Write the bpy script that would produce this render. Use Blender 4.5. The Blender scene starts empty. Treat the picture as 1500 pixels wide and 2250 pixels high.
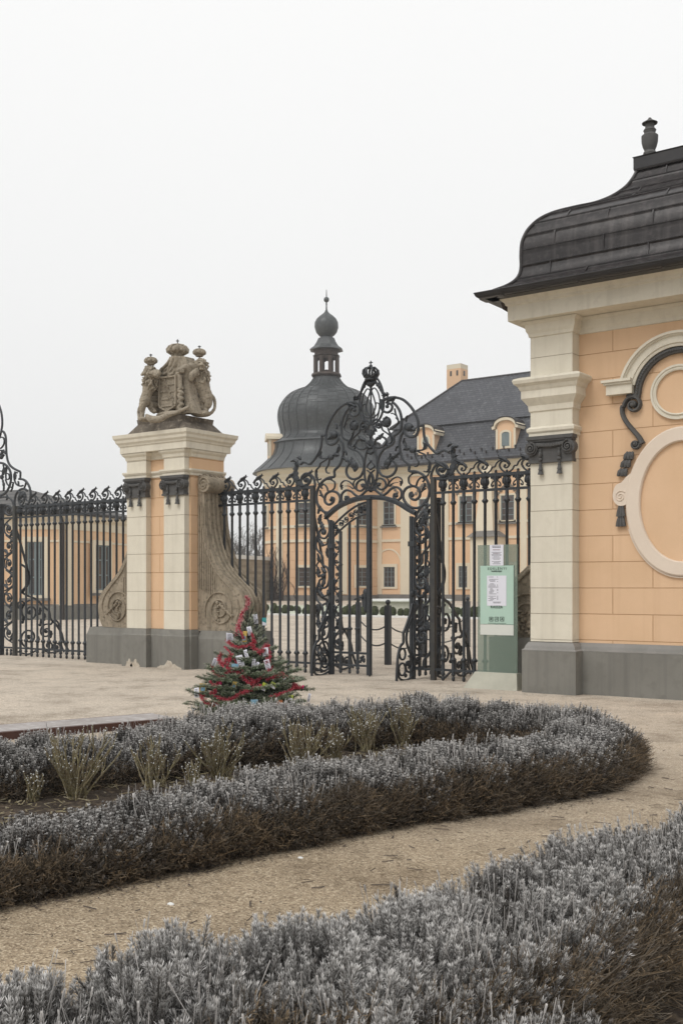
import bpy, bmesh, math, random
import numpy as np
from mathutils import Vector, Matrix, noise
random.seed(7); RNG = np.random.default_rng(7)
R = math.radians; PI = math.pi
scene = bpy.context.scene

# ------------------------------------------------------------ camera
F = 2400.0; HZ = 1290.0; EYE = 1.65; YAW = R(36)
CS, SN = math.cos(YAW), math.sin(YAW)
cam = bpy.data.cameras.new('camera'); cam.sensor_fit = 'HORIZONTAL'; cam.sensor_width = 36
cam.lens = F / 1500 * 36; cam.shift_y = (HZ - 1125) / 1500; cam.clip_start = .1; cam.clip_end = 5000
co = bpy.data.objects.new('camera', cam); scene.collection.objects.link(co)
co.location = (0, 0, EYE); co.rotation_euler = (PI / 2, 0, YAW); scene.camera = co

# ------------------------------------------------------------ sky, sun, exposure
SUN_EL, SUN_AZ = R(50), R(150)
w = bpy.data.worlds.new('World'); scene.world = w; w.use_nodes = True
nt = w.node_tree; nt.nodes.clear()
out = nt.nodes.new('ShaderNodeOutputWorld'); bg = nt.nodes.new('ShaderNodeBackground'); bg2 = nt.nodes.new('ShaderNodeBackground')
sky = nt.nodes.new('ShaderNodeTexSky'); sky.sky_type = 'NISHITA'; sky.sun_disc = False
sky.sun_elevation = SUN_EL; sky.sun_rotation = SUN_AZ
hs = nt.nodes.new('ShaderNodeHueSaturation'); hs.inputs['Saturation'].default_value = .12
nt.links.new(sky.outputs[0], hs.inputs['Color']); nt.links.new(hs.outputs[0], bg.inputs[0]); bg.inputs[1].default_value = .025
tc = nt.nodes.new('ShaderNodeTexCoord'); sx = nt.nodes.new('ShaderNodeSeparateXYZ'); nt.links.new(tc.outputs['Generated'], sx.inputs[0])
nz = nt.nodes.new('ShaderNodeTexNoise'); nz.inputs['Scale'].default_value = 2.2; nz.inputs['Detail'].default_value = 4
nt.links.new(tc.outputs['Generated'], nz.inputs[0])
ad = nt.nodes.new('ShaderNodeMath'); ad.operation = 'MULTIPLY_ADD'; ad.inputs[1].default_value = .06
nt.links.new(nz.outputs[0], ad.inputs[0]); nt.links.new(sx.outputs[2], ad.inputs[2])
cr = nt.nodes.new('ShaderNodeValToRGB'); nt.links.new(ad.outputs[0], cr.inputs[0])
e = cr.color_ramp.elements; e[0].position = 0.02; e[0].color = (.68, .68, .672, 1); e[1].position = .62; e[1].color = (.925, .925, .915, 1)
for p, c in ((.15, .735), (.28, .80), (.42, .86)):
    k = e.new(p); k.color = (c, c, c * .99, 1)
nt.links.new(cr.outputs[0], bg2.inputs[0]); bg2.inputs[1].default_value = 1.03
sh = nt.nodes.new('ShaderNodeAddShader'); nt.links.new(bg.outputs[0], sh.inputs[0]); nt.links.new(bg2.outputs[0], sh.inputs[1])
nt.links.new(sh.outputs[0], out.inputs[0])
sl = bpy.data.lights.new('sun', 'SUN'); sl.energy = 1.4; sl.angle = R(25); sl.color = (1, .975, .94)
so = bpy.data.objects.new('sun', sl); scene.collection.objects.link(so)
_d = Vector((math.sin(R(-10)) * math.cos(SUN_EL), -math.cos(R(-10)) * math.cos(SUN_EL), math.sin(SUN_EL)))  # from the front left
so.rotation_euler = _d.to_track_quat('Z', 'Y').to_euler(); so.location = (0, 0, 60)
scene.view_settings.view_transform = 'Standard'; scene.view_settings.look = 'None'; scene.view_settings.gamma = 1
scene.view_settings.exposure = 0.0
scene.cycles.max_bounces = 6; scene.cycles.transparent_max_bounces = 12; scene.cycles.volume_bounces = 0
scene.cycles.use_denoising = True

# ------------------------------------------------------------ projection helpers (photo pixel -> point on a real plane)
def on(x, y, v):                       # facade plane Y = v  ->  (u, z)
    cx = (x - 750) / F; t = v / (cx * SN + CS)
    return (t * (cx * CS - SN), EYE + (HZ - y) / F * t)
def W(r, t, z=0.):                     # camera right / forward -> world
    return (r * CS - t * SN, r * SN + t * CS, z)
def gp(x, y, z=0.):                    # pixel on the level z
    t = (EYE - z) * F / (y - HZ); return W((x - 750) / F * t, t, z)
def at(x, y, t):
    return W((x - 750) / F * t, t, EYE + (HZ - y) / F * t)

# ------------------------------------------------------------ mesh builder
def nrm(a): return a / (np.linalg.norm(a) + 1e-12)
def catmull(P, n=6, closed=False):
    P = [np.array(p, float) for p in P]
    if len(P) < 3: return P
    o = []; m = len(P); rng = range(m) if closed else range(m - 1)
    for i in rng:
        if closed: a, b, c, d = P[(i - 1) % m], P[i], P[(i + 1) % m], P[(i + 2) % m]
        else: a, b, c, d = P[max(i - 1, 0)], P[i], P[i + 1], P[min(i + 2, m - 1)]
        for k in range(n):
            t = k / n
            o.append(.5 * ((2 * b) + (c - a) * t + (2 * a - 5 * b + 4 * c - d) * t * t + (3 * b - a - 3 * c + d) * t ** 3))
    if not closed: o.append(P[-1])
    return o
class MB:
    def __init__(s): s.v = []; s.f = []
    def add(s, vs, fs):
        b = len(s.v); s.v += [tuple(map(float, p)) for p in vs]; s.f += [tuple(b + i for i in q) for q in fs]; return s
    def box(s, x0, x1, y0, y1, z0, z1, M=None):
        vs = [(x, y, z) for z in (z0, z1) for y in (y0, y1) for x in (x0, x1)]
        if M is not None: vs = [tuple(M @ Vector(p)) for p in vs]
        return s.add(vs, [(0, 2, 3, 1), (4, 5, 7, 6), (0, 1, 5, 4), (2, 6, 7, 3), (0, 4, 6, 2), (1, 3, 7, 5)])
    def prism(s, poly, y0, y1, M=None):               # poly in (x,z), extruded along y
        n = len(poly); vs = [(p[0], y0, p[1]) for p in poly] + [(p[0], y1, p[1]) for p in poly]
        if M is not None: vs = [tuple(M @ Vector(p)) for p in vs]
        return s.add(vs, [tuple(range(n)), tuple(range(2 * n - 1, n - 1, -1))] + [(i, n + i, n + (i + 1) % n, (i + 1) % n) for i in range(n)])
    def slab(s, poly, z0, z1):                         # poly in (x,y)
        n = len(poly); vs = [(p[0], p[1], z0) for p in poly] + [(p[0], p[1], z1) for p in poly]
        return s.add(vs, [tuple(range(n - 1, -1, -1)), tuple(range(n, 2 * n))] + [(i, (i + 1) % n, n + (i + 1) % n, n + i) for i in range(n)])
    def tube(s, pts, r, n=6, caps=True, sq=1.0):
        P = [np.array(p, float) for p in pts]; m = len(P)
        if m < 2: return s
        rs = r if hasattr(r, '__len__') else [r] * m
        up = None; vs = []
        for i in range(m):
            t = nrm(P[min(i + 1, m - 1)] - P[max(i - 1, 0)])
            if up is None:
                up = np.array((0, 0, 1.)) if abs(t[2]) < .9 else np.array((1., 0, 0))
            a = nrm(np.cross(t, up)); b = np.cross(a, t); up = b
            for k in range(n):
                q = 2 * PI * k / n + PI / n; vs.append(P[i] + rs[i] * (math.cos(q) * a + sq * math.sin(q) * b))
        fs = [(i * n + k, i * n + (k + 1) % n, (i + 1) * n + (k + 1) % n, (i + 1) * n + k) for i in range(m - 1) for k in range(n)]
        if caps: fs += [tuple(range(n - 1, -1, -1)), tuple(range((m - 1) * n, m * n))]
        return s.add(vs, fs)
    def lathe(s, prof, n=24, c=(0, 0, 0), a0=0, arc=2 * PI):
        full = abs(arc - 2 * PI) < 1e-6; cols = n if full else n + 1
        vs = [(c[0] + r * math.cos(a0 + arc * k / n), c[1] + r * math.sin(a0 + arc * k / n), c[2] + z) for r, z in prof for k in range(cols)]
        fs = [(i * cols + k, i * cols + (k + 1) % cols, (i + 1) * cols + (k + 1) % cols, (i + 1) * cols + k) for i in range(len(prof) - 1) for k in range(n)]
        if full:
            if prof[0][0] > 1e-4: fs.append(tuple(range(n - 1, -1, -1)))
            if prof[-1][0] > 1e-4: b = (len(prof) - 1) * n; fs.append(tuple(range(b, b + n)))
        return s.add(vs, fs)
    def mould(s, plan, prof, closed=False, cap=True):  # plan in (x,y); outward is to the right of travel; prof (out, z)
        P = [np.array(p[:2], float) for p in plan]; m = len(P); k = len(prof); vs = []
        for i in range(m):
            def nn(a, b): d = nrm(b - a); return np.array((d[1], -d[0]))
            if closed or 0 < i < m - 1:
                n1 = nn(P[i - 1], P[i]); n2 = nn(P[i], P[(i + 1) % m]); q = n1 + n2; q = q / max(np.dot(q, n1), .2)
            elif i == 0: q = nn(P[0], P[1])
            else: q = nn(P[-2], P[-1])
            for o, z in prof: vs.append((P[i][0] + q[0] * o, P[i][1] + q[1] * o, z))
        seg = m if closed else m - 1
        fs = [(i * k + j, ((i + 1) % m) * k + j, ((i + 1) % m) * k + j + 1, i * k + j + 1) for i in range(seg) for j in range(k - 1)]
        if not closed and cap: fs += [tuple(range(k)), tuple(range(m * k - 1, (m - 1) * k - 1, -1))]
        return s.add(vs, fs)
    def trim(s, path, prof, y, closed=False):          # path in (x,z) on plane Y=y; prof (n, d): n along left normal, d towards -Y
        P = [np.array(p[:2], float) for p in path]; m = len(P); k = len(prof); vs = []
        for i in range(m):
            def nn(a, b): d = nrm(b - a); return np.array((-d[1], d[0]))
            if closed or 0 < i < m - 1:
                n1 = nn(P[i - 1], P[i]); n2 = nn(P[i], P[(i + 1) % m]); q = n1 + n2; q = q / max(np.dot(q, n1), .45)
            elif i == 0: q = nn(P[0], P[1])
            else: q = nn(P[-2], P[-1])
            for o, d in prof: vs.append((P[i][0] + q[0] * o, y - d, P[i][1] + q[1] * o))
        seg = m if closed else m - 1
        fs = [(i * k + j, i * k + (j + 1) % k, ((i + 1) % m) * k + (j + 1) % k, ((i + 1) % m) * k + j) for i in range(seg) for j in range(k)]
        if not closed: fs += [tuple(range(k - 1, -1, -1)), tuple(range((m - 1) * k, m * k))]
        return s.add(vs, fs)
    def strap(s, path, w, d, y, taper=0):               # wrought bar of flat section along a curve in plane Y=y
        m = len(path); P = [np.array(p[:2], float) for p in path]; vs = []
        sec = [(-.5, .5), (-.5, -.25), (-.22, -.5), (.22, -.5), (.5, -.25), (.5, .5)]
        for i in range(m):
            t = nrm(P[min(i + 1, m - 1)] - P[max(i - 1, 0)]); q = np.array((-t[1], t[0]))
            ww = w * (1 - taper * i / (m - 1))
            for a, b in sec: vs.append((P[i][0] + q[0] * a * ww, y + b * d, P[i][1] + q[1] * a * ww))
        fs = [(i * 6 + j, i * 6 + (j + 1) % 6, (i + 1) * 6 + (j + 1) % 6, (i + 1) * 6 + j) for i in range(m - 1) for j in range(6)]
        fs += [(5, 4, 3, 2, 1, 0), tuple(range((m - 1) * 6, m * 6))]
        return s.add(vs, fs)
    def ball(s, c, r, n=8, m=6, M=None):
        r = r if hasattr(r, '__len__') else (r, r, r); vs = [(0, 0, -1.)]
        for j in range(1, m):
            a = -PI / 2 + PI * j / m
            for k in range(n): vs.append((math.cos(a) * math.cos(2 * PI * k / n), math.cos(a) * math.sin(2 * PI * k / n), math.sin(a)))
        vs.append((0, 0, 1.)); L = len(vs) - 1
        fs = [(0, 1 + (k + 1) % n, 1 + k) for k in range(n)] + [(L, L - n + k, L - n + (k + 1) % n) for k in range(n)]
        fs += [(1 + (j - 1) * n + k, 1 + (j - 1) * n + (k + 1) % n, 1 + j * n + (k + 1) % n, 1 + j * n + k) for j in range(1, m - 1) for k in range(n)]
        o = []
        for p in vs:
            q = Vector((p[0] * r[0], p[1] * r[1], p[2] * r[2]))
            if M is not None: q = M @ q
            o.append((q.x + c[0], q.y + c[1], q.z + c[2]))
        return s.add(o, fs)
    def leaf(s, b, ang, L, wd, y, curl=0., th=.02, lobes=3):   # lobed acanthus leaf in plane Y=y
        n = 4 * lobes + 2; p = np.array(b, float); a = ang; up = []; lo = []; mid = []
        for i in range(n + 1):
            f = i / n; ww = wd * (math.sin(PI * min(1, f * .9 + .1)) ** .7) * (.62 + .38 * abs(math.sin(PI * lobes * f + .5)))
            if i == n: ww = .001
            q = np.array((-math.sin(a), math.cos(a))); up.append(p + q * ww / 2); lo.append(p - q * ww / 2); mid.append(p.copy())
            p = p + np.array((math.cos(a), math.sin(a))) * L / n; a += curl / n
        vs = []
        for i in range(n + 1):
            vs += [(up[i][0], y, up[i][1]), (mid[i][0], y - th, mid[i][1]), (lo[i][0], y, lo[i][1]), (mid[i][0], y + th, mid[i][1])]
        fs = [(i * 4 + j, i * 4 + (j + 1) % 4, i * 4 + 4 + (j + 1) % 4, i * 4 + 4 + j) for i in range(n) for j in range(4)]
        return s.add(vs, fs)
    def build(s, name, m, parent=None, smooth=35, uses=None):
        me = bpy.data.meshes.new(name)
        off = wpos(parent) if parent else Vector((0, 0, 0))
        if uses is not None: off = Vector(uses)
        me.from_pydata([(p[0] - off.x, p[1] - off.y, p[2] - off.z) for p in s.v], [], s.f)
        bm = bmesh.new(); bm.from_mesh(me); bmesh.ops.recalc_face_normals(bm, faces=bm.faces); bm.to_mesh(me); bm.free()
        if smooth:
            for p in me.polygons: p.use_smooth = True
            if smooth < 179: me.set_sharp_from_angle(angle=R(smooth))
        me.materials.append(m)
        o = bpy.data.objects.new(name, me); scene.collection.objects.link(o)
        if parent: o.parent = parent
        elif uses is not None: o.location = uses
        return o
def wpos(o):
    p = Vector((0, 0, 0))
    while o is not None: p += o.location; o = o.parent
    return p
def tag(o, label=None, cat=None, group=None, kind=None):
    if label: o['label'] = label
    if cat: o['category'] = cat
    if group: o['group'] = group
    if kind: o['kind'] = kind
    return o
def thing(name, label, cat, loc=(0, 0, 0), group=None):
    o = bpy.data.objects.new(name, None); scene.collection.objects.link(o); o.location = loc
    return tag(o, label, cat, group)
def copy_tree(o, parent=None):
    c = o.copy(); scene.collection.objects.link(c)
    if parent: c.parent = parent
    for ch in [q for q in scene.objects if q.parent == o]: copy_tree(ch, c)
    return c
def spiral(cx, cz, r0, r1, a0, turns, n=30):
    return [(cx + (r0 + (r1 - r0) * (i / n) ** .8) * math.cos(a0 + 2 * PI * turns * i / n), cz + (r0 + (r1 - r0) * (i / n) ** .8) * math.sin(a0 + 2 * PI * turns * i / n)) for i in range(n + 1)]
def fused(mb, name, m, parent, voxel=.014, it=2, disp=0, dscale=.08):
    tmp = mb.build('tmp', m, None, smooth=0); md = tmp.modifiers.new('r', 'REMESH'); md.mode = 'VOXEL'; md.voxel_size = voxel
    sm = tmp.modifiers.new('s', 'SMOOTH'); sm.iterations = it; sm.factor = .5
    dg = bpy.context.evaluated_depsgraph_get(); ev = tmp.evaluated_get(dg); me = bpy.data.meshes.new_from_object(ev)
    bpy.data.objects.remove(tmp); me.name = name
    off = wpos(parent) if parent else Vector((0, 0, 0))
    n = len(me.vertices); co = np.zeros(n * 3, np.float32); no = np.zeros(n * 3, np.float32); me.vertices.foreach_get('co', co); me.vertices.foreach_get('normal', no)
    co = co.reshape(-1, 3); no = no.reshape(-1, 3)
    if disp: co = co + no * (disp * np.array([noise.noise(Vector(p)) for p in co / dscale]))[:, None]
    me.vertices.foreach_set('co', np.ascontiguousarray(co - np.array(off), dtype=np.float32).ravel()); me.update()
    for p in me.polygons: p.use_smooth = True
    me.materials.clear(); me.materials.append(m)
    o = bpy.data.objects.new(name, me); scene.collection.objects.link(o); o.parent = parent
    return o

# ------------------------------------------------------------ materials
def mat(name, c1, c2=None, scale=6., rough=.85, bump=.15, bscale=60., joints=None, stain=None, metal=0., spec=.3, detail=6, streak=0, jfrom='OBJ', c3=None):
    m = bpy.data.materials.new(name); m.use_nodes = True; t = m.node_tree; N = t.nodes; L = t.links
    b = N['Principled BSDF']; b.inputs['Roughness'].default_value = rough; b.inputs['Metallic'].default_value = metal
    b.inputs['Specular IOR Level'].default_value = spec
    tx = N.new('ShaderNodeTexCoord'); n1 = N.new('ShaderNodeTexNoise'); n1.inputs['Scale'].default_value = scale; n1.inputs['Detail'].default_value = detail
    n1.inputs['Roughness'].default_value = .65; L.new(tx.outputs['Object'], n1.inputs[0])
    c2 = c2 or tuple(x * .82 for x in c1)
    mx = N.new('ShaderNodeMix'); mx.data_type = 'RGBA'; mx.inputs[6].default_value = (*c1, 1); mx.inputs[7].default_value = (*c2, 1)
    rr = N.new('ShaderNodeMapRange'); rr.inputs[1].default_value = .35; rr.inputs[2].default_value = .65; L.new(n1.outputs[0], rr.inputs[0]); L.new(rr.outputs[0], mx.inputs[0])
    col = mx.outputs[2]
    n2 = N.new('ShaderNodeTexNoise'); n2.inputs['Scale'].default_value = bscale; n2.inputs['Detail'].default_value = 4; L.new(tx.outputs['Object'], n2.inputs[0])
    h = n2.outputs[0]
    def mixc(colr, fac_socket, c, amt=1.):
        q = N.new('ShaderNodeMix'); q.data_type = 'RGBA'; q.inputs[7].default_value = (*c, 1); L.new(colr, q.inputs[6])
        mm = N.new('ShaderNodeMath'); mm.operation = 'MULTIPLY'; mm.inputs[1].default_value = amt; L.new(fac_socket, mm.inputs[0]); L.new(mm.outputs[0], q.inputs[0]); return q.outputs[2]
    if streak:
        mp = N.new('ShaderNodeMapping'); mp.inputs['Scale'].default_value = (7, 7, .35); L.new(tx.outputs['Object'], mp.inputs[0])
        n3 = N.new('ShaderNodeTexNoise'); n3.inputs['Scale'].default_value = 1.2; n3.inputs['Detail'].default_value = 5; L.new(mp.outputs[0], n3.inputs[0])
        r3 = N.new('ShaderNodeMapRange'); r3.inputs[1].default_value = .5; r3.inputs[2].default_value = .75; L.new(n3.outputs[0], r3.inputs[0])
        col = mixc(col, r3.outputs[0], stain or tuple(x * .6 for x in c1), streak)
    if c3:
        n4 = N.new('ShaderNodeTexNoise'); n4.inputs['Scale'].default_value = scale * 5; n4.inputs['Detail'].default_value = 8; L.new(tx.outputs['Object'], n4.inputs[0])
        r4 = N.new('ShaderNodeMapRange'); r4.inputs[1].default_value = .52; r4.inputs[2].default_value = .68; L.new(n4.outputs[0], r4.inputs[0]); col = mixc(col, r4.outputs[0], c3, .8)
    bp = N.new('ShaderNodeBump'); bp.inputs['Strength'].default_value = bump; bp.inputs['Distance'].default_value = .02; L.new(h, bp.inputs['Height']); nrmo = bp.outputs[0]
    if joints:   # dict(w,h,m,off,z0,c,R)
        sp = N.new('ShaderNodeSeparateXYZ'); L.new(tx.outputs['Object'], sp.inputs[0]); cb = N.new('ShaderNodeCombineXYZ')
        if joints.get('R'):
            at2 = N.new('ShaderNodeMath'); at2.operation = 'ARCTAN2'; L.new(sp.outputs[1], at2.inputs[0]); L.new(sp.outputs[0], at2.inputs[1])
            ml = N.new('ShaderNodeMath'); ml.operation = 'MULTIPLY'; ml.inputs[1].default_value = joints['R']; L.new(at2.outputs[0], ml.inputs[0]); xs = ml.outputs[0]
        else:
            a_ = N.new('ShaderNodeMath'); a_.operation = 'ADD'; L.new(sp.outputs[0], a_.inputs[0]); a_.inputs[1].default_value = joints.get('x0', 0); xs = a_.outputs[0]
        z_ = N.new('ShaderNodeMath'); z_.operation = 'ADD'; L.new(sp.outputs[2], z_.inputs[0]); z_.inputs[1].default_value = -joints.get('z0', 0) + 20 * joints['h']
        L.new(xs, cb.inputs[0]); L.new(z_.outputs[0], cb.inputs[1])
        br = N.new('ShaderNodeTexBrick'); br.inputs['Scale'].default_value = 1; br.inputs['Brick Width'].default_value = joints['w']; br.inputs['Row Height'].default_value = joints['h']
        br.inputs['Mortar Size'].default_value = joints['m']; br.inputs['Mortar Smooth'].default_value = .3; br.offset = joints.get('off', .5)
        br.inputs['Color1'].default_value = (1, 1, 1, 1); br.inputs['Color2'].default_value = (joints.get('var', .96),) * 3 + (1,); br.inputs['Mortar'].default_value = (1, 1, 1, 1)
        L.new(cb.outputs[0], br.inputs[0])
        mu = N.new('ShaderNodeMix'); mu.data_type = 'RGBA'; mu.blend_type = 'MULTIPLY'; mu.inputs[0].default_value = 1; L.new(col, mu.inputs[6]); L.new(br.outputs[0], mu.inputs[7])
        col = mixc(mu.outputs[2], br.outputs[1], joints['c'], .85)
        b2 = N.new('ShaderNodeBump'); b2.invert = True; b2.inputs['Strength'].default_value = .9; b2.inputs['Distance'].default_value = joints.get('d', .012)
        L.new(br.outputs[1], b2.inputs['Height']); L.new(nrmo, b2.inputs['Normal']); nrmo = b2.outputs[0]
    L.new(col, b.inputs['Base Color']); L.new(nrmo, b.inputs['Normal'])
    return m
ORANGE = (.69, .475, .305); ORANGE2 = (.645, .44, .275); CREAM = (.68, .635, .53); CREAM2 = (.62, .575, .475)
M = {}
M['orange'] = mat('orange_plaster', ORANGE, ORANGE2, 1.3, .9, .12, 120, joints=dict(w=1.25, h=.4, m=.006, z0=.835, c=(.42, .24, .12)), streak=.28, stain=(.54, .345, .21))
M['orange_plain'] = mat('smooth_orange_plaster', ORANGE, ORANGE2, 1.1, .9, .12, 120, streak=.12, stain=(.6, .38, .22))
M['cream'] = mat('cream_plaster', CREAM, CREAM2, 1.6, .88, .12, 130, streak=.4, stain=(.42, .38, .31), c3=(.60, .555, .46))
M['cream_j'] = mat('cream_block_plaster', CREAM, CREAM2, 1.6, .88, .12, 130, joints=dict(w=90, h=.4, m=.005, z0=.835, c=(.34, .29, .22)), streak=.35, stain=(.44, .40, .32), c3=(.62, .575, .475))
M['orange_j'] = mat('orange_pier_plaster', ORANGE, ORANGE2, 1.4, .9, .12, 120, joints=dict(w=.9, h=.385, m=.006, z0=.79, c=(.48, .27, .13)), streak=.3, stain=(.62, .40, .25))
M['cream_p'] = mat('cream_pier_plaster', CREAM, CREAM2, 1.6, .88, .12, 130, joints=dict(w=90, h=.385, m=.005, z0=.79, c=(.34, .29, .22)), streak=.3, stain=(.44, .40, .33))
M['pinkcream'] = mat('pale_pink_plaster', (.70, .60, .50), (.66, .56, .46), 1.5, .85, .08, 100)
M['grey'] = mat('grey_plinth_paint', (.215, .208, .185), (.18, .174, .155), 1.2, .8, .15, 90, streak=.5, stain=(.12, .115, .105), c3=(.165, .158, .14))
M['greytop'] = mat('grey_plinth_top', (.25, .24, .225), (.2, .195, .18), 2, .7, .15, 90)
M['capital'] = mat('dark_grey_paint', (.10, .098, .095), (.078, .076, .074), 5, .75, .2, 60)
M['iron'] = mat('black_wrought_iron', (.014, .017, .021), (.024, .029, .035), 14, .48, .25, 80, spec=.5, c3=(.05, .057, .065))
M['iron_old'] = mat('worn_gate_post_iron', (.032, .033, .034), (.05, .048, .042), 8, .6, .3, 60, spec=.4, streak=.4, stain=(.07, .062, .05))
M['stone'] = mat('weathered_sandstone', (.345, .29, .22), (.25, .21, .155), 3.2, .95, .8, 40, streak=.65, stain=(.12, .10, .075), c3=(.15, .125, .09))
M['stone_lion'] = mat('carved_sandstone', (.37, .32, .25), (.28, .24, .185), 5, .95, .6, 45, streak=.6, stain=(.12, .105, .08), c3=(.14, .12, .09))
M['stone_ped'] = mat('sooty_sandstone', (.17, .145, .115), (.10, .085, .07), 2.5, .95, .6, 35, streak=.6, stain=(.05, .045, .04), c3=(.28, .24, .19))
M['roof'] = mat('brown_sheet_metal', (.015, .0125, .013), (.026, .022, .0215), 2.2, .38, .12, 25, metal=.1, spec=.4, streak=.8, stain=(.075, .066, .064), c3=(.05, .043, .042))  # streak tone lifted to put highlights of the sheets into the colour
M['gutter'] = mat('dark_gutter_metal', (.022, .021, .022), (.032, .03, .03), 4, .4, .1, 30, metal=.3, spec=.5)
M['dome'] = mat('grey_dome_metal', (.062, .067, .069), (.045, .049, .051), .9, .45, .1, 6, metal=.2, spec=.45, streak=.6, stain=(.03, .032, .034), c3=(.09, .10, .10))
M['slate'] = mat('grey_slate', (.085, .088, .098), (.066, .068, .076), .35, .65, .1, 8, joints=dict(w=.45, h=.24, m=.03, z0=0, c=(.035, .037, .045), d=.03, var=.82), c3=(.135, .14, .15))
M['brownwood'] = mat('brown_lantern_wood', (.075, .055, .045), (.05, .04, .035), 3, .8, .1, 10)
M['palace'] = mat('peach_palace_plaster', (.70, .47, .30), (.66, .44, .275), .15, .9, .02, 6, streak=.0)
M['palace_t'] = mat('peach_block_plaster', (.70, .47, .30), (.66, .44, .275), .3, .9, .02, 6, joints=dict(w=1.7, h=.8, m=.03, z0=.9, R=5.9, c=(.55, .34, .2)))
M['pcream'] = mat('cream_palace_trim', (.66, .585, .455), (.62, .545, .42), .4, .9, .02, 6)
M['pgrey'] = mat('palace_plinth_stone', (.2, .185, .165), (.15, .14, .13), 1, .9, .1, 6)
M['glass'] = mat('dark_window_glass', (.03, .03, .032), (.085, .06, .05), .6, .1, 0, 5, spec=.6)
M['sash'] = mat('blue_grey_sash', (.17, .205, .21), (.14, .17, .175), 2, .7, .02, 8)
M['rubble'] = mat('rubble_wall_stone', (.42, .36, .27), (.3, .25, .18), 1.2, .95, .3, 5, joints=dict(w=.6, h=.28, m=.03, c=(.3, .25, .19), var=.6))
M['white'] = mat('frosted_white', (.72, .72, .7), (.62, .62, .6), 2, .8, .1, 30)
M['annexroof'] = mat('annex_grey_roof', (.12, .115, .11), (.09, .085, .08), .6, .7, .05, 6, joints=dict(w=40, h=.25, m=.04, c=(.05, .05, .05)))
M['paper'] = mat('white_paper', (.70, .70, .76), (.66, .66, .72), 3, .8, .02, 40)
M['ink'] = mat('grey_ink', (.19, .19, .22), (.15, .15, .17), 3, .8, 0, 40)
M['inkred'] = mat('red_ink', (.48, .28, .3), (.4, .25, .28), 3, .8, 0, 40)
M['inkdark'] = mat('black_lettering', (.03, .04, .035), (.03, .04, .035), 3, .8, 0, 40)
M['mint'] = mat('mint_sign_film', (.41, .56, .475), (.38, .53, .45), 1, .5, .02, 30)
M['film'] = mat('white_sign_film', (.62, .63, .58), (.58, .59, .55), 1, .5, .02, 30)
M['concrete'] = mat('pale_concrete', (.44, .43, .36), (.38, .37, .31), 4, .9, .2, 70)
M['bark'] = mat('grey_bark', (.075, .065, .055), (.05, .045, .04), 6, .95, .3, 40)
M['fartwig'] = mat('bare_twig_bark', (.16, .15, .14), (.12, .115, .11), 1, .95, 0, 5)
M['topiary'] = mat('dark_green_box_leaves', (.06, .075, .03), (.035, .042, .02), 8, .9, .6, 25, c3=(.10, .10, .05))
M['lawn'] = mat('frosted_lawn', (.40, .44, .33), (.5, .52, .44), .5, .95, .1, 10)
M['board'] = mat('reddish_bench_board', (.10, .045, .03), (.07, .035, .028), 3, .6, .1, 40)
M['slat'] = mat('frosted_bench_slat', (.40, .37, .355), (.30, .27, .255), 2.5, .8, .2, 40, c3=(.5, .48, .47))
M['soil'] = mat('bed_soil', (.055, .040, .028), (.03, .022, .016), 3, .98, .9, 30, c3=(.12, .09, .06))
M['cane'] = mat('rose_cane', (.19, .165, .085), (.13, .095, .055), 12, .8, .2, 60, c3=(.32, .30, .25))
M['tinsel'] = mat('red_tinsel', (.33, .025, .045), (.45, .06, .10), 25, .5, .3, 60, c3=(.55, .25, .28))
M['pink'] = mat('pink_ribbon', (.6, .03, .16), (.5, .02, .12), 5, .6, .1, 30)
M['goldcard'] = mat('yellow_card', (.5, .36, .08), (.3, .18, .05), 20, .6, .05, 30)
M['bluecard'] = mat('blue_card', (.22, .4, .5), (.1, .2, .3), 30, .6, .05, 30)
M['redcard'] = mat('orange_red_picture_card', (.5, .2, .06), (.3, .08, .04), 30, .6, .05, 30)
M['tealcard'] = mat('teal_card', (.05, .3, .3), (.03, .2, .22), 9, .6, .05, 30)
M['greencard'] = mat('lime_green_card', (.45, .5, .05), (.3, .38, .05), 9, .6, .05, 30)
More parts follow.
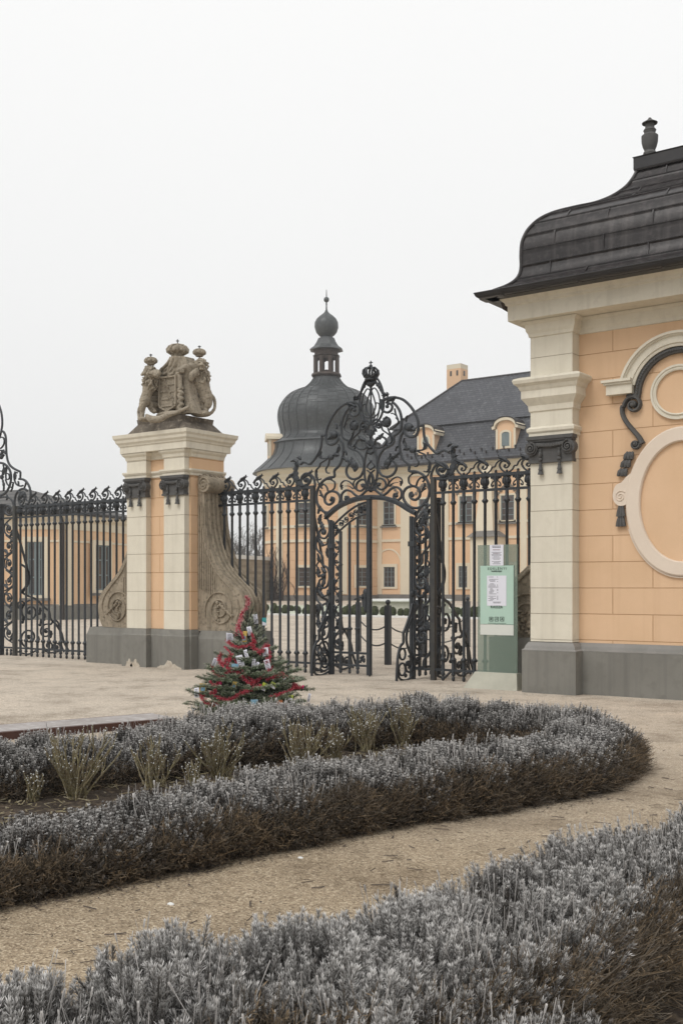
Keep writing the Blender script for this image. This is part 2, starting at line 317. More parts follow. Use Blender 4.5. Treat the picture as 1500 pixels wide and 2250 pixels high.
# gravel: tan on the path, paler with frost towards the court
def gravel():
    m = bpy.data.materials.new('gravel'); m.use_nodes = True; t = m.node_tree; N = t.nodes; L = t.links; b = N['Principled BSDF']
    b.inputs['Roughness'].default_value = .95; b.inputs['Specular IOR Level'].default_value = .15
    tx = N.new('ShaderNodeTexCoord')
    def nse(sc, d=4, r=.6):
        n = N.new('ShaderNodeTexNoise'); n.inputs['Scale'].default_value = sc; n.inputs['Detail'].default_value = d; n.inputs['Roughness'].default_value = r; L.new(tx.outputs['Object'], n.inputs[0]); return n.outputs[0]
    def ramp(s, stops):
        c = N.new('ShaderNodeValToRGB'); L.new(s, c.inputs[0]); e = c.color_ramp.elements
        e[0].position, e[0].color = stops[0][0], (*stops[0][1], 1); e[1].position, e[1].color = stops[-1][0], (*stops[-1][1], 1)
        for p, q in stops[1:-1]: k = e.new(p); k.color = (*q, 1)
        return c.outputs[0]
    vo = N.new('ShaderNodeTexVoronoi'); vo.inputs['Scale'].default_value = 95; L.new(tx.outputs['Object'], vo.inputs[0])
    sepc = N.new('ShaderNodeSeparateColor'); L.new(vo.outputs['Color'], sepc.inputs[0])
    g = ramp(sepc.outputs[0], [(0, (.15, .115, .078)), (.2, (.28, .218, .15)), (.7, (.37, .295, .205)), (1, (.54, .45, .33))])
    f = ramp(sepc.outputs[1], [(0, (.38, .325, .26)), (.5, (.52, .45, .37)), (1, (.67, .595, .505))])
    sp = N.new('ShaderNodeSeparateXYZ'); L.new(tx.outputs['Object'], sp.inputs[0])
    # forward distance from the flower beds decides how much frost lies
    a = N.new('ShaderNodeMath'); a.operation = 'MULTIPLY'; a.inputs[1].default_value = -SN; L.new(sp.outputs[0], a.inputs[0])
    a2 = N.new('ShaderNodeMath'); a2.operation = 'MULTIPLY_ADD'; a2.inputs[1].default_value = CS; L.new(sp.outputs[1], a2.inputs[0]); L.new(a.outputs[0], a2.inputs[2])
    a3 = N.new('ShaderNodeMath'); a3.operation = 'MULTIPLY_ADD'; a3.inputs[1].default_value = 5.; L.new(nse(.35, 4), a3.inputs[0]); L.new(a2.outputs[0], a3.inputs[2])
    mr = N.new('ShaderNodeMapRange'); mr.inputs[1].default_value = 9.; mr.inputs[2].default_value = 17; L.new(a3.outputs[0], mr.inputs[0])
    mx = N.new('ShaderNodeMix'); mx.data_type = 'RGBA'; L.new(mr.outputs[0], mx.inputs[0]); L.new(g, mx.inputs[6]); L.new(f, mx.inputs[7])
    pa = ramp(nse(1.1, 8, .7), [(.34, (.66, .64, .62)), (.5, (1, 1, 1)), (.66, (1.12, 1.11, 1.1))])
    m2 = N.new('ShaderNodeMix'); m2.data_type = 'RGBA'; m2.blend_type = 'MULTIPLY'; m2.inputs[0].default_value = 1; L.new(mx.outputs[2], m2.inputs[6]); L.new(pa, m2.inputs[7])
    sp2 = ramp(nse(9, 6, .8), [(.33, (.45, .41, .37)), (.45, (1, 1, 1))])
    m3 = N.new('ShaderNodeMix'); m3.data_type = 'RGBA'; m3.blend_type = 'MULTIPLY'; m3.inputs[0].default_value = .9; L.new(m2.outputs[2], m3.inputs[6]); L.new(sp2, m3.inputs[7])
    L.new(m3.outputs[2], b.inputs['Base Color'])
    bp = N.new('ShaderNodeBump'); bp.inputs['Strength'].default_value = .8; bp.inputs['Distance'].default_value = .01; L.new(vo.outputs['Distance'], bp.inputs['Height'])
    b2 = N.new('ShaderNodeBump'); b2.inputs['Strength'].default_value = .6; b2.inputs['Distance'].default_value = .04; L.new(nse(6, 6), b2.inputs['Height']); L.new(bp.outputs[0], b2.inputs['Normal'])
    L.new(b2.outputs[0], b.inputs['Normal']); return m
M['gravel'] = gravel()
def attrmat(name, c0, c1, rough=.85, tint=None, trans=0):
    m = bpy.data.materials.new(name); m.use_nodes = True; t = m.node_tree; N = t.nodes; L = t.links; b = N['Principled BSDF']
    b.inputs['Roughness'].default_value = rough; b.inputs['Specular IOR Level'].default_value = .2
    a = N.new('ShaderNodeAttribute'); a.attribute_name = 'frost'
    mx = N.new('ShaderNodeMix'); mx.data_type = 'RGBA'; mx.inputs[6].default_value = (*c0, 1); mx.inputs[7].default_value = (*c1, 1); L.new(a.outputs['Fac'], mx.inputs[0])
    col = mx.outputs[2]
    if tint:
        a2 = N.new('ShaderNodeAttribute'); a2.attribute_name = 'dry'
        m2 = N.new('ShaderNodeMix'); m2.data_type = 'RGBA'; m2.inputs[7].default_value = (*tint, 1); L.new(a2.outputs['Fac'], m2.inputs[0]); L.new(col, m2.inputs[6]); col = m2.outputs[2]
    L.new(col, b.inputs['Base Color']); return m
M['lav'] = attrmat('frosted_lavender_leaf', (.036, .030, .024), (.88, .86, .835), tint=(.07, .045, .030))
M['needle'] = attrmat('frosted_fir_needle', (.040, .072, .026), (.60, .63, .50))
M['tinsel_pale'] = attrmat('frosted_pale_tinsel', (.42, .07, .10), (.78, .52, .52), rough=.5)
M['tinsel2'] = attrmat('shaggy_tinsel', (.36, .012, .03), (.68, .22, .26), rough=.5)
# tinted glass of the sign
g = bpy.data.materials.new('green_tinted_glass'); g.use_nodes = True; t = g.node_tree; b = t.nodes['Principled BSDF']
b.inputs['Base Color'].default_value = (.19, .25, .205, 1); b.inputs['Roughness'].default_value = .2; b.inputs['Alpha'].default_value = .55
M['tglass'] = g
# ============================================================ ground
def sstep(a, b, x): f = min(1, max(0, (x - a) / (b - a))); return f * f * (3 - 2 * f)
def gz(x, y): return .41 * sstep(58, 84, y)
def ground():
    xs = [-300, -220, -180, -150, -100, -80, -60, -50, -40, -30, -20, -15, -12, -10, -8, -6, -4, -2, 0, 2, 4, 8, 15, 30, 60, 100]
    ys = [-40, -20, -5, 0, 2, 4, 6, 8, 10, 12, 14, 16, 18, 20, 24, 28, 34, 40, 46, 52, 58, 62, 66, 70, 74, 78, 82, 86, 95, 120, 160, 220, 260]
    mb = MB(); n = len(xs)
    vs = [(x, y, gz(x, y)) for y in ys for x in xs]
    mb.add(vs, [(j * n + i, j * n + i + 1, (j + 1) * n + i + 1, (j + 1) * n + i) for j in range(len(ys) - 1) for i in range(n - 1)])
    tag(mb.build('ground', M['gravel'], None), kind='structure')
    # frosted lawn and kerb in front of the palace
    mb = MB(); q = []
    us = [-75, -55, -45, -35, -25, -15, 0]
    vv = [49.5, 54, 58, 62, 66, 69]
    vs = [(u, v, gz(u, v) + .03) for v in vv for u in us]; n = len(us)
    mb.add(vs, [(j * n + i, j * n + i + 1, (j + 1) * n + i + 1, (j + 1) * n + i) for j in range(len(vv) - 1) for i in range(n - 1)])
    tag(mb.build('lawn', M['lawn'], None), kind='structure')
    mb = MB(); mb.box(-75, 0, 49.15, 49.5, -.05, .1); tag(mb.build('lawn_kerb', M['white'], None), kind='structure')
ground()

# ============================================================ palace
def window(parent, x0, x1, z0, z1, Mx, frame=.16, fr='pcream', sash=True, sill=True, grille=False, nx=2, nz=4, arch=False, proud=.1):
    """Mx maps (x along wall, y into wall, z) to world."""
    fm = MB()
    fm.box(x0 - frame, x0, -proud, .02, z0 - frame * .6, z1 + frame, Mx).box(x1, x1 + frame, -proud, .02, z0 - frame * .6, z1 + frame, Mx)
    fm.box(x0, x1, -proud, .02, z1, z1 + frame, Mx).box(x0, x1, -proud, .02, z0 - frame * .6, z0, Mx)
    wn = fm.build('window', M[fr], parent, smooth=0)
    g = MB(); g.box(x0, x1, -.012, .05, z0, z1, Mx); g.build('pane', M['glass'], wn, smooth=0)
    b = MB(); c = .05 if not grille else .035
    if sash:
        cw = (x1 - x0)
        for x in [x0 + .04, x1 - .04] + [x0 + cw * k / nx for k in range(1, nx)]: b.box(x - c, x + c, -.045, -.013, z0, z1, Mx)
        for z in [z0 + .04, z1 - .04] + [z0 + (z1 - z0) * k / nz for k in range(1, nz)]: b.box(x0 + .1, x1 - .1, -.04, -.014, z - c * .7, z + c * .7, Mx)
        b.build('sash', M['sash'], wn, smooth=0)
    if sill:
        s = MB(); s.box(x0 - frame - .12, x1 + frame + .12, -proud - .16, .01, z0 - frame * .6 - .14, z0 - frame * .6 - .004, Mx); s.build('sill', M['pgrey'], wn, smooth=0)
    return wn
PV = 85.
I4 = Matrix.Identity(4)
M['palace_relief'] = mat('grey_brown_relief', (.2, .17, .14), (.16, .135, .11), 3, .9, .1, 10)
def palace():
    u0 = on(824, 1100, PV)[0]; u1 = on(1420, 1100, PV)[0]
    root = thing('palace', 'peach and cream palace with grey slate roof and round tower behind the gate', 'palace', (u0, PV, .41))
    ze = on(835, 1028, PV - .6)[1]; zc = ze - .95; zs1 = on(855, 1156, PV)[1]; zs2 = on(855, 1188, PV)[1]; zp = on(840, 1306, PV)[1]
    MB().box(u0 - 3, u1, PV, PV + 13, .2, ze - .2).build('facade_wall', M['palace'], root, smooth=0)
    MB().box(u0, u1, PV - .14, PV, .2, zp).build('plinth', M['pgrey'], root, smooth=0)
    mb = MB(); mb.mould([(u0, PV), (u1, PV)], [(-.01, zc), (.12, zc), (.12, zc + .3), (.25, zc + .45), (.3, zc + .65), (.5, zc + .8), (.5, zc + .93), (-.01, zc + .93)]); mb.build('cornice', M['pcream'], root, smooth=0)
    mb = MB()
    for z in (zs1, zs2): mb.box(u0, u1, PV - .1, PV, z - .12, z + .12)
    mb.build('string_course', M['pcream'], root, smooth=0)
    for a, b in ((881, 902), (970, 986), (1144, 1158), (1200, 1216)): MB().box(on(a, 1200, PV)[0], on(b, 1200, PV)[0], PV - .13, PV, zp, zc).build('pilaster_strip', M['pcream'], root, smooth=0)
    MB().box(u0 + .05, u0 + .8, PV - .12, PV, zp, zc).build('pilaster_strip', M['pcream'], root, smooth=0)
    T = Matrix.Translation((0, PV, 0))
    def win(x0, x1, yt, yb, **k):
        a, zt = on(x0, yt, PV); b, _ = on(x1, yt, PV); _, zb = on(x0, yb, PV); return window(root, a, b, zb, zt, T, **k)
    for a, b, yt, yb in ((843, 867, 1102, 1154), (921, 943, 1097, 1151), (1010, 1038, 1091, 1147), (1101, 1130, 1089, 1146)):
        win(a, b, yt, yb, nz=4)
    for a, b, yt, yb in ((844, 868, 1246, 1290), (922, 944, 1246, 1291), (1008, 1027, 1244, 1291), (1104, 1132, 1242, 1292)):
        win(a, b, yt, yb, nz=4, nx=3, sill=False, grille=True, frame=.28)
    # blind arches over the lower windows
    for cxp in (854, 933):
        uc, zt = on(cxp, 1207, PV); hw = (on(883, 1200, PV)[0] - on(825, 1200, PV)[0]) / 2 * .93
        zc_ = zt - hw; path = [(uc - hw, zp)] + [(uc - hw * math.cos(PI * k / 14), zc_ + hw * math.sin(PI * k / 14)) for k in range(15)] + [(uc + hw, zp)]
        mb = MB(); mb.trim(path, [(-.07, 0), (-.07, .06), (.07, .06), (.07, 0)], PV - .002); mb.build('arch_moulding', M['pcream'], root, smooth=0)
    # garlands of dark relief over upper windows
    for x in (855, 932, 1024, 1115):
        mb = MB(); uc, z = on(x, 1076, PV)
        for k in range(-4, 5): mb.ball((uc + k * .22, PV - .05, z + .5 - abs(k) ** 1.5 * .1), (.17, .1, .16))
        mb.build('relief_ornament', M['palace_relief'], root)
    # stepped chimney buttress on the facade
    ba, zt = on(1056, 1085, PV - 1); bb, _ = on(1074, 1085, PV - 1); ca, zm = on(1046, 1166, PV - 1); cb, _ = on(1086, 1166, PV - 1)
    mb = MB(); zz = on(1060, 1168, PV - 1)[1]
    mb.add([(ba, PV - .7, zc + .4), (bb, PV - .7, zc + .4), (bb, PV, zc + .4), (ba, PV, zc + .4), (ca, PV - 1.3, zz), (cb, PV - 1.3, zz), (cb, PV, zz), (ca, PV, zz)],
           [(0, 1, 2, 3), (4, 7, 6, 5), (0, 4, 5, 1), (1, 5, 6, 2), (3, 2, 6, 7), (0, 3, 7, 4)])
    da, _ = on(1035, 1200, PV - 1.6); db, _ = on(1092, 1200, PV - 1.6)
    mb.box(da, db, PV - 1.8, PV, .2, zz - .5); bt = mb.build('buttress', M['pcream'], root, smooth=0)
    mb = MB(); mb.add([(da - .25, PV - 2.1, zz - .5), (db + .25, PV - 2.1, zz - .5), (db + .25, PV, zz - .5), (da - .25, PV, zz - .5), (ca, PV - 1.3, zz + .05), (cb, PV - 1.3, zz + .05), (cb, PV, zz + .05), (ca, PV, zz + .05)],
                      [(0, 3, 2, 1), (4, 5, 6, 7), (0, 1, 5, 4), (1, 2, 6, 5), (3, 7, 6, 2), (0, 4, 7, 3)]); mb.build('buttress_roof', M['pgrey'], bt, smooth=0)
    # mansard roof
    uk, zk = on(867, 942, 86.8); ur = on(1014, 837, 92.)[0]; zr = on(1014, 837, 92.)[1]; ue = uk - 2.4; B = 99.6
    mb = MB(); vs = [(ue, PV - .75, ze), (u1, PV - .75, ze), (u1, B, ze), (ue, B, ze)]
    vs += [(ue + .9, PV + .2, ze + 1.3), (u1, PV + .2, ze + 1.3), (u1, B - .9, ze + 1.3), (ue + .9, B - .9, ze + 1.3)]
    vs += [(uk, 86.8, zk), (u1, 86.8, zk), (u1, B - 2.4, zk), (uk, B - 2.4, zk)]
    fs = [(a + i, a + (i + 1) % 4, a + 4 + (i + 1) % 4, a + 4 + i) for a in (0, 4) for i in range(4)]
    mb.add(vs, fs + [(3, 2, 1, 0)]); mb.build('mansard_roof', M['slate'], root, smooth=0)
    mb = MB(); k = .35
    mb.add([(uk - k, 86.8 - k, zk - .12), (u1, 86.8 - k, zk - .12), (u1, B - 2.4 + k, zk - .12), (uk - k, B - 2.4 + k, zk - .12), (ur, 92, zr), (u1, 92, zr)],
           [(0, 1, 5, 4), (2, 3, 4, 5), (3, 0, 4), (1, 2, 5), (3, 2, 1, 0)]); mb.build('upper_roof', M['slate'], root, smooth=0)
    mb = MB(); mb.tube([(ur, 92, zr), (u1, 92, zr)], .12); mb.tube([(uk - k, 86.8 - k, zk), (ur, 92, zr)], .1); mb.box(ue, u1, PV - .95, PV - .75, ze - .08, ze + .12)
    mb.build('ridge_and_gutter', M['roof'], root)
    g0 = MB().box(u0 + 2, u0 + 2.09, PV - .5, PV - .3, ze + .6, ze + .85).build('snow_guard', M['roof'], root, smooth=0)
    for i in range(1, 46): g = g0.copy(); scene.collection.objects.link(g); g.location = (i * .55, (i % 2) * .2, (i % 2) * .3)
    # dormers
    for (xa, xb, yt, yb, oval) in ((914, 957, 939, 1000, True), (1086, 1136, 923, 988, False)):
        v = PV - .1; a, zt = on(xa, yt, v); b, _ = on(xb, yt, v); _, zb = on(xa, yb, v); c = (a + b) / 2; hw = (b - a) / 2 * .78; hh = zt - zb
        n = 12; top = [(c + hw * 1.28 * math.cos(PI - PI * k / n), zb + hh * .72 + hh * .28 * math.sin(PI * k / n)) for k in range(n + 1)]
        mb = MB(); mb.prism([(c - hw, zb)] + [(c - hw, zb + hh * .74)] + [(c + hw * math.cos(PI - PI * k / n), zb + hh * .74 + hh * .22 * math.sin(PI * k / n)) for k in range(1, n)] + [(c + hw, zb + hh * .74), (c + hw, zb)], v, v + 3.2)
        d = mb.build('dormer', M['palace'], root, smooth=0)
        mb = MB(); mb.trim([(c - hw * 1.45, zb + hh * .70)] + top + [(c + hw * 1.45, zb + hh * .70)], [(-.1, .25), (.14, .25), (.14, -3.1), (-.1, -3.1)], v); mb.build('dormer_cornice', M['pcream'], d, smooth=0)
        mb = MB(); mb.trim([(c - hw * 1.5, zb + hh * .70 + .2)] + [(p[0], p[1] + .2) for p in top] + [(c + hw * 1.5, zb + hh * .70 + .2)], [(-.03, .3), (.05, .3), (.05, -3.2), (-.03, -3.2)], v); mb.build('dormer_roof', M['roof'], d, smooth=0)
        mb = MB()
        if oval:
            pth = [(c + .42 * hw * math.cos(2 * PI * k / 20), zb + hh * .45 + .62 * hw * math.sin(2 * PI * k / 20)) for k in range(20)]
        else:
            ww = hw * .46; pth = [(c - ww, zb + .2), (c + ww, zb + .2)] + [(c + ww * math.cos(PI * k / 8), zb + hh * .5 + ww * .5 * math.sin(PI * k / 8)) for k in range(9)]
        mb.trim(pth, [(-.16, 0), (-.16, .07), (.02, .07), (.02, 0)], v, closed=True); mb.build('dormer_window_frame', M['pcream'], d, smooth=0)
        MB().prism(pth, v - .03, v - .001).build('dormer_window', M['sash'], d, smooth=0)
        for sgn in (-1, 1):
            m2 = MB(); m2.box(c + sgn * hw - .1, c + sgn * hw + .1, v - .06, v + .02, zb, zb + hh * .68); m2.build('dormer_corner', M['pcream'], d, smooth=0)
    # chimney
    v = 93.5; a, zt = on(981, 812, v); b = on(1012, 812, v)[0]; _, zb = on(981, 880, v)
    ch = MB().box(a, b, v, v + 1.4, zb, zt).build('chimney', M['palace'], root, smooth=0)
    mb = MB(); mb.mould([(b, v), (b, v + 1.4), (a, v + 1.4), (a, v)][::-1], [(.0, zt - .05), (.12, zt + .05), (.28, zt + .35), (.28, zt + .45), (0, zt + .45)], closed=True)
    mb.box(a, b, v, v + 1.4, zt, zt + .44); mb.mould([(b, v), (b, v + 1.4), (a, v + 1.4), (a, v)][::-1], [(0, zt - .9), (.08, zt - .88), (.08, zt - .8), (0, zt - .78)], closed=True); mb.build('chimney_cap', M['pcream'], ch, smooth=0)
    for f in (.3, .75): MB().box(a + (b - a) * f - .1, a + (b - a) * f + .1, v - .03, v + .02, zt - .7, zt - .2).build('flue_opening', M['glass'], ch, smooth=0)
    MB().box(b - .02, b + .03, v + .5, v + .8, zt - .7, zt - .2).build('flue_opening', M['glass'], ch, smooth=0)
    # drainpipe in the corner with the tower
    MB().tube([(u0 + .12, PV - .3, .45), (u0 + .12, PV - .3, zc + .2)], .1, 8).build('drainpipe', M['brownwood'], root)
    # ---------------- round tower
    tt = 106.; cxw = W((717 - 750) / F * tt, tt); cx_, cy_ = cxw[0], cxw[1]; Z = lambda y: EYE + (HZ - y) / F * tt; RR = lambda x: abs(717 - x) / F * tt; Rw = 5.95
    tr = MB(); tr.lathe([(Rw, .2), (Rw, Z(1060))], 72, (cx_, cy_, 0)); tw = tr.build('tower_wall', M['palace_t'], None, uses=(cx_, cy_, 0)); tw.parent = root; tw.location = Vector((cx_, cy_, 0)) - wpos(root)
    mb = MB(); mb.lathe([(Rw + .12, .2), (Rw + .12, Z(1308)), (Rw, Z(1307))], 72, (cx_, cy_, 0)); mb.build('tower_plinth', M['pgrey'], root)
    zf = lambda y: EYE + (HZ - y) / F * (tt - Rw)
    mb = MB()
    for y in (1156, 1188): mb.lathe([(Rw, zf(y) - .14), (Rw + .12, zf(y) - .12), (Rw + .12, zf(y) + .12), (Rw, zf(y) + .14)], 72, (cx_, cy_, 0))
    mb.build('tower_string_course', M['pcream'], root)
    ye = Z(1042)
    mb = MB(); mb.lathe([(Rw, ye - 1.5), (Rw + .12, ye - 1.4), (Rw + .15, ye - .95), (Rw + .35, ye - .75), (Rw + .4, ye - .5), (Rw + .75, ye - .22), (Rw + .8, ye - .02), (Rw, ye)], 72, (cx_, cy_, 0)); mb.build('tower_cornice', M['pcream'], root, smooth=30)
    skirt = [(Rw + .1, ye - .02), (RR(555), ye - .02), (RR(557), ye + .1), (RR(572), Z(1027)), (RR(586), Z(1014)), (RR(595), Z(1003)), (RR(599), Z(990)), (RR(600), Z(979))]
    bulb = [(RR(596), Z(979)), (RR(597), Z(976.5)), (RR(606), Z(972)), (RR(614), Z(965)), (RR(617), Z(957)), (RR(615.5), Z(945)), (RR(611.5), Z(928)), (RR(610.5), Z(912)), (RR(614), Z(895)), (RR(624), Z(879)), (RR(638), Z(866)), (RR(655), Z(858)), (RR(667), Z(853.5)), (RR(677), Z(846)), (RR(684), Z(838)), (RR(689), Z(830))]
    def smoothp(p): return [tuple(q) for q in catmull([(a, 0, b) for a, b in p], 4)]
    bs = [(q[0], q[2]) for q in smoothp(bulb[2:])]
    mb = MB(); mb.lathe(skirt, 96, (cx_, cy_, 0)); mb.build('skirt_roof', M['dome'], root, smooth=30)
    mb = MB(); mb.lathe(bulb[:2] + bs, 96, (cx_, cy_, 0)); dm = mb.build('dome', M['dome'], root, smooth=50)
    mb = MB()
    for k in range(28):
        a = 2 * PI * k / 28
        mb.tube([(cx_ + (r + .02) * math.cos(a), cy_ + (r + .02) * math.sin(a), z) for r, z in bs], .045, 4)
        mb.tube([(cx_ + (r + .02) * math.cos(a), cy_ + (r + .02) * math.sin(a), z) for r, z in skirt[2:]], .045, 4)
    mb.build('standing_seams', M['dome'], dm)
    mb = MB(); r_ = np.random.default_rng(3)
    for k in range(28):
        for j in range(2, len(bs) - 2, 2):
            if r_.random() < .75:
                a0 = 2 * PI * k / 28; rr, zz = bs[j + int(r_.integers(0, 2))]
                mb.tube([(cx_ + (rr + .012) * math.cos(a0 + f * 2 * PI / 28), cy_ + (rr + .012) * math.sin(a0 + f * 2 * PI / 28), zz) for f in (0, .33, .66, 1)], .022, 4)
    mb.build('sheet_joints', M['dome'], dm)
    # lantern
    n8 = 8; a0 = R(10); c0 = (cx_, cy_, 0)
    mb = MB(); mb.lathe([(RR(690), Z(830)), (RR(682), Z(826)), (RR(684), Z(822.5)), (RR(689), Z(820))], n8, c0, a0); mb.build('lantern_base', M['brownwood'], root, smooth=0)
    mb = MB(); rl = RR(691.5)
    for k in range(n8):
        a = a0 + 2 * PI * k / n8; b = a0 + 2 * PI * (k + 1) / n8
        p = np.array((cx_ + rl * math.cos(a), cy_ + rl * math.sin(a))); q = np.array((cx_ + rl * math.cos(b), cy_ + rl * math.sin(b)))
        mb.tube([(*p, Z(821)), (*p, Z(785))], .2, 6)
        d = q - p
        for s in range(6):     # arched head between the posts
            f0, f1 = s / 6, (s + 1) / 6; zt = Z(793) + .32 * math.sin(PI * (f0 + f1) / 2) - .1
            x0, y0 = p + d * f0; x1, y1 = p + d * f1
            mb.add([(x0, y0, zt), (x1, y1, zt), (x1, y1, Z(784)), (x0, y0, Z(784)), (x0 * .98 + cx_ * .02, y0 * .98 + cy_ * .02, zt), (x1 * .98 + cx_ * .02, y1 * .98 + cy_ * .02, zt), (x1 * .98 + cx_ * .02, y1 * .98 + cy_ * .02, Z(784)), (x0 * .98 + cx_ * .02, y0 * .98 + cy_ * .02, Z(784))],
                   [(0, 1, 2, 3), (7, 6, 5, 4), (0, 4, 5, 1), (2, 6, 7, 3)])
    mb.lathe([(rl + .1, Z(784.5)), (rl + .25, Z(783)), (rl + .1, Z(781)), (rl + .05, Z(772)), (rl + .3, Z(770))], n8, c0, a0); mb.lathe([(.5, Z(821)), (.6, Z(817)), (.1, Z(812))], n8, c0, a0)
    mb.build('lantern', M['brownwood'], root, smooth=0)
    mb = MB(); mb.lathe([(RR(682), Z(770)), (RR(678.5), Z(770)), (RR(681), Z(767)), (RR(688), Z(762)), (RR(694), Z(753)), (RR(698), Z(744)), (RR(703), Z(741.5)), (RR(703), Z(740))], n8, c0, a0)
    mb.build('lantern_roof', M['dome'], root, smooth=20)
    on_ = [(0.4, 741), (704, 740), (700, 737), (694, 730), (690.5, 719), (691, 709), (695, 701), (702, 694), (709, 689), (713, 685), (715, 680), (715.6, 672), (715.6, 664)]
    mb = MB(); mb.lathe([(RR(x) if x > 1 else x, Z(y)) for x, y in on_], 16, c0); mb.build('onion_finial', M['dome'], root, smooth=45)
    mb = MB(); mb.ball((cx_, cy_, Z(658)), .27, 14, 10); mb.tube([(cx_, cy_, Z(670)), (cx_, cy_, Z(636))], [.09, .03], 6); mb.build('spire', M['dome'], root)
    # tower windows, strips
    cam_l = math.atan2(-CS, SN)   # world direction that faces the camera
    def Mt(deg): a = cam_l + R(deg); return Matrix.Translation((cx_ + Rw * math.cos(a), cy_ + Rw * math.sin(a), 0)) @ Matrix.Rotation(a + PI / 2, 4, 'Z')
    for dg in (-72, -19, 34):
        for yt, yb, kw in ((1104, 1152, dict(nz=4)), (1247, 1288, dict(nz=4, nx=2, grille=True, sill=False, frame=.25))): window(root, -.58, .58, zf(yb), zf(yt), Mt(dg), proud=.16, **kw)
    for dg in (-46, 15, 62): MB().box(-.42, .42, -.12, .2, zf(1306), ye - 1.4, Mt(dg)).build('tower_strip', M['pcream'], root, smooth=0)
    # tower dormer (seen from the side)
    m_ = Mt(-82); zb, zt = Z(1012), Z(968); mb = MB(); mb.box(-1.0, 1.0, .35, 2.4, zb, zt, m_); d = mb.build('tower_dormer', M['palace'], root, smooth=0)
    mb = MB(); mb.prism([(-1.3, zt - .1), (1.3, zt - .1), (1.25, zt + .15), (.7, zt + .45), (0, zt + .6), (-.7, zt + .45), (-1.25, zt + .15)], .05, 2.6, m_); mb.build('dormer_cornice', M['pcream'], d, smooth=0)
    mb = MB(); mb.box(-1.1, -.8, .3, .5, zb, zt - .1, m_).box(.8, 1.1, .3, .5, zb, zt - .1, m_); mb.build('dormer_corner', M['pcream'], d, smooth=0)
    mb = MB(); mb.box(-.45, .45, .32, .5, zb + .4, zt - .4, m_); mb.build('dormer_window', M['sash'], d, smooth=0)
    return cx_, cy_, Rw, zf, cam_l
TC = palace()

# ============================================================ side wing on the left
def annex():
    E = [W(-26, 55.2), W(-13.9, 55), W(-12.5, 57.5), W(-11.6, 60.3), W(-11.0, 64), W(-11.5, 74)]
    root = thing('side_wing', 'low peach wing with grey roof behind the left fence', 'building', (E[1][0], E[1][1], 0))
    P = [np.array(p[:2]) for p in E]; zt = 5.35
    tL = 55.
    back = [tuple(W(-26, 76)[:2])]
    poly = [tuple(p) for p in P] + back
    MB().slab(poly, 0, zt).build('wall', M['orange_plain'], root, smooth=0)
    pl = [tuple(p) for p in P]
    MB().mould(pl, [(0, 0), (.1, 0), (.1, .72), (0, .78)]).build('plinth', M['grey'], root, smooth=0)
    MB().mould(pl, [(0, 4.55), (.06, 4.55), (.08, 4.95), (.25, 5.1), (.3, 5.3), (0, 5.34)]).build('cornice', M['pcream'], root, smooth=0)
    MB().mould(pl, [(0, 3.9), (.05, 3.92), (.05, 4.0), (0, 4.02)]).build('string_course', M['pcream'], root, smooth=0)
    # roof
    c = np.mean([np.array(p) for p in poly], axis=0)
    r0 = np.array(W(-25, 64)[:2]); r1 = np.array(W(-17.6, 61.5)[:2]); ring = [p + nrm(p - c) * .45 for p in P]; zr = 7.15
    mb = MB(); vs = [(*p, zt - .02) for p in ring] + [(*r0, zr), (*r1, zr)]; n = len(ring)
    mb.add(vs, [(0, 1, n + 1, n)] + [(i, i + 1, n + 1) for i in range(1, n - 1)] + [(n - 1, n, n + 1)]); mb.build('roof', M['annexroof'], root, smooth=0)
    mb = MB(); mb.tube([(*p, zt + .02) for p in ring], .1, 8); mb.build('gutter', M['roof'], root)
    mb = MB(); q = P[1]; d = nrm(P[1] - P[0])
    px = np.array(W(-13.9 - .05, 54.75)[:2]); mb.tube([(px[0] + .1, px[1] - .3, zt), (px[0], px[1], zt - .5), (px[0], px[1], 0)], .08, 8); mb.build('drainpipe', M['roof'], root)
    def seg(i):
        a, b = P[i], P[i + 1]; d = nrm(b - a); return a, d, Matrix(((d[0], -d[1], 0, a[0]), (d[1], d[0], 0, a[1]), (0, 0, 1, 0), (0, 0, 0, 1)))
    def hit(i, x):
        a, d, _ = seg(i); cx = (x - 750) / F; r = np.array((cx * CS - SN, cx * SN + CS)); s = (r[0] * a[1] - r[1] * a[0]) / (r[1] * d[0] - r[0] * d[1])
        pt = a + d * s; return s, pt[0] * -SN + pt[1] * CS
    for i, x0, x1, y0, y1 in ((0, 61, 95, 1190, 1308), (0, -40, -5, 1190, 1308), (1, 207, 207, 1197, 1297)):
        if i == 1:
            i = 2; s0, t = hit(2, 207); s1, _ = hit(2, 238)
        else: s0, t = hit(i, x0); s1, _ = hit(i, x1)
        zz = lambda y: EYE + (HZ - y) / F * t
        window(root, s0, s1, zz(y1), zz(y0), seg(i)[2], frame=.24, sash=True, nx=4, nz=3)
    mb = MB(); a, d, m_ = seg(0); s, _ = hit(0, 131); L = np.linalg.norm(P[1] - P[0]); mb.box(s, L - .01, -.14, .02, .72, 4.6, m_); a, d, m_ = seg(1); mb.box(0.02, .45, -.14, .02, .72, 4.6, m_)
    mb.build('corner_strip', M['pcream'], root, smooth=0)
annex()

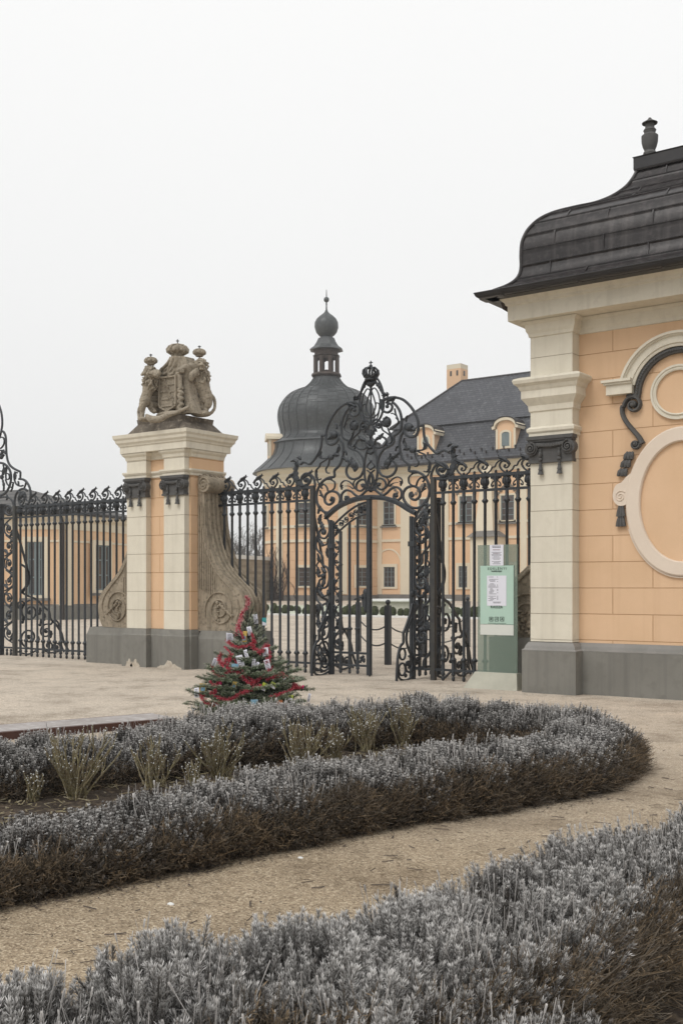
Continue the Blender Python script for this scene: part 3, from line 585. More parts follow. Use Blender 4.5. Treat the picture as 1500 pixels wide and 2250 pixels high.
# ============================================================ rubble wall, trees, vine
def rubble():
    a = np.array(W(-11.5, 90)[:2]); b = np.array(W(-6.6, 103.5)[:2]); d = nrm(b - a); n = np.array((-d[1], d[0])) * .5
    root = thing('rubble_wall', 'rough stone garden wall with white coping beside the tower', 'wall', (*a, .3))
    MB().slab([a, b, b + n, a + n], .2, 4.15).build('masonry', M['rubble'], root, smooth=0)
    MB().slab([a - n * .25, b - n * .25, b + n * 1.25, a + n * 1.25], 4.15, 4.5).build('coping', M['white'], root, smooth=0)
rubble()
def bare_tree(x, t, h, label, seed):
    r = random.Random(seed); p = W((x - 750) / F * t, t, .3)
    root = thing('bare_tree', label, 'tree', p, 'bare trees beyond the rubble wall'); tr = MB(); cr = MB()
    def grow(q, d, L, rad, dep):
        pts = [np.array(q)]; dd = np.array(d)
        for k in range(4):
            dd = nrm(dd + np.array((r.gauss(0, .12), r.gauss(0, .12), r.gauss(.05, .08)))); pts.append(pts[-1] + dd * L / 4)
        (tr if dep < 2 else cr).tube(pts, [rad * (1 - .35 * k / 4) for k in range(5)], 5 if dep < 2 else 3, caps=False)
        if dep < 5:
            for _ in range(3 if dep else 5):
                f = r.choice((2, 3, 4)); ax = np.array((r.gauss(0, .55), r.gauss(0, .55), r.gauss(.25, .3)))
                grow(pts[f], nrm(dd * .9 + ax), L * r.uniform(.6, .8), max(rad * .6, .022), dep + 1)
    grow(p, (0, 0, 1.), h * .3, .16, 0)
    tr.build('trunk', M['fartwig'], root); cr.build('crown', M['fartwig'], root)
for k, (x, t, h, l) in enumerate(((505, 118, 9, 'bare grey tree behind the pier scroll, leftmost of the bare trees'), (540, 124, 10.5, 'tall bare tree in the middle of the bare trees behind the wall'), (574, 116, 9.5, 'bare tree nearest the round tower behind the rubble wall'), (522, 130, 8, 'smaller bare tree farthest back behind the rubble wall'))):
    bare_tree(x, t, h, l, 11 + k)
def vine():
    cx_, cy_, Rw, zf, cl = TC; r = random.Random(5)
    mb = MB(); o = None
    for k in range(46):
        a = cl + R(r.uniform(-66, -40) if r.random() < .8 else r.uniform(-40, -15)); z = .5; pts = []
        top = r.uniform(2.2, 6.6) if r.random() < .7 else r.uniform(1., 3)
        if a > cl - R(40): top *= .45
        while z < top: pts.append((cx_ + (Rw + .16) * math.cos(a), cy_ + (Rw + .16) * math.sin(a), z)); z += .35; a += R(r.gauss(0, 1.8))
        if len(pts) > 2: mb.tube(pts, [.05 * (1 - .7 * i / len(pts)) for i in range(len(pts))], 4)
    a = cl - R(50); tag(mb.build('climbing_vine', M['brownwood'], None, uses=(cx_ + Rw * math.cos(a), cy_ + Rw * math.sin(a), .4)), 'leafless brown vine climbing the foot of the round tower', 'vine')
vine()

# ============================================================ fountain basin, topiary, bollards, chains
def fountain():
    c = W((896 - 750) / F * 68, 68, .2); root = thing('fountain_basin', 'round stone basin with white frosted rim on the lawn', 'fountain', c)
    MB().lathe([(2.75, -.2), (2.75, .05), (2.55, .1), (2.5, .5), (2.62, .56), (2.3, .56), (2.3, .3), (0, .3)], 40, c).build('bowl', M['concrete'], root, smooth=30)
    MB().lathe([(2.68, .56), (2.74, .6), (2.72, .7), (2.3, .7), (2.28, .565)], 40, c).build('rim', M['white'], root, smooth=30)
fountain()
def topiary():
    def ballmesh(seed):
        mb = MB(); mb.ball((0, 0, .42), (.33, .33, .42), 16, 12); r = random.Random(seed); v2 = []
        for p in mb.v:
            q = Vector(p); n = noise.noise(q * 5 + Vector((seed, 0, 0))); k = 1 + n * .22 + r.uniform(-.04, .04); v2.append((q.x * k, q.y * k, .42 + (q.z - .42) * k))
        mb.v = v2
        for _ in range(500):   # leaf clumps over the surface
            d = nrm(np.array([r.gauss(0, 1) for _ in range(3)])); p = d * np.array((.34, .34, .43)) + np.array((0, 0, .42)); a = nrm(np.cross(d, [r.gauss(0, 1) for _ in range(3)])) * .035; b = d * .05
            mb.add([p - a, p + a, p + b + a * .3], [(0, 1, 2)])
        return mb
    xs1 = [497, 512, 536, 559, 601, 612, 626, 655, 670, 676, 759, 771, 783, 797, 823, 842, 862, 880, 893, 1000, 1019, 1034, 1052]
    xs2 = [585, 603, 626, 638, 641, 651, 675, 766, 779, 806, 901, 915, 1006, 1020, 1041]
    protos = []
    n = 0
    for row, v, xs, lab, g in ((0, 51., xs1, 'clipped round box bush in the front row on the lawn before the palace', 'clipped box bushes, front row'), (1, 57.5, xs2, 'clipped round box bush in the back row on the lawn before the palace', 'clipped box bushes, back row')):
        for x in xs:
            u, _ = on(x, 1300, v); z = gz(u, v) + .02
            if len(protos) < 3:
                o = ballmesh(n).build('box_bush', M['topiary'], None, smooth=60); protos.append(o)
            else:
                o = protos[n % 3].copy(); scene.collection.objects.link(o)
            s = random.uniform(.85, 1.12) * (.6 if row == 0 else .56); o.scale = (s, s, s * random.uniform(.9, 1.1)); o.rotation_euler[2] = random.uniform(0, 6); o.location = (u, v, z); tag(o, lab, 'bush', g); n += 1
topiary()
def bollards():
    ps = [(787, 1432, 1318, 'black bollard with round knob standing behind the lock of the closed gate leaf'), (852, 1461, 1320, 'black bollard with round knob standing in the open gateway'), (1027, 1422, 1313, 'black bollard with round knob behind the right fence next to the sign')]
    pos = []
    proto = None
    for i, (x, yb, yt, lab) in enumerate(ps):
        p = gp(x, yb); h = 1.36
        if proto is None:
            proto = thing('bollard', lab, 'bollard', p, 'chained bollards along the drive')
            MB().box(-.055, .055, -.055, .055, 0, h - .1).build('post', M['iron'], None, smooth=0).parent = proto
            m2 = MB(); m2.ball((0, 0, h - .03), .055, 10, 8); m2.tube([(0, 0, h - .12), (0, 0, h - .05)], .035, 8); m2.build('knob', M['iron'], None).parent = proto
        else:
            o = copy_tree(proto); o.location = p; tag(o, lab)
        pos.append(p)
    def chain(a, b, z, sag, lab):
        a = np.array(a); b = np.array(b); L = np.linalg.norm(a[:2] - b[:2]); n = max(8, int(L / .05)); mb = MB()
        pts = [(a[0] + (b[0] - a[0]) * k / n, a[1] + (b[1] - a[1]) * k / n, z - sag * 4 * (k / n) * (1 - k / n)) for k in range(n + 1)]
        for k in range(n):
            p, q = np.array(pts[k]), np.array(pts[k + 1]); d = nrm(q - p); s = np.cross(d, (0, 0, 1.)) if k % 2 else np.cross(np.cross(d, (0, 0, 1.)), d); s = nrm(s) * .014; l = d * .034; c = (p + q) / 2
            mb.tube([c - l, c - l * .6 + s, c + l * .6 + s, c + l, c + l * .6 - s, c - l * .6 - s, c - l], .006, 4, caps=False)
        c = (a + b) / 2; tag(mb.build('chain', M['iron'], None, uses=(c[0], c[1], z - sag)), lab, 'chain', 'chains between the bollards')
    a, b, c = pos
    chain(a, b, .86, .2, 'upper chain hanging left of the gateway bollard'); chain(a, b, .5, .2, 'lower chain hanging left of the gateway bollard')
    m = (np.array(b) + (np.array(c) - np.array(b)) * .36)
    chain(b, m, .86, .22, 'upper chain hanging right of the gateway bollard'); chain(b, m, .5, .22, 'lower chain hanging right of the gateway bollard')
    o = copy_tree(proto); o.location = m; tag(o, 'black bollard half hidden behind the open gate leaf')
    chain(m, c, .86, .25, 'upper chain seen behind the right fence'); chain(m, c, .5, .25, 'lower chain seen behind the right fence')
bollards()
# ============================================================ shared ornaments
def tassel(mb, x, y, z, L, w):
    for k, (f, q) in enumerate(((.0, .55), (.33, .8), (.66, 1.))):
        zz = z - L * f; h = L * .36
        mb.lathe([(w * .12, zz), (w * .36 * q, zz - h * .15), (w * .42 * q, zz - h * .5), (w * .55 * q, zz - h * .95), (w * .1, zz - h)][::-1], 8, (x, y, 0))
def capital(parent, u0, u1, vf, zt, zb):
    c = (u0 + u1) / 2; W2 = (u1 - u0) / 2; H = zt - zb
    mb = MB(); mb.box(u0 - .035, u1 + .035, vf - .08, vf + .1, zt - H * .13, zt).box(u0 - .02, u1 + .02, vf - .06, vf + .1, zt - H * .2, zt - H * .13)
    mb.box(u0 - .008, u1 + .008, vf - .03, vf + .1, zb, zt - H * .2); mb.box(u0 - .02, u1 + .02, vf - .045, vf + .1, zb, zb + H * .1)
    pth = catmull([(u0 + W2 * .35, zt - H * .32), (c, zt - H * .38), (u1 - W2 * .35, zt - H * .32)], 8); mb.strap(pth, H * .17, .12, vf - .02)
    for k in range(9): mb.ball((u0 + W2 * .5 + W2 * k / 8, vf - .07, zt - H * .36), (.018, .02, H * .075), 6, 5)
    for s in (-1, 1):
        vx = c + s * (W2 * .88); vz = zt - H * .46; r = H * .26
        mb.lathe([(r * .98, 0), (r, .03), (r * .9, .05), (0, .05)][::-1], 18, (0, 0, 0)) if False else None
        n = 20; base = len(mb.v); mb.prism([(vx + r * math.cos(2 * PI * k / n), vz + r * math.sin(2 * PI * k / n)) for k in range(n)], vf - .07, vf + .06)
        sp = spiral(vx, vz, r * .9, r * .12, PI / 2 if s < 0 else PI / 2, 2.1 * s, 36); mb.strap(sp, r * .2, .05, vf - .085); mb.ball((vx, vf - .09, vz), (r * .2, .03, r * .2))
    cap = mb.build('capital', M['capital'], parent, smooth=40)
    for s in (-1, 1):
        t = MB(); x = c + s * W2 * .45; t.tube([(x, vf - .05, zt - H * .48), (x, vf - .05, zb - .0)], .018, 6); t.ball((x, vf - .06, zb + H * .3), (.03, .03, .05)); t.ball((x, vf - .06, zb + H * .12), (.035, .03, .03)); tassel(t, x, vf - .045, zb + .02, .2, .09); t.build('tassel', M['capital'], cap, smooth=50)
    return cap

# ============================================================ gate pier with scroll buttresses
FV = 16.6                                   # plane of the ironwork
def pier():
    vf, vw, vb = 15.83, 15.97, 16.95
    ul = on(278.7, 1200, vf)[0]; a1 = on(321, 1200, vf)[0]; a2 = on(360, 1200, vf)[0]; ur = on(405, 1200, vf)[0]; uw = ur + .045
    z0, z1, zc0, zc1 = .66, .79, 3.5, 3.9
    root = thing('gate_pier', 'tall peach and cream gate pier with dark capitals and stone scrolls either side', 'gate pier', ((ul + ur) / 2, 16.4, 0))
    MB().box(ul + .08, uw, vw, vb, 0, 4.7).build('wall', M['orange_j'], root, smooth=0)
    for a, b in ((ul, a1), (a2, ur)):
        MB().box(a, b, vf, vw, z1 - .02, 4.68).build('pilaster', M['cream_p'], root, smooth=0)
        capital(root, a, b, vf, zc1, zc0)
    # stepped outline used by plinth and cornice
    plan = [(ul, vb), (ul, vf), (a1, vf), (a1, vw), (a2, vw), (a2, vf), (ur, vf), (ur, vw + .0), (uw, vw), (uw, vb)]
    mb = MB(); mb.mould(plan, [(0, -.1), (.075, -.1), (.075, z0), (.055, z0 + .02), (.03, z1 - .03), (.02, z1), (-.03, z1)]); mb.build('plinth', M['grey'], root, smooth=0)
    # flaked paint low on the plinth
    mb = MB(); r = random.Random(4)
    for cxp, wdt in ((a2 - .02 + .25, .34), (a1 - .25, .14), (ul + .15, .1)):
        pts = [(cxp - wdt, .0)] + [(cxp - wdt + 2 * wdt * k / 14, .03 + .13 * math.sin(PI * k / 14) * r.uniform(.3, 1.2)) for k in range(15)] + [(cxp + wdt, .0)]
        mb.prism(pts, vf - .079, vf - .07)
    mb.build('flaked_paint', M['stone_flake'], root, smooth=0)
    mb = MB(); mb.mould(plan, [(-.02, 3.9), (.03, 3.905), (.03, 3.95), (.05, 3.97), (.07, 4.0), (.07, 4.03), (-.02, 4.04)]); mb.build('architrave', M['cream'], root, smooth=0)
    q = [(ul, vb), (ul, vf), (ur, vf), (uw, vw), (uw, vb)]; q = [(ul, vb), (ul, vf), (uw, vf), (uw, vb)]
    mb = MB(); mb.mould(plan, [(-.02, 4.26), (.015, 4.28), (.03, 4.34), (.07, 4.38), (.085, 4.42), (-.02, 4.425)])
    mb.mould(q + [q[0]], [(-.1, 4.424), (.10, 4.425), (.10, 4.56), (.12, 4.57), (.13, 4.60), (.165, 4.64), (.175, 4.69), (.205, 4.73), (.215, 4.80), (-.1, 4.82)])
    mb.box(ul, uw, vf, vb, 4.6, 4.8); mb.build('cornice', M['cream'], root, smooth=0)
    for s in (1, -1):
        # carved scroll buttress; traced on its own front plane, the left one is its mirror
        Zp = lambda x, y: on(160 + x / 3.75, 1020 + y / 3.75, 16.17)
        outl = [Zp(*p) for p in ((1030, 100), (1045, 88), (1075, 95), (1088, 130), (1100, 200), (1082, 240), (1086, 350), (1092, 480), (1115, 620), (1160, 770), (1225, 890), (1310, 985), (1385, 1070), (1415, 1180), (1405, 1290), (1370, 1375))]
        x0 = uw - .02
        outl = [(x0, outl[0][1])] + outl[1:]; outl = catmull(outl, 4) + [(x0, z1 - .03)]
        outl = [(float(a), float(b)) for a, b in outl]; cu = (ul + .08 + uw) / 2
        mir = (lambda a: a) if s > 0 else (lambda a: 2 * cu - a - .1)
        poly = [(mir(a), b) for a, b in outl]
        mb = MB(); n = len(poly)
        mb.prism(poly, 16.17, 16.86)
        vc = Zp(1215, 1200); ed = catmull([(mir(a), b) for a, b in [Zp(*p) for p in ((1060, 240), (1062, 360), (1068, 480), (1090, 640), (1130, 780), (1195, 900), (1280, 1000), (1345, 1090), (1372, 1190), (1350, 1290))]], 6)
        mb.strap(ed, .035, .05, 16.165)
        sp = [(mir(vc[0] + (a - vc[0])), b) for a, b in spiral(vc[0], vc[1], .42, .12, R(200), -1.9, 44)]; mb.strap(sp, .035, .06, 16.165)
        for k in range(9):     # upright flutes
            xx = x0 + .06 + k * .05; zb_ = 1.62 - k * .02; zt_ = 3.3 - k * .02 if k < 3 else 3.3 - (k - 2) * .24
            if zt_ > zb_ + .1: mb.box(min(mir(xx), mir(xx + .022)), max(mir(xx), mir(xx + .022)), 16.152, 16.172, zb_, zt_)
        for k in range(22):    # leaf drop in the eye
            f = k / 21; r2 = random.Random(k * 7 + (s > 0)); px = vc[0] + .02 + f * .30 if k % 2 else vc[0] - .03 + r2.uniform(-.05, .05); pz = vc[1] + .1 - f * .22 if k % 2 else vc[1] + .14 - f * .38
            mb.ball((mir(px), 16.15, pz), (r2.uniform(.02, .05), .04, r2.uniform(.02, .045)), 7, 5)
        # ribs over the rounded back
        for dv in (.12, .24, .36, .48, .6):
            rb = [(a, 16.17 + dv, b) for a, b in [(mir(p[0] + .008), p[1] + .008) for p in outl[2:-2]]]; mb.tube(rb, .028, 5)
        rz = Zp(1090, 165); mb.lathe([(.0, 0), (.13, .0), (.15, .04), (.15, .66), (.13, .7), (0, .7)], 16) if False else None
        n2 = 18; mb.prism([(mir(rz[0]) + .16 * math.cos(2 * PI * k / n2), rz[1] + .16 * math.sin(2 * PI * k / n2)) for k in range(n2)], 16.12, 16.9)
        mb.strap([(mir(a), b) for a, b in spiral(rz[0], rz[1], .15, .03, 0, 1.8, 30)], .03, .04, 16.115)
        mb.build('scroll_buttress', M['stone'], root, smooth=40)
        e0 = max(p[0] for p in outl); a_, b_ = mir(uw + .05), mir(e0 + .12 if s > 0 else e0 + .30); a_, b_ = min(a_, b_), max(a_, b_)
        pl = [(a_, 16.1), (b_, 16.1), (b_, 16.92), (a_, 16.92)]
        mb = MB(); mb.mould(pl[::-1] if False else [(a_, 16.92), (a_, 16.1), (b_, 16.1), (b_, 16.92)], [(-.05, -.1), (.0, -.1), (.0, z0 - .05), (-.02, z0), (-.05, z1 - .02), (-.1, z1 - .01)], closed=True); mb.box(a_ + .05, b_ - .05, 16.15, 16.87, z0, z1 - .015)
        mb.build('buttress_plinth', M['grey'], root, smooth=0)
    return ul, uw, vf, vb
M['stone_flake'] = mat('bare_flaked_render', (.55, .5, .42), (.4, .34, .27), 18, .95, .5, 60)
PIER = pier()

# ============================================================ lions with coat of arms
def statue():
    ul, uw, vf, vb = PIER; cx_, cy_ = (ul + uw) / 2, (vf + vb) / 2
    root = thing('coat_of_arms_statue', 'carved stone group of two crowned lions holding a coat of arms on the gate pier', 'statue', (cx_, cy_, 4.83))
    # pedestal stone
    mb = MB(); a, b, c, d = ul + .0, uw + .02, vf - .02, vb + .0; e = .3
    zt = 5.13; i0, i1 = .22, .22
    mb.add([(a, c, 4.81), (b, c, 4.81), (b, d, 4.81), (a, d, 4.81), (a + i0, c + .12, zt - .1), (b - i0, c + .12, zt - .1), (b - i0, d - .12, zt - .1), (a + i0, d - .12, zt - .1),
            (a + i0 - .01, c + .1, zt), (b - i0 + .01, c + .1, zt), (b - i0 + .01, d - .1, zt), (a + i0 - .01, d - .1, zt)],
           [(3, 2, 1, 0), (8, 9, 10, 11)] + [(k + i, k + (i + 1) % 4, k + 4 + (i + 1) % 4, k + 4 + i) for k in (0, 4) for i in range(4)])
    mb.build('pedestal', M['stone_ped'], root, smooth=0)
    t0 = 22.0
    def P(zx, zy, dy=0.):          # zoomed-photo sculpture coordinates -> world, dy = metres away from the camera
        return np.array(at(290 + zx / 7.143, 740 + zy / 7.143, t0 + dy))
    def cap(mb, pts, rs, n=12):
        q = catmull(pts, 4); rr = np.interp(np.linspace(0, len(rs) - 1, len(q)), range(len(rs)), rs); mb.tube(q, list(rr), n); mb.ball(q[0], rs[0] * 1.0, n, 8); mb.ball(q[-1], rs[-1] * 1.0, n, 8)
    k = 1 / 778 * 1.0
    def mane(mb, centre, rad, n, seed, down=.5, L=.1):
        r = random.Random(seed)
        for _ in range(n):
            d = nrm(np.array([r.gauss(0, 1), r.gauss(0, 1), r.gauss(0, 1)])); p = np.array(centre) + d * np.array(rad); q = p + np.array((d[0] * .01, d[1] * .01, -L * r.uniform(.6, 1.1))) + d * .01; m_ = (p + q) / 2 + d * .034
            mb.tube([p - d * .01, m_, q - d * .02], [.017, .020, .008], 6)
    # right lion, head turned to the front
    mb = MB()
    cap(mb, [P(1085, 600, .35), P(1090, 720, .35), P(1130, 850, .36), P(1165, 950, .38)], [.15, .165, .14, .14])
    cap(mb, [P(1170, 960, .36), P(1195, 1050, .33), P(1165, 1120, .34), P(1160, 1195, .32)], [.135, .085, .06, .05]); cap(mb, [P(1160, 1200, .3), P(1130, 1205, .18)], [.05, .045])
    cap(mb, [P(1110, 940, .45), P(1075, 1020, .4), P(1090, 1100, .38), P(1040, 1130, .3), P(960, 1130, .2)], [.12, .1, .065, .055, .05])
    cap(mb, [P(1010, 520, .3), P(930, 470, .2), P(850, 470, .1), P(775, 505, .03)], [.1, .085, .065, .06]); mb.ball(P(765, 520, -.02), .065, 10, 8)
    for j in range(4): mb.ball(P(742 + j * 20, 530 + j * 4, -.06), (.022, .03, .04), 6, 5)
    cap(mb, [P(1010, 560, .2), P(940, 600, .12), P(925, 660, .12)], [.09, .075, .06])
    cap(mb, [P(1215, 900, .5), P(1280, 960, .55), P(1300, 1060, .5), P(1285, 1140, .45), P(1230, 1200, .4), P(1170, 1210, .35)], [.05, .035, .032, .032, .036, .045])
    mb.ball(P(1072, 440, .28), (.125, .13, .135), 14, 10)
    mb.ball(P(1090, 455, .15), (.065, .09, .055), 10, 8); mb.ball(P(1100, 440, .07), (.035, .035, .022), 8, 6); mb.ball(P(1090, 505, .12), (.045, .06, .03), 8, 6)
    mb.ball(P(1055, 395, .16), (.035, .03, .018), 8, 6); mb.ball(P(1125, 400, .16), (.035, .03, .018), 8, 6); mb.tube([P(1092, 400, .14), P(1098, 435, .07)], [.025, .028], 8)
    mane(mb, P(1070, 430, .32), (.15, .13, .14), 70, 3, L=.12); mane(mb, P(1085, 600, .33), (.16, .15, .16), 80, 4, L=.13)
    fused(mb, 'lion', M['stone_lion'], root, .0065, 1, .006, .035)
    # left lion, profile to the left
    mb = MB()
    cap(mb, [P(275, 650, .3), P(262, 770, .3), P(240, 880, .3), P(205, 1000, .3)], [.12, .125, .105, .115])
    cap(mb, [P(200, 1010, .25), P(165, 1090, .22), P(160, 1190, .24), P(155, 1280, .22)], [.115, .075, .05, .045]); cap(mb, [P(155, 1285, .22), P(130, 1292, .14)], [.045, .04])
    cap(mb, [P(230, 1010, .4), P(280, 1070, .38), P(300, 1130, .36), P(345, 1170, .34)], [.1, .08, .055, .05])
    cap(mb, [P(310, 600, .22), P(350, 570, .14), P(400, 560, .05)], [.085, .07, .065]); mb.ball(P(385, 600, 0), .06, 10, 8); mb.ball(P(420, 570, 0), .055, 10, 8)
    cap(mb, [P(150, 1060, .45), P(112, 1130, .48), P(100, 1200, .45), P(112, 1270, .4)], [.035, .032, .028, .03])
    mb.ball(P(270, 545, .28), (.12, .12, .125), 14, 10); mb.ball(P(205, 570, .25), (.07, .06, .05), 10, 8); mb.ball(P(158, 595, .25), (.03, .035, .022), 8, 6); mb.ball(P(188, 640, .25), (.045, .035, .018), 8, 6)
    mb.ball(P(205, 525, .22), (.03, .03, .02), 8, 6); mb.tube([P(200, 530, .24), P(150, 590, .24)], [.03, .02], 8); mb.ball(P(235, 470, .22), (.05, .05, .03), 8, 6)
    mane(mb, P(305, 545, .28), (.11, .13, .14), 70, 8, L=.12); mane(mb, P(280, 690, .28), (.12, .12, .15), 70, 9, L=.13)
    fused(mb, 'lion', M['stone_lion'], root, .0065, 1, .006, .035)
    # mantle with folds, a slab facing the front (world -Y)
    C = P(640, 700, .2)
    def U(zx, zy, dv=0.): u, z = on(290 + zx / 7.143, 740 + zy / 7.143, 16.0 + dv); return u, z
    mb = MB(); lv = [(300, 610, 815), (340, 600, 828), (400, 565, 850), (460, 510, 870), (520, 430, 868), (560, 385, 860), (640, 370, 850), (760, 350, 860), (880, 340, 870), (1000, 335, 900), (1100, 330, 930), (1190, 330, 950)]
    n = 40; vs = []
    for i, (zy, xa, xb) in enumerate(lv):
        for j in range(n + 1):
            f = j / n; u, z = U(xa + (xb - xa) * f, zy + (40 * abs(f - .5) * 2 if zy < 560 else 0) * (0 if i < 3 else 1) * 0)
            fold = .022 * math.sin(f * 26 + i * .5) * (1 if i else .3) + .10 * (1 - (2 * f - 1) ** 2) * (1 - i / 14)
            vs.append((u, 16.05 - fold - (.02 if i < 5 else 0), z))
    m2 = len(vs)
    vs += [(p[0], 16.3, p[2]) for p in vs]
    L = len(lv); c = n + 1
    fs = [(i * c + j, i * c + j + 1, (i + 1) * c + j + 1, (i + 1) * c + j) for i in range(L - 1) for j in range(n)]
    fs += [(m2 + (i + 1) * c + j, m2 + (i + 1) * c + j + 1, m2 + i * c + j + 1, m2 + i * c + j) for i in range(L - 1) for j in range(n)]
    bd = [j for j in range(c)] + [i * c + n for i in range(1, L)] + [(L - 1) * c + j for j in range(n - 1, -1, -1)] + [i * c for i in range(L - 2, 0, -1)]
    fs += [(bd[k], m2 + bd[k], m2 + bd[(k + 1) % len(bd)], bd[(k + 1) % len(bd)]) for k in range(len(bd))]
    mb.add(vs, fs)
    for sx_, pts in ((0, ((620, 320), (560, 420), (450, 530), (405, 590))), (1, ((640, 330), (600, 450), (560, 560), (480, 590))), (2, ((700, 330), (690, 450), (660, 560), (600, 600))), (3, ((760, 330), (800, 450), (790, 540), (700, 590)))):
        mb.tube([(U(*p)[0], 15.99, U(*p)[1]) for p in catmull(pts, 5)], .035, 8)
    for side, xs in ((0, (385, 350)), (1, (740, 800))):   # zigzag cascade of cloth at each side
        for q in range(3):
            pts = [(xs[0] + (xs[1] - xs[0]) * q / 2, 600), (xs[0] + (xs[1] - xs[0]) * q / 2, 780)]; zy = 800
            while zy < 1180: pts.append((xs[0] + (xs[1] - xs[0]) * q / 2 + (28 if int(zy / 45) % 2 else -28), zy)); zy += 45
            mb.tube([(U(*p)[0], 15.97 - .02 * q, U(*p)[1]) for p in catmull(pts, 4)], .042, 8)
    fused(mb, 'mantle', M['stone_lion'], root, .007, 1, .004, .05)
    # shield
    mb = MB(); pts = [(430, 635), (705, 598), (705, 1040), (695, 1090), (560, 1178), (445, 1120), (430, 1060)]; sh = [U(*p, -.1) for p in pts]
    mb.prism(sh, 15.9, 16.0); mb.trim(sh[::-1], [(-.0, 0), (-.0, .04), (.035, .04), (.035, 0)], 15.9, closed=True)
    for a, b in (((540, 750), (700, 738)), ((440, 872), (700, 850)), ((470, 985), (580, 975)), ((450, 1100), (640, 1078))): mb.strap([U(*a, -.1), U(*b, -.1)], .03, .03, 15.895)
    r = random.Random(2)
    for q in range(46):
        f = q / 45; x, z = U(500 + 165 * f + r.uniform(-16, 16), 640 + 410 * f, -.1); mb.ball((x, 15.885, z), (.02, .025, .02), 6, 5)
    mb.build('shield', M['stone_lion'], root, smooth=40)
    # laurel garland
    mb = MB(); gpth = catmull([P(225, 1245, 0), P(300, 1290, -.12), (P(430, 1290, -.16)), P(560, 1230, -.12), P(700, 1185, -.08), P(880, 1105, .0)], 9); gr = np.interp(np.linspace(0, 1, len(gpth)), [0, .15, .45, .7, 1], [.05, .1, .09, .045, .035])
    mb.tube(gpth, list(gr * .5), 10)
    for i, p in enumerate(gpth):
        for q in range(9):
            a = q * 2 * PI / 9 + i * .4; d = np.array((-math.cos(a) * SN, math.cos(a) * CS, math.sin(a))); mb.ball(p + d * gr[i] * .58, (.030, .018, .020), 6, 5)
    fused(mb, 'garland', M['stone_lion'], root, .006, 0, .004, .03)
    # base rock under the lions
    mb = MB(); mb.ball(P(1080, 1205, .4), (.22, .22, .07), 12, 8); mb.ball(P(200, 1295, .25), (.14, .16, .05), 12, 8); mb.ball(P(620, 1215, .3), (.4, .2, .07), 12, 8); mb.build('rock', M['stone_lion'], root, smooth=80)
    def crown(c, r, h):
        mb = MB(); mb.lathe([(r * .62, 0), (r * .66, h * .05), (r * .6, h * .12), (r * .62, h * .2)], 20, c)
        mb.lathe([(r * .6, h * .2), (r * .95, h * .38), (r, h * .58), (r * .8, h * .82), (r * .4, h * .95), (0, h)], 20, c)
        for q in range(8):
            a = 2 * PI * q / 8; mb.tube([(c[0] + rr * math.cos(a), c[1] + rr * math.sin(a), c[2] + zz) for rr, zz in ((r * .62, h * .2), (r * 1.0, h * .4), (r * 1.04, h * .6), (r * .82, h * .86), (r * .1, h * 1.02))], r * .14, 6)
            b = a + PI / 8; mb.ball((c[0] + r * .93 * math.cos(b), c[1] + r * .93 * math.sin(b), c[2] + h * .45), (r * .17,) * 3, 7, 5)
        fm = mb.build('crown', M['stone_lion'], root, smooth=60)
        x = MB(); x.ball((c[0], c[1], c[2] + h * 1.08), h * .1, 8, 6); x.tube([(c[0], c[1], c[2] + h), (c[0], c[1], c[2] + h * 1.5)], .012, 6); x.tube([(c[0] - .03 * CS, c[1] - .03 * SN, c[2] + h * 1.36), (c[0] + .03 * CS, c[1] + .03 * SN, c[2] + h * 1.36)], .011, 6); x.build('cross', M['capital'], fm)
    u, z = U(715, 300, .15); crown((u, 16.15, z - .01), .205, .235)
    p = P(1057, 308, .3); crown(p, .12, .15); p = P(295, 440, .28); crown(p, .12, .15)
statue()

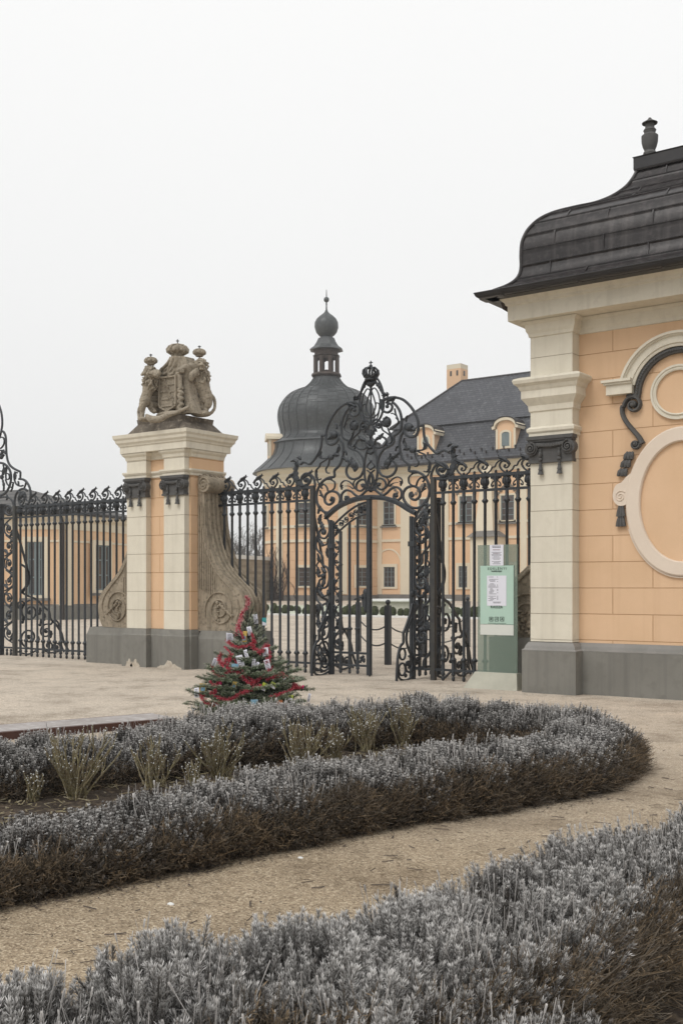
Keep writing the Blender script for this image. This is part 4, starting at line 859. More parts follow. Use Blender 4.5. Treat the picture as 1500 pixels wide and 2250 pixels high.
# ============================================================ entrance pavilion (right)
def pavilion():
    vf, vw = 15.6, 15.85; ul = on(1165, 1200, vf)[0]; up = on(1257, 1200, vf)[0]; ue = 1.2; vb = 22.
    z = lambda y: EYE + (HZ - y) * .00705
    root = thing('entrance_pavilion', 'peach baroque entrance pavilion with curved brown metal roof at the right edge', 'pavilion', (ul, vf, 0))
    MB().box(ul + .12, ue, vw, vb, 0, 5.9).build('wall', M['orange'], root, smooth=0)
    MB().box(ul, up, vf, vw + .3, .8, 5.72).build('pilaster', M['cream_j'], root, smooth=0)
    plan = [(ul, vw + .6), (ul, vf), (up, vf), (up, vw), (ue, vw)]
    zt = z(1412)
    MB().mould(plan, [(0, -.1), (.10, -.1), (.10, zt - .13), (.07, zt - .128), (.055, zt - .06), (.02, zt - .005), (-.03, zt)]).build('plinth', M['grey'], root, smooth=0)
    MB().mould(plan, [(.069, zt - .131), (.103, zt - .131), (.103, zt - .118), (.073, zt - .1), (.058, zt - .055), (.023, zt - .002), (-.03, zt + .004)]).build('plinth_moulding', M['greytop'], root, smooth=0)
    capital(root, ul, up, vf, z(957), z(1016))
    sh = [(ul, vw + .6), (ul, vf), (up, vf), (up, vw)]
    MB().mould(sh, [(-.02, z(958)), (.02, z(957)), (.02, z(950)), (.045, z(946)), (.05, z(940)), (.01, z(935)), (-.02, z(934))]).build('architrave', M['cream'], root, smooth=0)
    MB().mould(sh, [(-.02, z(905)), (.02, z(900)), (.03, z(888)), (.09, z(876)), (.11, z(872)), (.11, z(856)), (.13, z(852)), (.15, z(846)), (.20, z(840)), (.215, z(833)), (.2, z(829)), (.12, z(825)), (-.02, z(822))]).build('impost', M['cream'], root, smooth=0)
    # top entablature
    cp = [(ul, vb), (ul, vf), (up, vf), (up, vw), (ue, vw)]
    mb = MB(); mb.mould(cp, [(-.02, z(737)), (.02, z(735)), (.03, z(728)), (.055, z(722)), (.07, z(708)), (.12, z(702)), (-.02, z(701.5))])
    mb.mould([(ul, vb), (ul, vf), (ue, vf)], [(-.25, z(701)), (.26, z(701)), (.265, z(668)), (.29, z(666)), (.30, z(661)), (.37, z(652)), (.44, z(646)), (.45, z(640)), (-.25, z(639))])
    mb.box(ul, ue, vf, vb, z(690), z(636)); mb.build('cornice', M['cream'], root, smooth=0)
    # roof shell: profile along the hip
    u0, v0 = -8.29, 15.0
    def hip(x, y):
        cx = (x - 750) / F; d = (cx * CS - SN, cx * SN + CS); t = (v0 - u0) / (d[1] - d[0]); return d[1] * t - v0, EYE + (HZ - y) / F * t
    prof = [hip(*p) for p in ((1062, 650), (1085, 640), (1112, 630), (1132, 618), (1143, 603), (1146.5, 585), (1146, 562), (1148, 535), (1155, 516), (1166, 500), (1187, 482), (1220, 467), (1268, 455), (1310, 446), (1347, 431), (1376, 411), (1393, 390), (1402, 372))]
    pr = catmull([(a, b) for a, b in prof], 5); zt2 = float(pr[-1][1]); st = float(pr[-1][0])
    # overlapping sheet courses: small steps down the slope
    L = np.cumsum([0] + [np.linalg.norm(pr[i + 1] - pr[i]) for i in range(len(pr) - 1)]); nc = 13
    pp = []
    course = L[-1] / nc
    for i, p in enumerate(pr):
        f = (L[i] % course) / course; t = nrm(pr[min(i + 1, len(pr) - 1)] - pr[max(i - 1, 0)]); nn_ = np.array((-t[1], t[0])); pp.append((p + nn_ * .016 * (1 - f), L[i]))
    pts = []
    last = -1
    for q, l in pp:
        ci = int(l / course + 1e-6)
        if ci != last and pts: t = pts[-1]; pts.append((float(q[0]), float(q[1])))
        pts.append((float(q[0]), float(q[1]))); last = ci
    pts = [p for i, p in enumerate(pts) if i == 0 or abs(p[0] - pts[i - 1][0]) + abs(p[1] - pts[i - 1][1]) > 1e-4]
    plan2 = [(u0, vb + .6), (u0, v0), (ue, v0)]
    mb = MB(); mb.mould(plan2, [(-a, b) for a, b in pts], cap=False); rf = mb.build('roof', M['roof'], root, smooth=25)
    # raised seams along the courses and staggered upright seams
    mb = MB(); r = random.Random(9); idx = [int(np.searchsorted(L, course * k)) for k in range(1, nc)]
    for k in idx:
        t_ = nrm(pr[min(k + 1, len(pr) - 1)] - pr[k - 1]); a, b = pr[min(k, len(pr) - 1)] + np.array((-t_[1], t_[0])) * .014
        mb.tube([(u0 + a - .0, vb, b + .01), (u0 + a - .0, v0 + a, b + .01), (ue, v0 + a, b)], .014, 5)
    idx = [0] + idx + [len(pr) - 1]
    for ci in range(len(idx) - 1):
        u = u0 + 1.9 + (.9 if ci % 2 else 0)
        u = u0 + pr[idx[ci]][0] + .55 + (.8 if ci % 2 else 0)
        while u < ue:
            pn_ = [pr[j] + np.array((-1, 1)) * nrm(pr[min(j + 1, len(pr) - 1)] - pr[max(j - 1, 0)])[::-1] * .012 for j in range(idx[ci], idx[ci + 1] + 1)]; mb.tube([(u, v0 + q[0], q[1]) for q in pn_], .015, 4); u += 1.55
    mb.tube([(u0 + a - .01, v0 + a - .01, b + .01) for a, b in pr], .028, 8); mb.build('roof_seams', M['roof'], rf)
    # ridge box
    bx = hip(1394, 352); MB().mould([(u0 + st, vb), (u0 + st, v0 + st), (ue, v0 + st)], [(-.1, zt2 - .03), (.05, zt2 - .03), (.06, zt2 + .0), (.06, zt2 + .17), (.075, zt2 + .19), (-.25, zt2 + .2), (-.25, zt2 + .1)]).build('ridge_box', M['gutter'], root, smooth=0)
    MB().box(u0 + st + .1, ue, v0 + st + .1, vb, zt2 + .05, zt2 + .12).build('roof_deck', M['gutter'], root, smooth=0)
    # chimney pot urn
    t = 17.9; zz = lambda y: EYE + (HZ - y) / F * t; c = W((1427 - 750) / F * t, t); k = t / F
    MB().lathe([(15 * k, zz(358)), (14 * k, zz(345)), (13 * k, zz(341)), (14.5 * k, zz(337)), (13 * k, zz(333)), (11 * k, zz(331)), (15 * k, zz(322)), (17.5 * k, zz(312)), (18 * k, zz(298)), (14 * k, zz(295)), (12 * k, zz(293)), (12.5 * k, zz(289)), (14 * k, zz(286)), (12 * k, zz(283)), (10 * k, zz(281)), (9.5 * k, zz(272)), (9.5 * k, zz(268)), (16.5 * k, zz(271)), (17 * k, zz(269.5)), (10 * k, zz(265.5)), (5 * k, zz(262)), (2.5 * k, zz(258)), (.0, zz(257.5))], 20, c).build('chimney_urn', M['capital'], root, smooth=40)
    # gutter
    def half(mb, path, r=.075):
        n = 8; vs = []; m_ = len(path)
        for p, q in path:
            for j in range(n + 1):
                a = PI + PI * j / n; vs.append((p[0] + q[0] * (r * math.cos(a)), p[1] + q[1] * (r * math.cos(a)), p[2] + r * math.sin(a)))
        mb.add(vs, [(i * (n + 1) + j, i * (n + 1) + j + 1, (i + 1) * (n + 1) + j + 1, (i + 1) * (n + 1) + j) for i in range(m_ - 1) for j in range(n)])
    zg = prof[0][1] + .02; mb = MB(); s2 = 1.0
    half(mb, [((u0 + .07, vb, zg), (1, 0)), ((u0 + .07, v0, zg), (1, 1)), ((ue, v0, zg), (0, 1))], .08)
    mb.tube([(u0 - .01, vb, zg), (u0 - .01, v0 - .08, zg), (ue, v0 - .08, zg)], .012, 6)
    mb.box(u0 + .0, ue, v0 + .07, v0 + .3, zg - .07, zg + .03); mb.box(u0 + .07, u0 + .3, v0, vb, zg - .07, zg + .03)
    for u in np.arange(u0 + .45, ue, 1.25): half(mb, [((u - .015, v0, zg), (0, 1)), ((u + .015, v0, zg), (0, 1))], .09); mb.box(u - .015, u + .015, v0 - .09, v0 + .1, zg - .004, zg + .01)
    for o in mb.v[:0]: pass
    mb.build('gutter', M['gutter'], root, smooth=40)
    mb = MB(); mb.tube([(u0 + .22, v0 + .45, zg - .05), (u0 + .24, v0 + .46, zg - .14), (ul - .12, vf + .55, zg - .36), (ul - .1, vf + .7, zg - .5)], .045, 8); mb.build('downpipe_elbow', M['brownwood'], root)
    # ---- relief on the wall
    Zw = lambda x, y, v=vw: on(x, y, v)
    cc = Zw(1491.5, 861); c0, cz = cc; kk = (Zw(1491.5, 851)[1] - cz) / 10
    def arc(r, a0=180, a1=0, n=26, sy=1.): return [(c0 + r * math.cos(R(a0 + (a1 - a0) * i / n)), cz + sy * r * math.sin(R(a0 + (a1 - a0) * i / n))) for i in range(n + 1)]
    ro, ri = 131 * kk, 99 * kk; zf = cz + 4 * kk
    def hood(r_mid, w, prof_, ext):
        a = [(c0 - r_mid - ext, zf), (c0 - r_mid, zf)] + arc(r_mid, 176, 4)[0:] + [(c0 + r_mid, zf), (c0 + r_mid + ext, zf)]; return a
    pathc = [(c0 - ro - 36 * kk, cz + 31 * kk), (c0 - ro + 6 * kk, cz + 31 * kk)] + [(c0 + 118 * kk * math.cos(R(a)), cz + 118 * kk * math.sin(R(a))) for a in np.linspace(160, 20, 24)] + [(c0 + ro - 6 * kk, cz + 31 * kk), (c0 + ro + 36 * kk, cz + 31 * kk)]
    w1 = 16 * kk
    hoodprof = [(-w1, 0), (-w1, .09), (-w1 * .8, .10), (-w1 * .6, .10), (-w1 * .55, .12), (w1 * .35, .12), (w1 * .45, .15), (w1 * .6, .15), (w1 * .65, .18), (w1, .18), (w1, 0)]
    # arch part and the two straight feet
    mb = MB(); mb.trim([(c0 + 115 * kk * math.cos(R(a)), cz + 115 * kk * math.sin(R(a))) for a in np.linspace(166, 14, 30)], hoodprof, vw)
    for s in (-1, 1):
        xa, xb = c0 + s * (ro + 34 * kk), c0 + s * 100 * kk; x0, x1 = min(xa, xb), max(xa, xb)
        mb.box(x0 + (.03 if s < 0 else 0), x1 - (.03 if s > 0 else 0), vw - .14, vw, cz + 6 * kk, cz + 28 * kk); mb.box(x0, x1, vw - .17, vw, cz + 28 * kk, cz + 33 * kk); mb.box(x0 - .03, x1 + (.03 if s > 0 else 0), vw - .2, vw, cz + 33 * kk, cz + 39 * kk)
    mb.build('arch_hood', M['cream'], root, smooth=35)
    mb = MB(); w2 = 6 * kk; mb.trim([(c0 - 116 * kk, cz + .5 * kk), (c0 - 92 * kk, cz + .5 * kk)] + [(c0 + 91 * kk * math.cos(R(a)), cz + 91 * kk * math.sin(R(a))) for a in np.linspace(176, 4, 36)] + [(c0 + 92 * kk, cz + .5 * kk), (c0 + 116 * kk, cz + .5 * kk)], [(-w2, 0), (-w2, .07), (0, .09), (w2, .07), (w2, 0)], vw)
    for a in np.linspace(176, 4, 50): mb.ball((c0 + 91 * kk * math.cos(R(a)), vw - .09, cz + 91 * kk * math.sin(R(a))), (.017, .02, .017), 6, 5)
    mb.build('dark_band', M['capital'], root, smooth=40)
    mb = MB(); mb.trim([(c0 + 56 * kk * math.cos(2 * PI * i / 48), cz + 54 * kk * math.sin(2 * PI * i / 48)) for i in range(48)], [(-6.5 * kk, 0), (-6.5 * kk, .05), (-2 * kk, .05), (-1 * kk, .035), (2.5 * kk, .035), (3.5 * kk, .06), (6.5 * kk, .05), (6.5 * kk, 0)], vw, closed=True); mb.build('round_frame', M['cream'], root, smooth=30)
    # dark scroll brackets with tassel drops (the right one stands outside the photo and mirrors the left)
    Z2 = lambda x, y: on(1000 + x / 3, 850 + y / 3, vw)
    for s in (1, -1):
        mir = lambda p: (p[0] if s > 0 else 2 * c0 - p[0], p[1])
        e = Z2(1180, 122); mb = MB()
        sp = spiral(e[0], e[1], .145, .02, R(-150), -1.9, 44)
        stem = catmull([Z2(1240, 375), Z2(1214, 330), Z2(1180, 290), Z2(1135, 235), Z2(1108, 180), Z2(1105, 130)], 8)
        stem = stem[:-1] + [p for p in spiral(e[0], e[1], .15, .02, R(182), -1.75, 44)]
        n = len(stem); mb.strap([mir(p) for p in stem], .07, .09, vw - .045, taper=.55)
        e2 = Z2(1192, 380); mb.strap([mir(p) for p in spiral(e2[0], e2[1], .075, .012, R(10), -1.6, 30)], .035, .08, vw - .04); mb.ball((mir(e)[0], vw - .1, e[1]), (.035, .03, .035)); mb.ball((mir(e2)[0], vw - .08, e2[1]), (.025, .03, .025))
        b = mb.build('scroll_bracket', M['capital'], root, smooth=40)
        mb = MB(); r = random.Random(1)
        for j, (x, y) in enumerate(((1160, 425), (1140, 478), (1118, 535))):
            for q in range(3):
                p = mir(Z2(x - 16 + q * 16, y + 6)); p2 = mir(Z2(x - 34 + q * 22, y + 50)); mb.tube([(p[0], vw - .04, p[1]), ((p[0] + p2[0]) / 2, vw - .065, (p[1] + p2[1]) / 2), (p2[0], vw - .05, p2[1])], [.02, .034, .03], 8); mb.ball((p2[0], vw - .05, p2[1]), (.032, .03, .018), 8, 5)
        mb.build('tassel_drop', M['capital'], b, smooth=50)
    # oval frame with ears
    oc = Z2(1500, 755); ox, oz = oc; ea, eb = oc[0] - Z2(1178, 755)[0], (Z2(1500, 310)[1] - oz)
    ell = [(ox + ea * math.cos(2 * PI * i / 72), oz + eb * math.sin(2 * PI * i / 72)) for i in range(72)]
    mb = MB(); hw = .108; mb.trim(ell, [(-hw, 0), (-hw, .055), (-hw * .8, .07), (hw * .86, .07), (hw * 1.0, .05), (hw * 1.02, .0)], vw, closed=True)
    for s in (1, -1):
        mir = lambda p: (p[0] if s > 0 else 2 * ox - p[0], p[1])
        ear = catmull([Z2(*p) for p in ((1225, 560), (1190, 560), (1140, 590), (1105, 630), (1068, 650), (1048, 700), (1052, 750), (1080, 782), (1115, 785), (1142, 775), (1160, 800), (1200, 800))], 4)
        mb.prism([mir(p) for p in ear], vw - .062, vw)
        e = Z2(1098, 725); mb.strap([mir(p) for p in spiral(e[0], e[1], .095, .01, R(40), 2.0, 36)], .012, .02, vw - .065)
    mb.build('oval_frame', M['pinkcream'], root, smooth=30)
    mb = MB(); mb.trim([(ox + (ea + .12) * math.cos(a), oz + (eb + .125) * math.sin(a)) for a in np.linspace(R(200), R(340), 30)], [(-.012, 0), (-.012, .035), (.012, .035), (.012, 0)], vw); mb.build('oval_bead', M['pinkcream'], root)
    pin = [(ox + (ea - hw) * math.cos(2 * PI * i / 60), oz + (eb - hw) * math.sin(2 * PI * i / 60)) for i in range(60)]
    MB().prism(pin, vw - .012, vw - .001).build('oval_field', M['orange_plain'], root, smooth=0)
    pin = [(c0 + 51 * kk * math.cos(2 * PI * i / 48), cz + 49 * kk * math.sin(2 * PI * i / 48)) for i in range(48)]
    MB().prism(pin, vw - .012, vw - .001).build('round_field', M['orange_plain'], root, smooth=0)
    pin = [(c0 + 88 * kk * math.cos(PI * i / 40), cz + 88 * kk * math.sin(PI * i / 40)) for i in range(41)] + [(c0 - 88 * kk, oz + eb * .3), (c0 + 88 * kk, oz + eb * .3)][0:0]
    for s in (1, -1):
        t = MB(); e = Z2(1098, 760); x = e[0] if s > 0 else 2 * ox - e[0]
        t.tube([(x, vw - .03, e[1]), (x, vw - .03, e[1] - .07)], .015, 6)
        for dz, ww in ((.05, .06), (.2, .07)):
            for q in (-1, 0, 1): t.tube([(x + q * ww * .35, vw - .035, e[1] - dz), (x + q * ww * .62, vw - .05, e[1] - dz - .1), (x + q * ww * .75, vw - .045, e[1] - dz - .17)], [.018, .026, .03], 8)
        t.build('tassel', M['capital'], root, smooth=50)
    # fragment of stone scroll against the left corner, behind the sign
    Zq = lambda x, y: on(1000 + x / 3, 850 + y / 3, 16.2); x1 = ul + .1
    outl = [(x1, Zq(500, 1150)[1])] + [Zq(*p) for p in ((480, 1175), (440, 1215), (405, 1245), (340, 1310), (300, 1400), (290, 1500), (310, 1600), (350, 1650))] + [(x1, Zq(350, 1650)[1])]
    ol = [outl[0]] + [tuple(p) for p in catmull(outl[1:-1], 4)] + [outl[-1]]
    mb = MB(); mb.prism(ol, 16.2, 16.85); c = Zq(460, 1520); mb.strap(catmull([Zq(*p) for p in ((500, 1195), (460, 1235), (405, 1285), (350, 1350))], 5), .05, .06, 16.19)
    mb.strap(spiral(c[0], c[1], .42, .2, R(60), .8, 30), .035, .05, 16.19); mb.strap(spiral(c[0], c[1], .25, .12, R(60), .6, 30), .03, .05, 16.19)
    r = random.Random(8)
    for k in range(26): f = k / 25; mb.ball((c[0] + r.uniform(-.14, .1), 16.17, c[1] + .1 - f * .36), (r.uniform(.02, .05), .05, r.uniform(.02, .05)), 7, 5)
    mb.build('stone_scroll', M['stone'], root, smooth=40)
    MB().box(min(p[0] for p in ol) - .15, ul + .05, 16.12, 16.9, -.1, min(p[1] for p in ol)).build('scroll_plinth', M['grey'], root, smooth=0)
pavilion()
# ============================================================ wrought ironwork (all in the plane Y = FV)
FV = 16.6
U_ = lambda x: on(x, 1290, FV)[0]
IR = M['iron']
RT, RB, RL = 3.565, 3.315, .19              # heights of the rails
def crest(mb, u, s=1):
    m = lambda p: (u + s * p[0], RT + .03 + p[1])
    hk = catmull([m(p) for p in ((0, -.02), (.09, .04), (.14, .12), (.10, .19), (.0, .19), (-.035, .12), (.01, .075), (.055, .10), (.035, .135))], 5); mb.strap(hk, .03, .035, FV, taper=.25)
    mb.ball((m((.035, .12))[0], FV, m((.035, .12))[1]), (.022, .03, .024), 6, 5)
    mb.leaf(m((-.06, .13)), R(48 if s > 0 else 132), .3, .085, FV, curl=-.7 * s, th=.03, lobes=3)
    mb.leaf(m((.10, .21)), R(35 if s > 0 else 145), .12, .05, FV, curl=.9 * s, th=.02, lobes=2)
    ar = [m(p) for p in ((.10, .215), (.16, .20), (.205, .16), (.225, .115), (.235, .105), (.275, .105), (.285, .095), (.31, .05), (.36, .01), (.42, -.01))]
    mb.strap(ar, .024, .03, FV)
def band_scroll(mb, u):
    for s in (-1, 1):
        p = [(u + s * x, RB + .02 + z) for x, z in ((.05, .055), (.075, .03), (.09, .06), (.07, .10), (.035, .13), (.03, .17), (.06, .215), (.095, .20), (.085, .165))]
        mb.strap(catmull(p, 4), .02, .025, FV); mb.ball((u + s * .055, FV, RB + .07), .017, 6, 5); mb.leaf((u + s * .03, RB + .17), R(90 - s * 50), .1, .045, FV, th=.015, lobes=2)
def fence(label, x0, x1, xs_first, n, s, crest_from, name='iron_fence', foot=None, rail_to=None):
    ua, ub = U_(x0), U_(x1); uf = U_(xs_first); root = thing(name, label, 'fence', ((ua + ub) / 2, FV, 0), 'iron fence sections')
    MB().box(ua, ub, FV - .02, FV + .02, RT - .03, RT + .03).build('top_rail', IR, root, smooth=0)
    MB().box(ua, ub, FV - .02, FV + .02, RB - .022, RB + .022).build('band_rail', IR, root, smooth=0)
    MB().box(ua if rail_to is None or s < 0 else ua, ub, FV - .018, FV + .018, RL - .02, RL + .02).build('bottom_rail', IR, root, smooth=0)
    pk = MB(); u = uf; r = .031
    pk.lathe([(.012, .0), (.03, .02), (.03, .06), (.018, .085), (.04, .11), (.04, .125), (r, .15), (r, .34), (.05, .355), (.058, .375), (.05, .395), (r + .003, .41), (.026, .43), (.026, 3.08), (.034, 3.09), (.052, 3.115), (.058, 3.13), (.05, 3.145), (r, 3.165), (r, RB)], 12, (u, FV, 0))
    p0 = pk.build('picket', IR, root, smooth=50)
    tp = MB(); tp.box(u - .018, u + .018, FV - .024, FV + .024, RB + .02, RT + .045); tp.ball((u, FV, RT + .065), .024, 8, 6); band_scroll(tp, u); t0 = tp.build('band_scrolls', IR, root)
    ur = MB(); ur.lathe([(.02, RB + .02), (.055, RB + .035), (.06, RB + .05), (.045, RB + .06), (.07, RB + .10), (.078, RB + .14), (.062, RB + .18), (.058, RB + .20), (.075, RB + .225), (.02, RT - .02)], 10, (u, FV, 0)); ur.ball((u, FV, RT + .055), .024, 8, 6)
    for k in range(5): a = PI + PI * (k + .5) / 5; ur.ball((u + .07 * math.cos(a), FV + .07 * math.sin(a), RB + .14), (.018, .018, .055), 6, 5)
    for k in (-1, 1): ur.leaf((u + k * .05, RB + .2), R(90 - k * 45), .09, .04, FV, th=.015, lobes=2)
    u0_ = ur.build('urn', IR, root, smooth=50)
    c = MB(); crest(c, u, s); c0_ = c.build('crest_scroll', IR, root)
    def cp(o, du): q = o.copy(); scene.collection.objects.link(q); q.parent = root; q.location = (du, 0, 0); return q
    used = set()
    for k in range(n):
        du = k * .2085
        if k: cp(p0, du)
        alt = (k + crest_from) % 2 == 0
        for flag, o in ((alt, u0_), (not alt, t0), (alt, c0_)):
            if flag:
                if o in used: cp(o, du)
                else: used.add(o); o.location.x = du
    return root
fence('dark iron fence between the great gate and the left side of the pier', 40, 277, 45, 18, 1, 0)
fence('dark iron fence between the right pier scroll and the small gate', 479, 686, 493, 11, 1, 0)
fence('dark iron fence between the small gate and the entrance pavilion', 953, 1172, 973, 9, -1, 0)
# flat guard bar down the back of the right scroll
def guard():
    pts = [on(160 + a / 3.75, 1020 + b / 3.75, FV) for a, b in ((1195, 180), (1186, 300), (1190, 450), (1210, 600), (1250, 750), (1310, 870), (1400, 960), (1465, 1050), (1510, 1200), (1520, 1380))]
    mb = MB(); mb.strap(catmull(pts, 5), .035, .04, FV); f = [o for o in scene.objects if o.name.startswith('iron_fence') and o.type == 'EMPTY'][1]; mb.build('guard_bar', IR, f)
guard()

# ---- strokes of the small gate, right half traced on the real plane and mirrored
UL, UR = U_(687), U_(952); UC = (UL + UR) / 2
Z1 = lambda x, y: on(620 + x / 3.409, 780 + y / 3.409, FV)
def both(fn):
    for s in (1, -1): fn((lambda p: (p[0] if s > 0 else 2 * UC - p[0], p[1])), s)
def stroke(mb, m, pts, w=.034, d=.04, n=6, taper=0, conv=Z1): mb.strap([m(p) for p in catmull([conv(*p) for p in pts], n)], w * 1.18, d, FV, taper)
def spz(mb, m, c, r0, r1, a0, turns, w=.03, d=.035, conv=Z1, n=34, eye=True):
    cc = conv(*c); k = (conv(c[0] + 10, c[1])[0] - cc[0]) / 10; kz = (cc[1] - conv(c[0], c[1] + 10)[1]) / 10
    P = [(cc[0] + a * k, cc[1] + b * kz) for a, b in spiral(0, 0, r0, r1, R(a0), turns, n)]; mb.strap([m(p) for p in P], w, d, FV, .35)
    if eye: q = m(cc); mb.ball((q[0], FV, q[1]), (.032, .035, .032), 8, 6)
def lf(mb, m, s, b, ang, L, wd, curl=0., conv=Z1, lobes=3):
    q = m(conv(*b)); a = ang if s > 0 else 180 - ang; mb.leaf(q, R(a), L, wd, FV, curl * s, .03, lobes)
def small_gate():
    root = thing('small_iron_gate', 'small black wrought iron gate with crowned scrollwork top, left leaf closed and right leaf open', 'gate', (UC, FV, 0))
    OM = M['iron_old']
    for x in (687, 952): u = U_(x); MB().box(u - .042, u + .042, FV - .042, FV + .042, 0, RT + .03).build('outer_post', OM, root, smooth=0)
    for x, s in ((728, 1), (906, -1)):
        u = U_(x); mb = MB(); mb.box(u - .045, u + .002, FV - .04, FV + .04, 0, 2.92).box(u + .008, u + .05, FV - .03, FV + .03, 0, 2.90).box(u - .065, u + .065, FV - .055, FV + .055, 2.38, 2.47)
        mb.build('inner_post', IR, root, smooth=0)
    # arch bar
    arch = catmull([Z1(*p) for p in ((325, 1215), (345, 1190), (420, 1130), (530, 1082), (640, 1064), (760, 1070), (860, 1103), (940, 1152), (1000, 1184))], 6)
    mb = MB(); mb.strap(arch, .075, .09, FV); mb.strap([(a, b - .035) for a, b in arch], .03, .12, FV); mb.build('arch_bar', IR, root)
    # overthrow frame strokes
    mb = MB(); LV = []
    def right(m, s):
        stroke(mb, m, ((1040, 528), (1055, 528), (1055, 530), (1057, 560), (1064, 620), (1090, 670), (1125, 712), (1160, 737), (1185, 724), (1215, 714), (1245, 728)), .036, n=5)
        stroke(mb, m, ((740, 395), (746, 365), (765, 335), (800, 320), (850, 318), (905, 335), (955, 380), (995, 440), (1016, 500), (1016, 560), (1000, 600), (965, 614), (930, 598), (912, 560), (925, 525), (955, 518), (978, 538)), .04)
        stroke(mb, m, ((1016, 530), (1040, 530)), .036)
        stroke(mb, m, ((744, 330), (738, 380), (752, 415), (785, 430), (812, 415), (822, 385), (805, 362), (785, 370)), .034)
        stroke(mb, m, ((822, 352), (850, 375), (880, 425), (892, 490), (886, 555), (860, 590), (835, 608), (833, 655), (800, 682), (760, 705), (728, 750), (714, 800), (718, 855), (745, 900), (790, 912), (832, 890), (852, 848), (842, 805), (805, 782), (775, 795), (768, 830), (790, 850)), .036)
        stroke(mb, m, ((912, 565), (886, 610), (876, 665), (884, 730), (908, 785), (948, 822), (950, 868), (1000, 872), (1055, 900), (1092, 960), (1100, 1030), (1078, 1098), (1025, 1142), (965, 1140), (918, 1100), (902, 1045), (928, 998), (980, 982), (1022, 1005), (1028, 1055), (995, 1085), (960, 1068), (955, 1040), (975, 1030)), .038)
        stroke(mb, m, ((654, 1022), (690, 1010), (745, 1048), (780, 1035), (815, 1002), (855, 990), (888, 1015), (890, 1060), (865, 1085), (836, 1070), (838, 1042), (862, 1040)), .034)
        stroke(mb, m, ((700, 1010), (690, 970), (705, 932), (740, 925), (770, 950), (772, 990), (740, 1008), (712, 990), (715, 962), (735, 965)), .03)
        stroke(mb, m, ((780, 990), (800, 955), (830, 925), (865, 913), (892, 930), (896, 958), (880, 966)), .02, taper=.2)
        stroke(mb, m, ((800, 985), (830, 960), (865, 955)), .016, taper=.5); stroke(mb, m, ((790, 985), (795, 940), (775, 915)), .016, taper=.5)
        stroke(mb, m, ((655, 1022), (685, 985), (704, 930), (712, 860), (708, 780), (690, 710), (668, 660), (660, 600), (660, 560)), .032)
        stroke(mb, m, ((655, 1010), (640, 960), (650, 900), (690, 860)), .02); stroke(mb, m, ((655, 860), (690, 830), (655, 790)), .018)
        stroke(mb, m, ((655, 1000), (672, 950), (668, 900), (655, 880)), .02)
        # heart of scrolls under the monogram
        stroke(mb, m, ((658, 620), (690, 560), (672, 510), (690, 485), (725, 490), (742, 520), (722, 545), (700, 530), (712, 508)), .03)
        stroke(mb, m, ((668, 640), (700, 690), (745, 690), (775, 660), (770, 625), (735, 612), (705, 628), (690, 655)), .03)
        stroke(mb, m, ((740, 520), (750, 560), (790, 590), (815, 620), (815, 655), (795, 662), (785, 645)), .022, taper=.3)
        stroke(mb, m, ((690, 595), (683, 570), (705, 560)), .02); stroke(mb, m, ((840, 400), (848, 440), (868, 500), (840, 540), (800, 560)), .02, taper=.3)
        stroke(mb, m, ((848, 450), (825, 435), (815, 440)), .016, taper=.4); stroke(mb, m, ((850, 470), (870, 495), (866, 515)), .016, taper=.4)
        # lower shoulder tendrils
        stroke(mb, m, ((985, 705), (1030, 730), (1065, 745), (1075, 770), (1105, 800), (1105, 850), (1085, 875), (1060, 870)), .024, taper=.2)
        stroke(mb, m, ((990, 730), (1000, 770), (1020, 800), (1010, 830), (990, 835)), .022, taper=.2); stroke(mb, m, ((1010, 715), (1050, 710), (1078, 690), (1070, 665), (1055, 660)), .024, taper=.2)
        stroke(mb, m, ((915, 620), (905, 660), (930, 690), (915, 640)), .014); stroke(mb, m, ((960, 900), (945, 920), (950, 960), (985, 985)), .022); stroke(mb, m, ((1000, 985), (1015, 940), (1045, 915), (1062, 935), (1050, 950)), .022)
        stroke(mb, m, ((1030, 1035), (1055, 1010), (1075, 1000)), .022)
        # link to the fence: tall plume
        stroke(mb, m, ((1112, 930), (1118, 880), (1145, 830), (1190, 808), (1228, 828), (1238, 868), (1215, 905), (1180, 900), (1165, 872), (1185, 850), (1205, 865)), .034)
        stroke(mb, m, ((1172, 895), (1205, 915), (1250, 905), (1280, 870), (1295, 820), (1285, 770), (1262, 730)), .03)
        for q in ((720, 520), (785, 385), (950, 555), (785, 835), (975, 1050), (855, 1055), (722, 972), (1195, 860)): c = m(Z1(*q)); mb.ball((c[0], FV, c[1]), (.036, .04, .036), 8, 6)
        # leafage
        L = lambda b, a, l, w_, c=0., k=3: (LV.append(MB()), lf(LV[-1], m, s, b, a, l, w_, c, lobes=k)) if l > .15 else lf(mb, m, s, b, a, l, w_, c, lobes=k)
        L((1250, 900), 50, .46, .16, 1.2, 4); L((1290, 800), 120, .24, .1, -1.3); L((1270, 745), 110, .27, .09, -2.8); L((1280, 780), 60, .12, .06, -1, 2); L((1265, 860), 150, .12, .06, 1, 2)
        L((1240, 690), 80, .12, .08, -2.2, 2); L((1260, 880), 200, .14, .07, 1, 2)
        L((690, 195), -40, .22, .08, -.5); L((730, 250), -60, .22, .07, .8); L((745, 300), -20, .16, .06, .9); L((785, 312), 60, .1, .05, 1.6, 2)
        L((775, 360), 35, .28, .09, -.6); L((822, 348), 20, .12, .05, 1.6, 2)
        L((930, 500), 110, .13, .07, -1.4, 2); L((905, 480), 150, .1, .05, -1.4, 2); L((935, 560), 20, .2, .12, -1.2); L((960, 700), 160, .16, .12, 1, 3); L((1055, 705), 50, .14, .06, 1.6, 2); L((1095, 800), -70, .2, .07, -1.2)
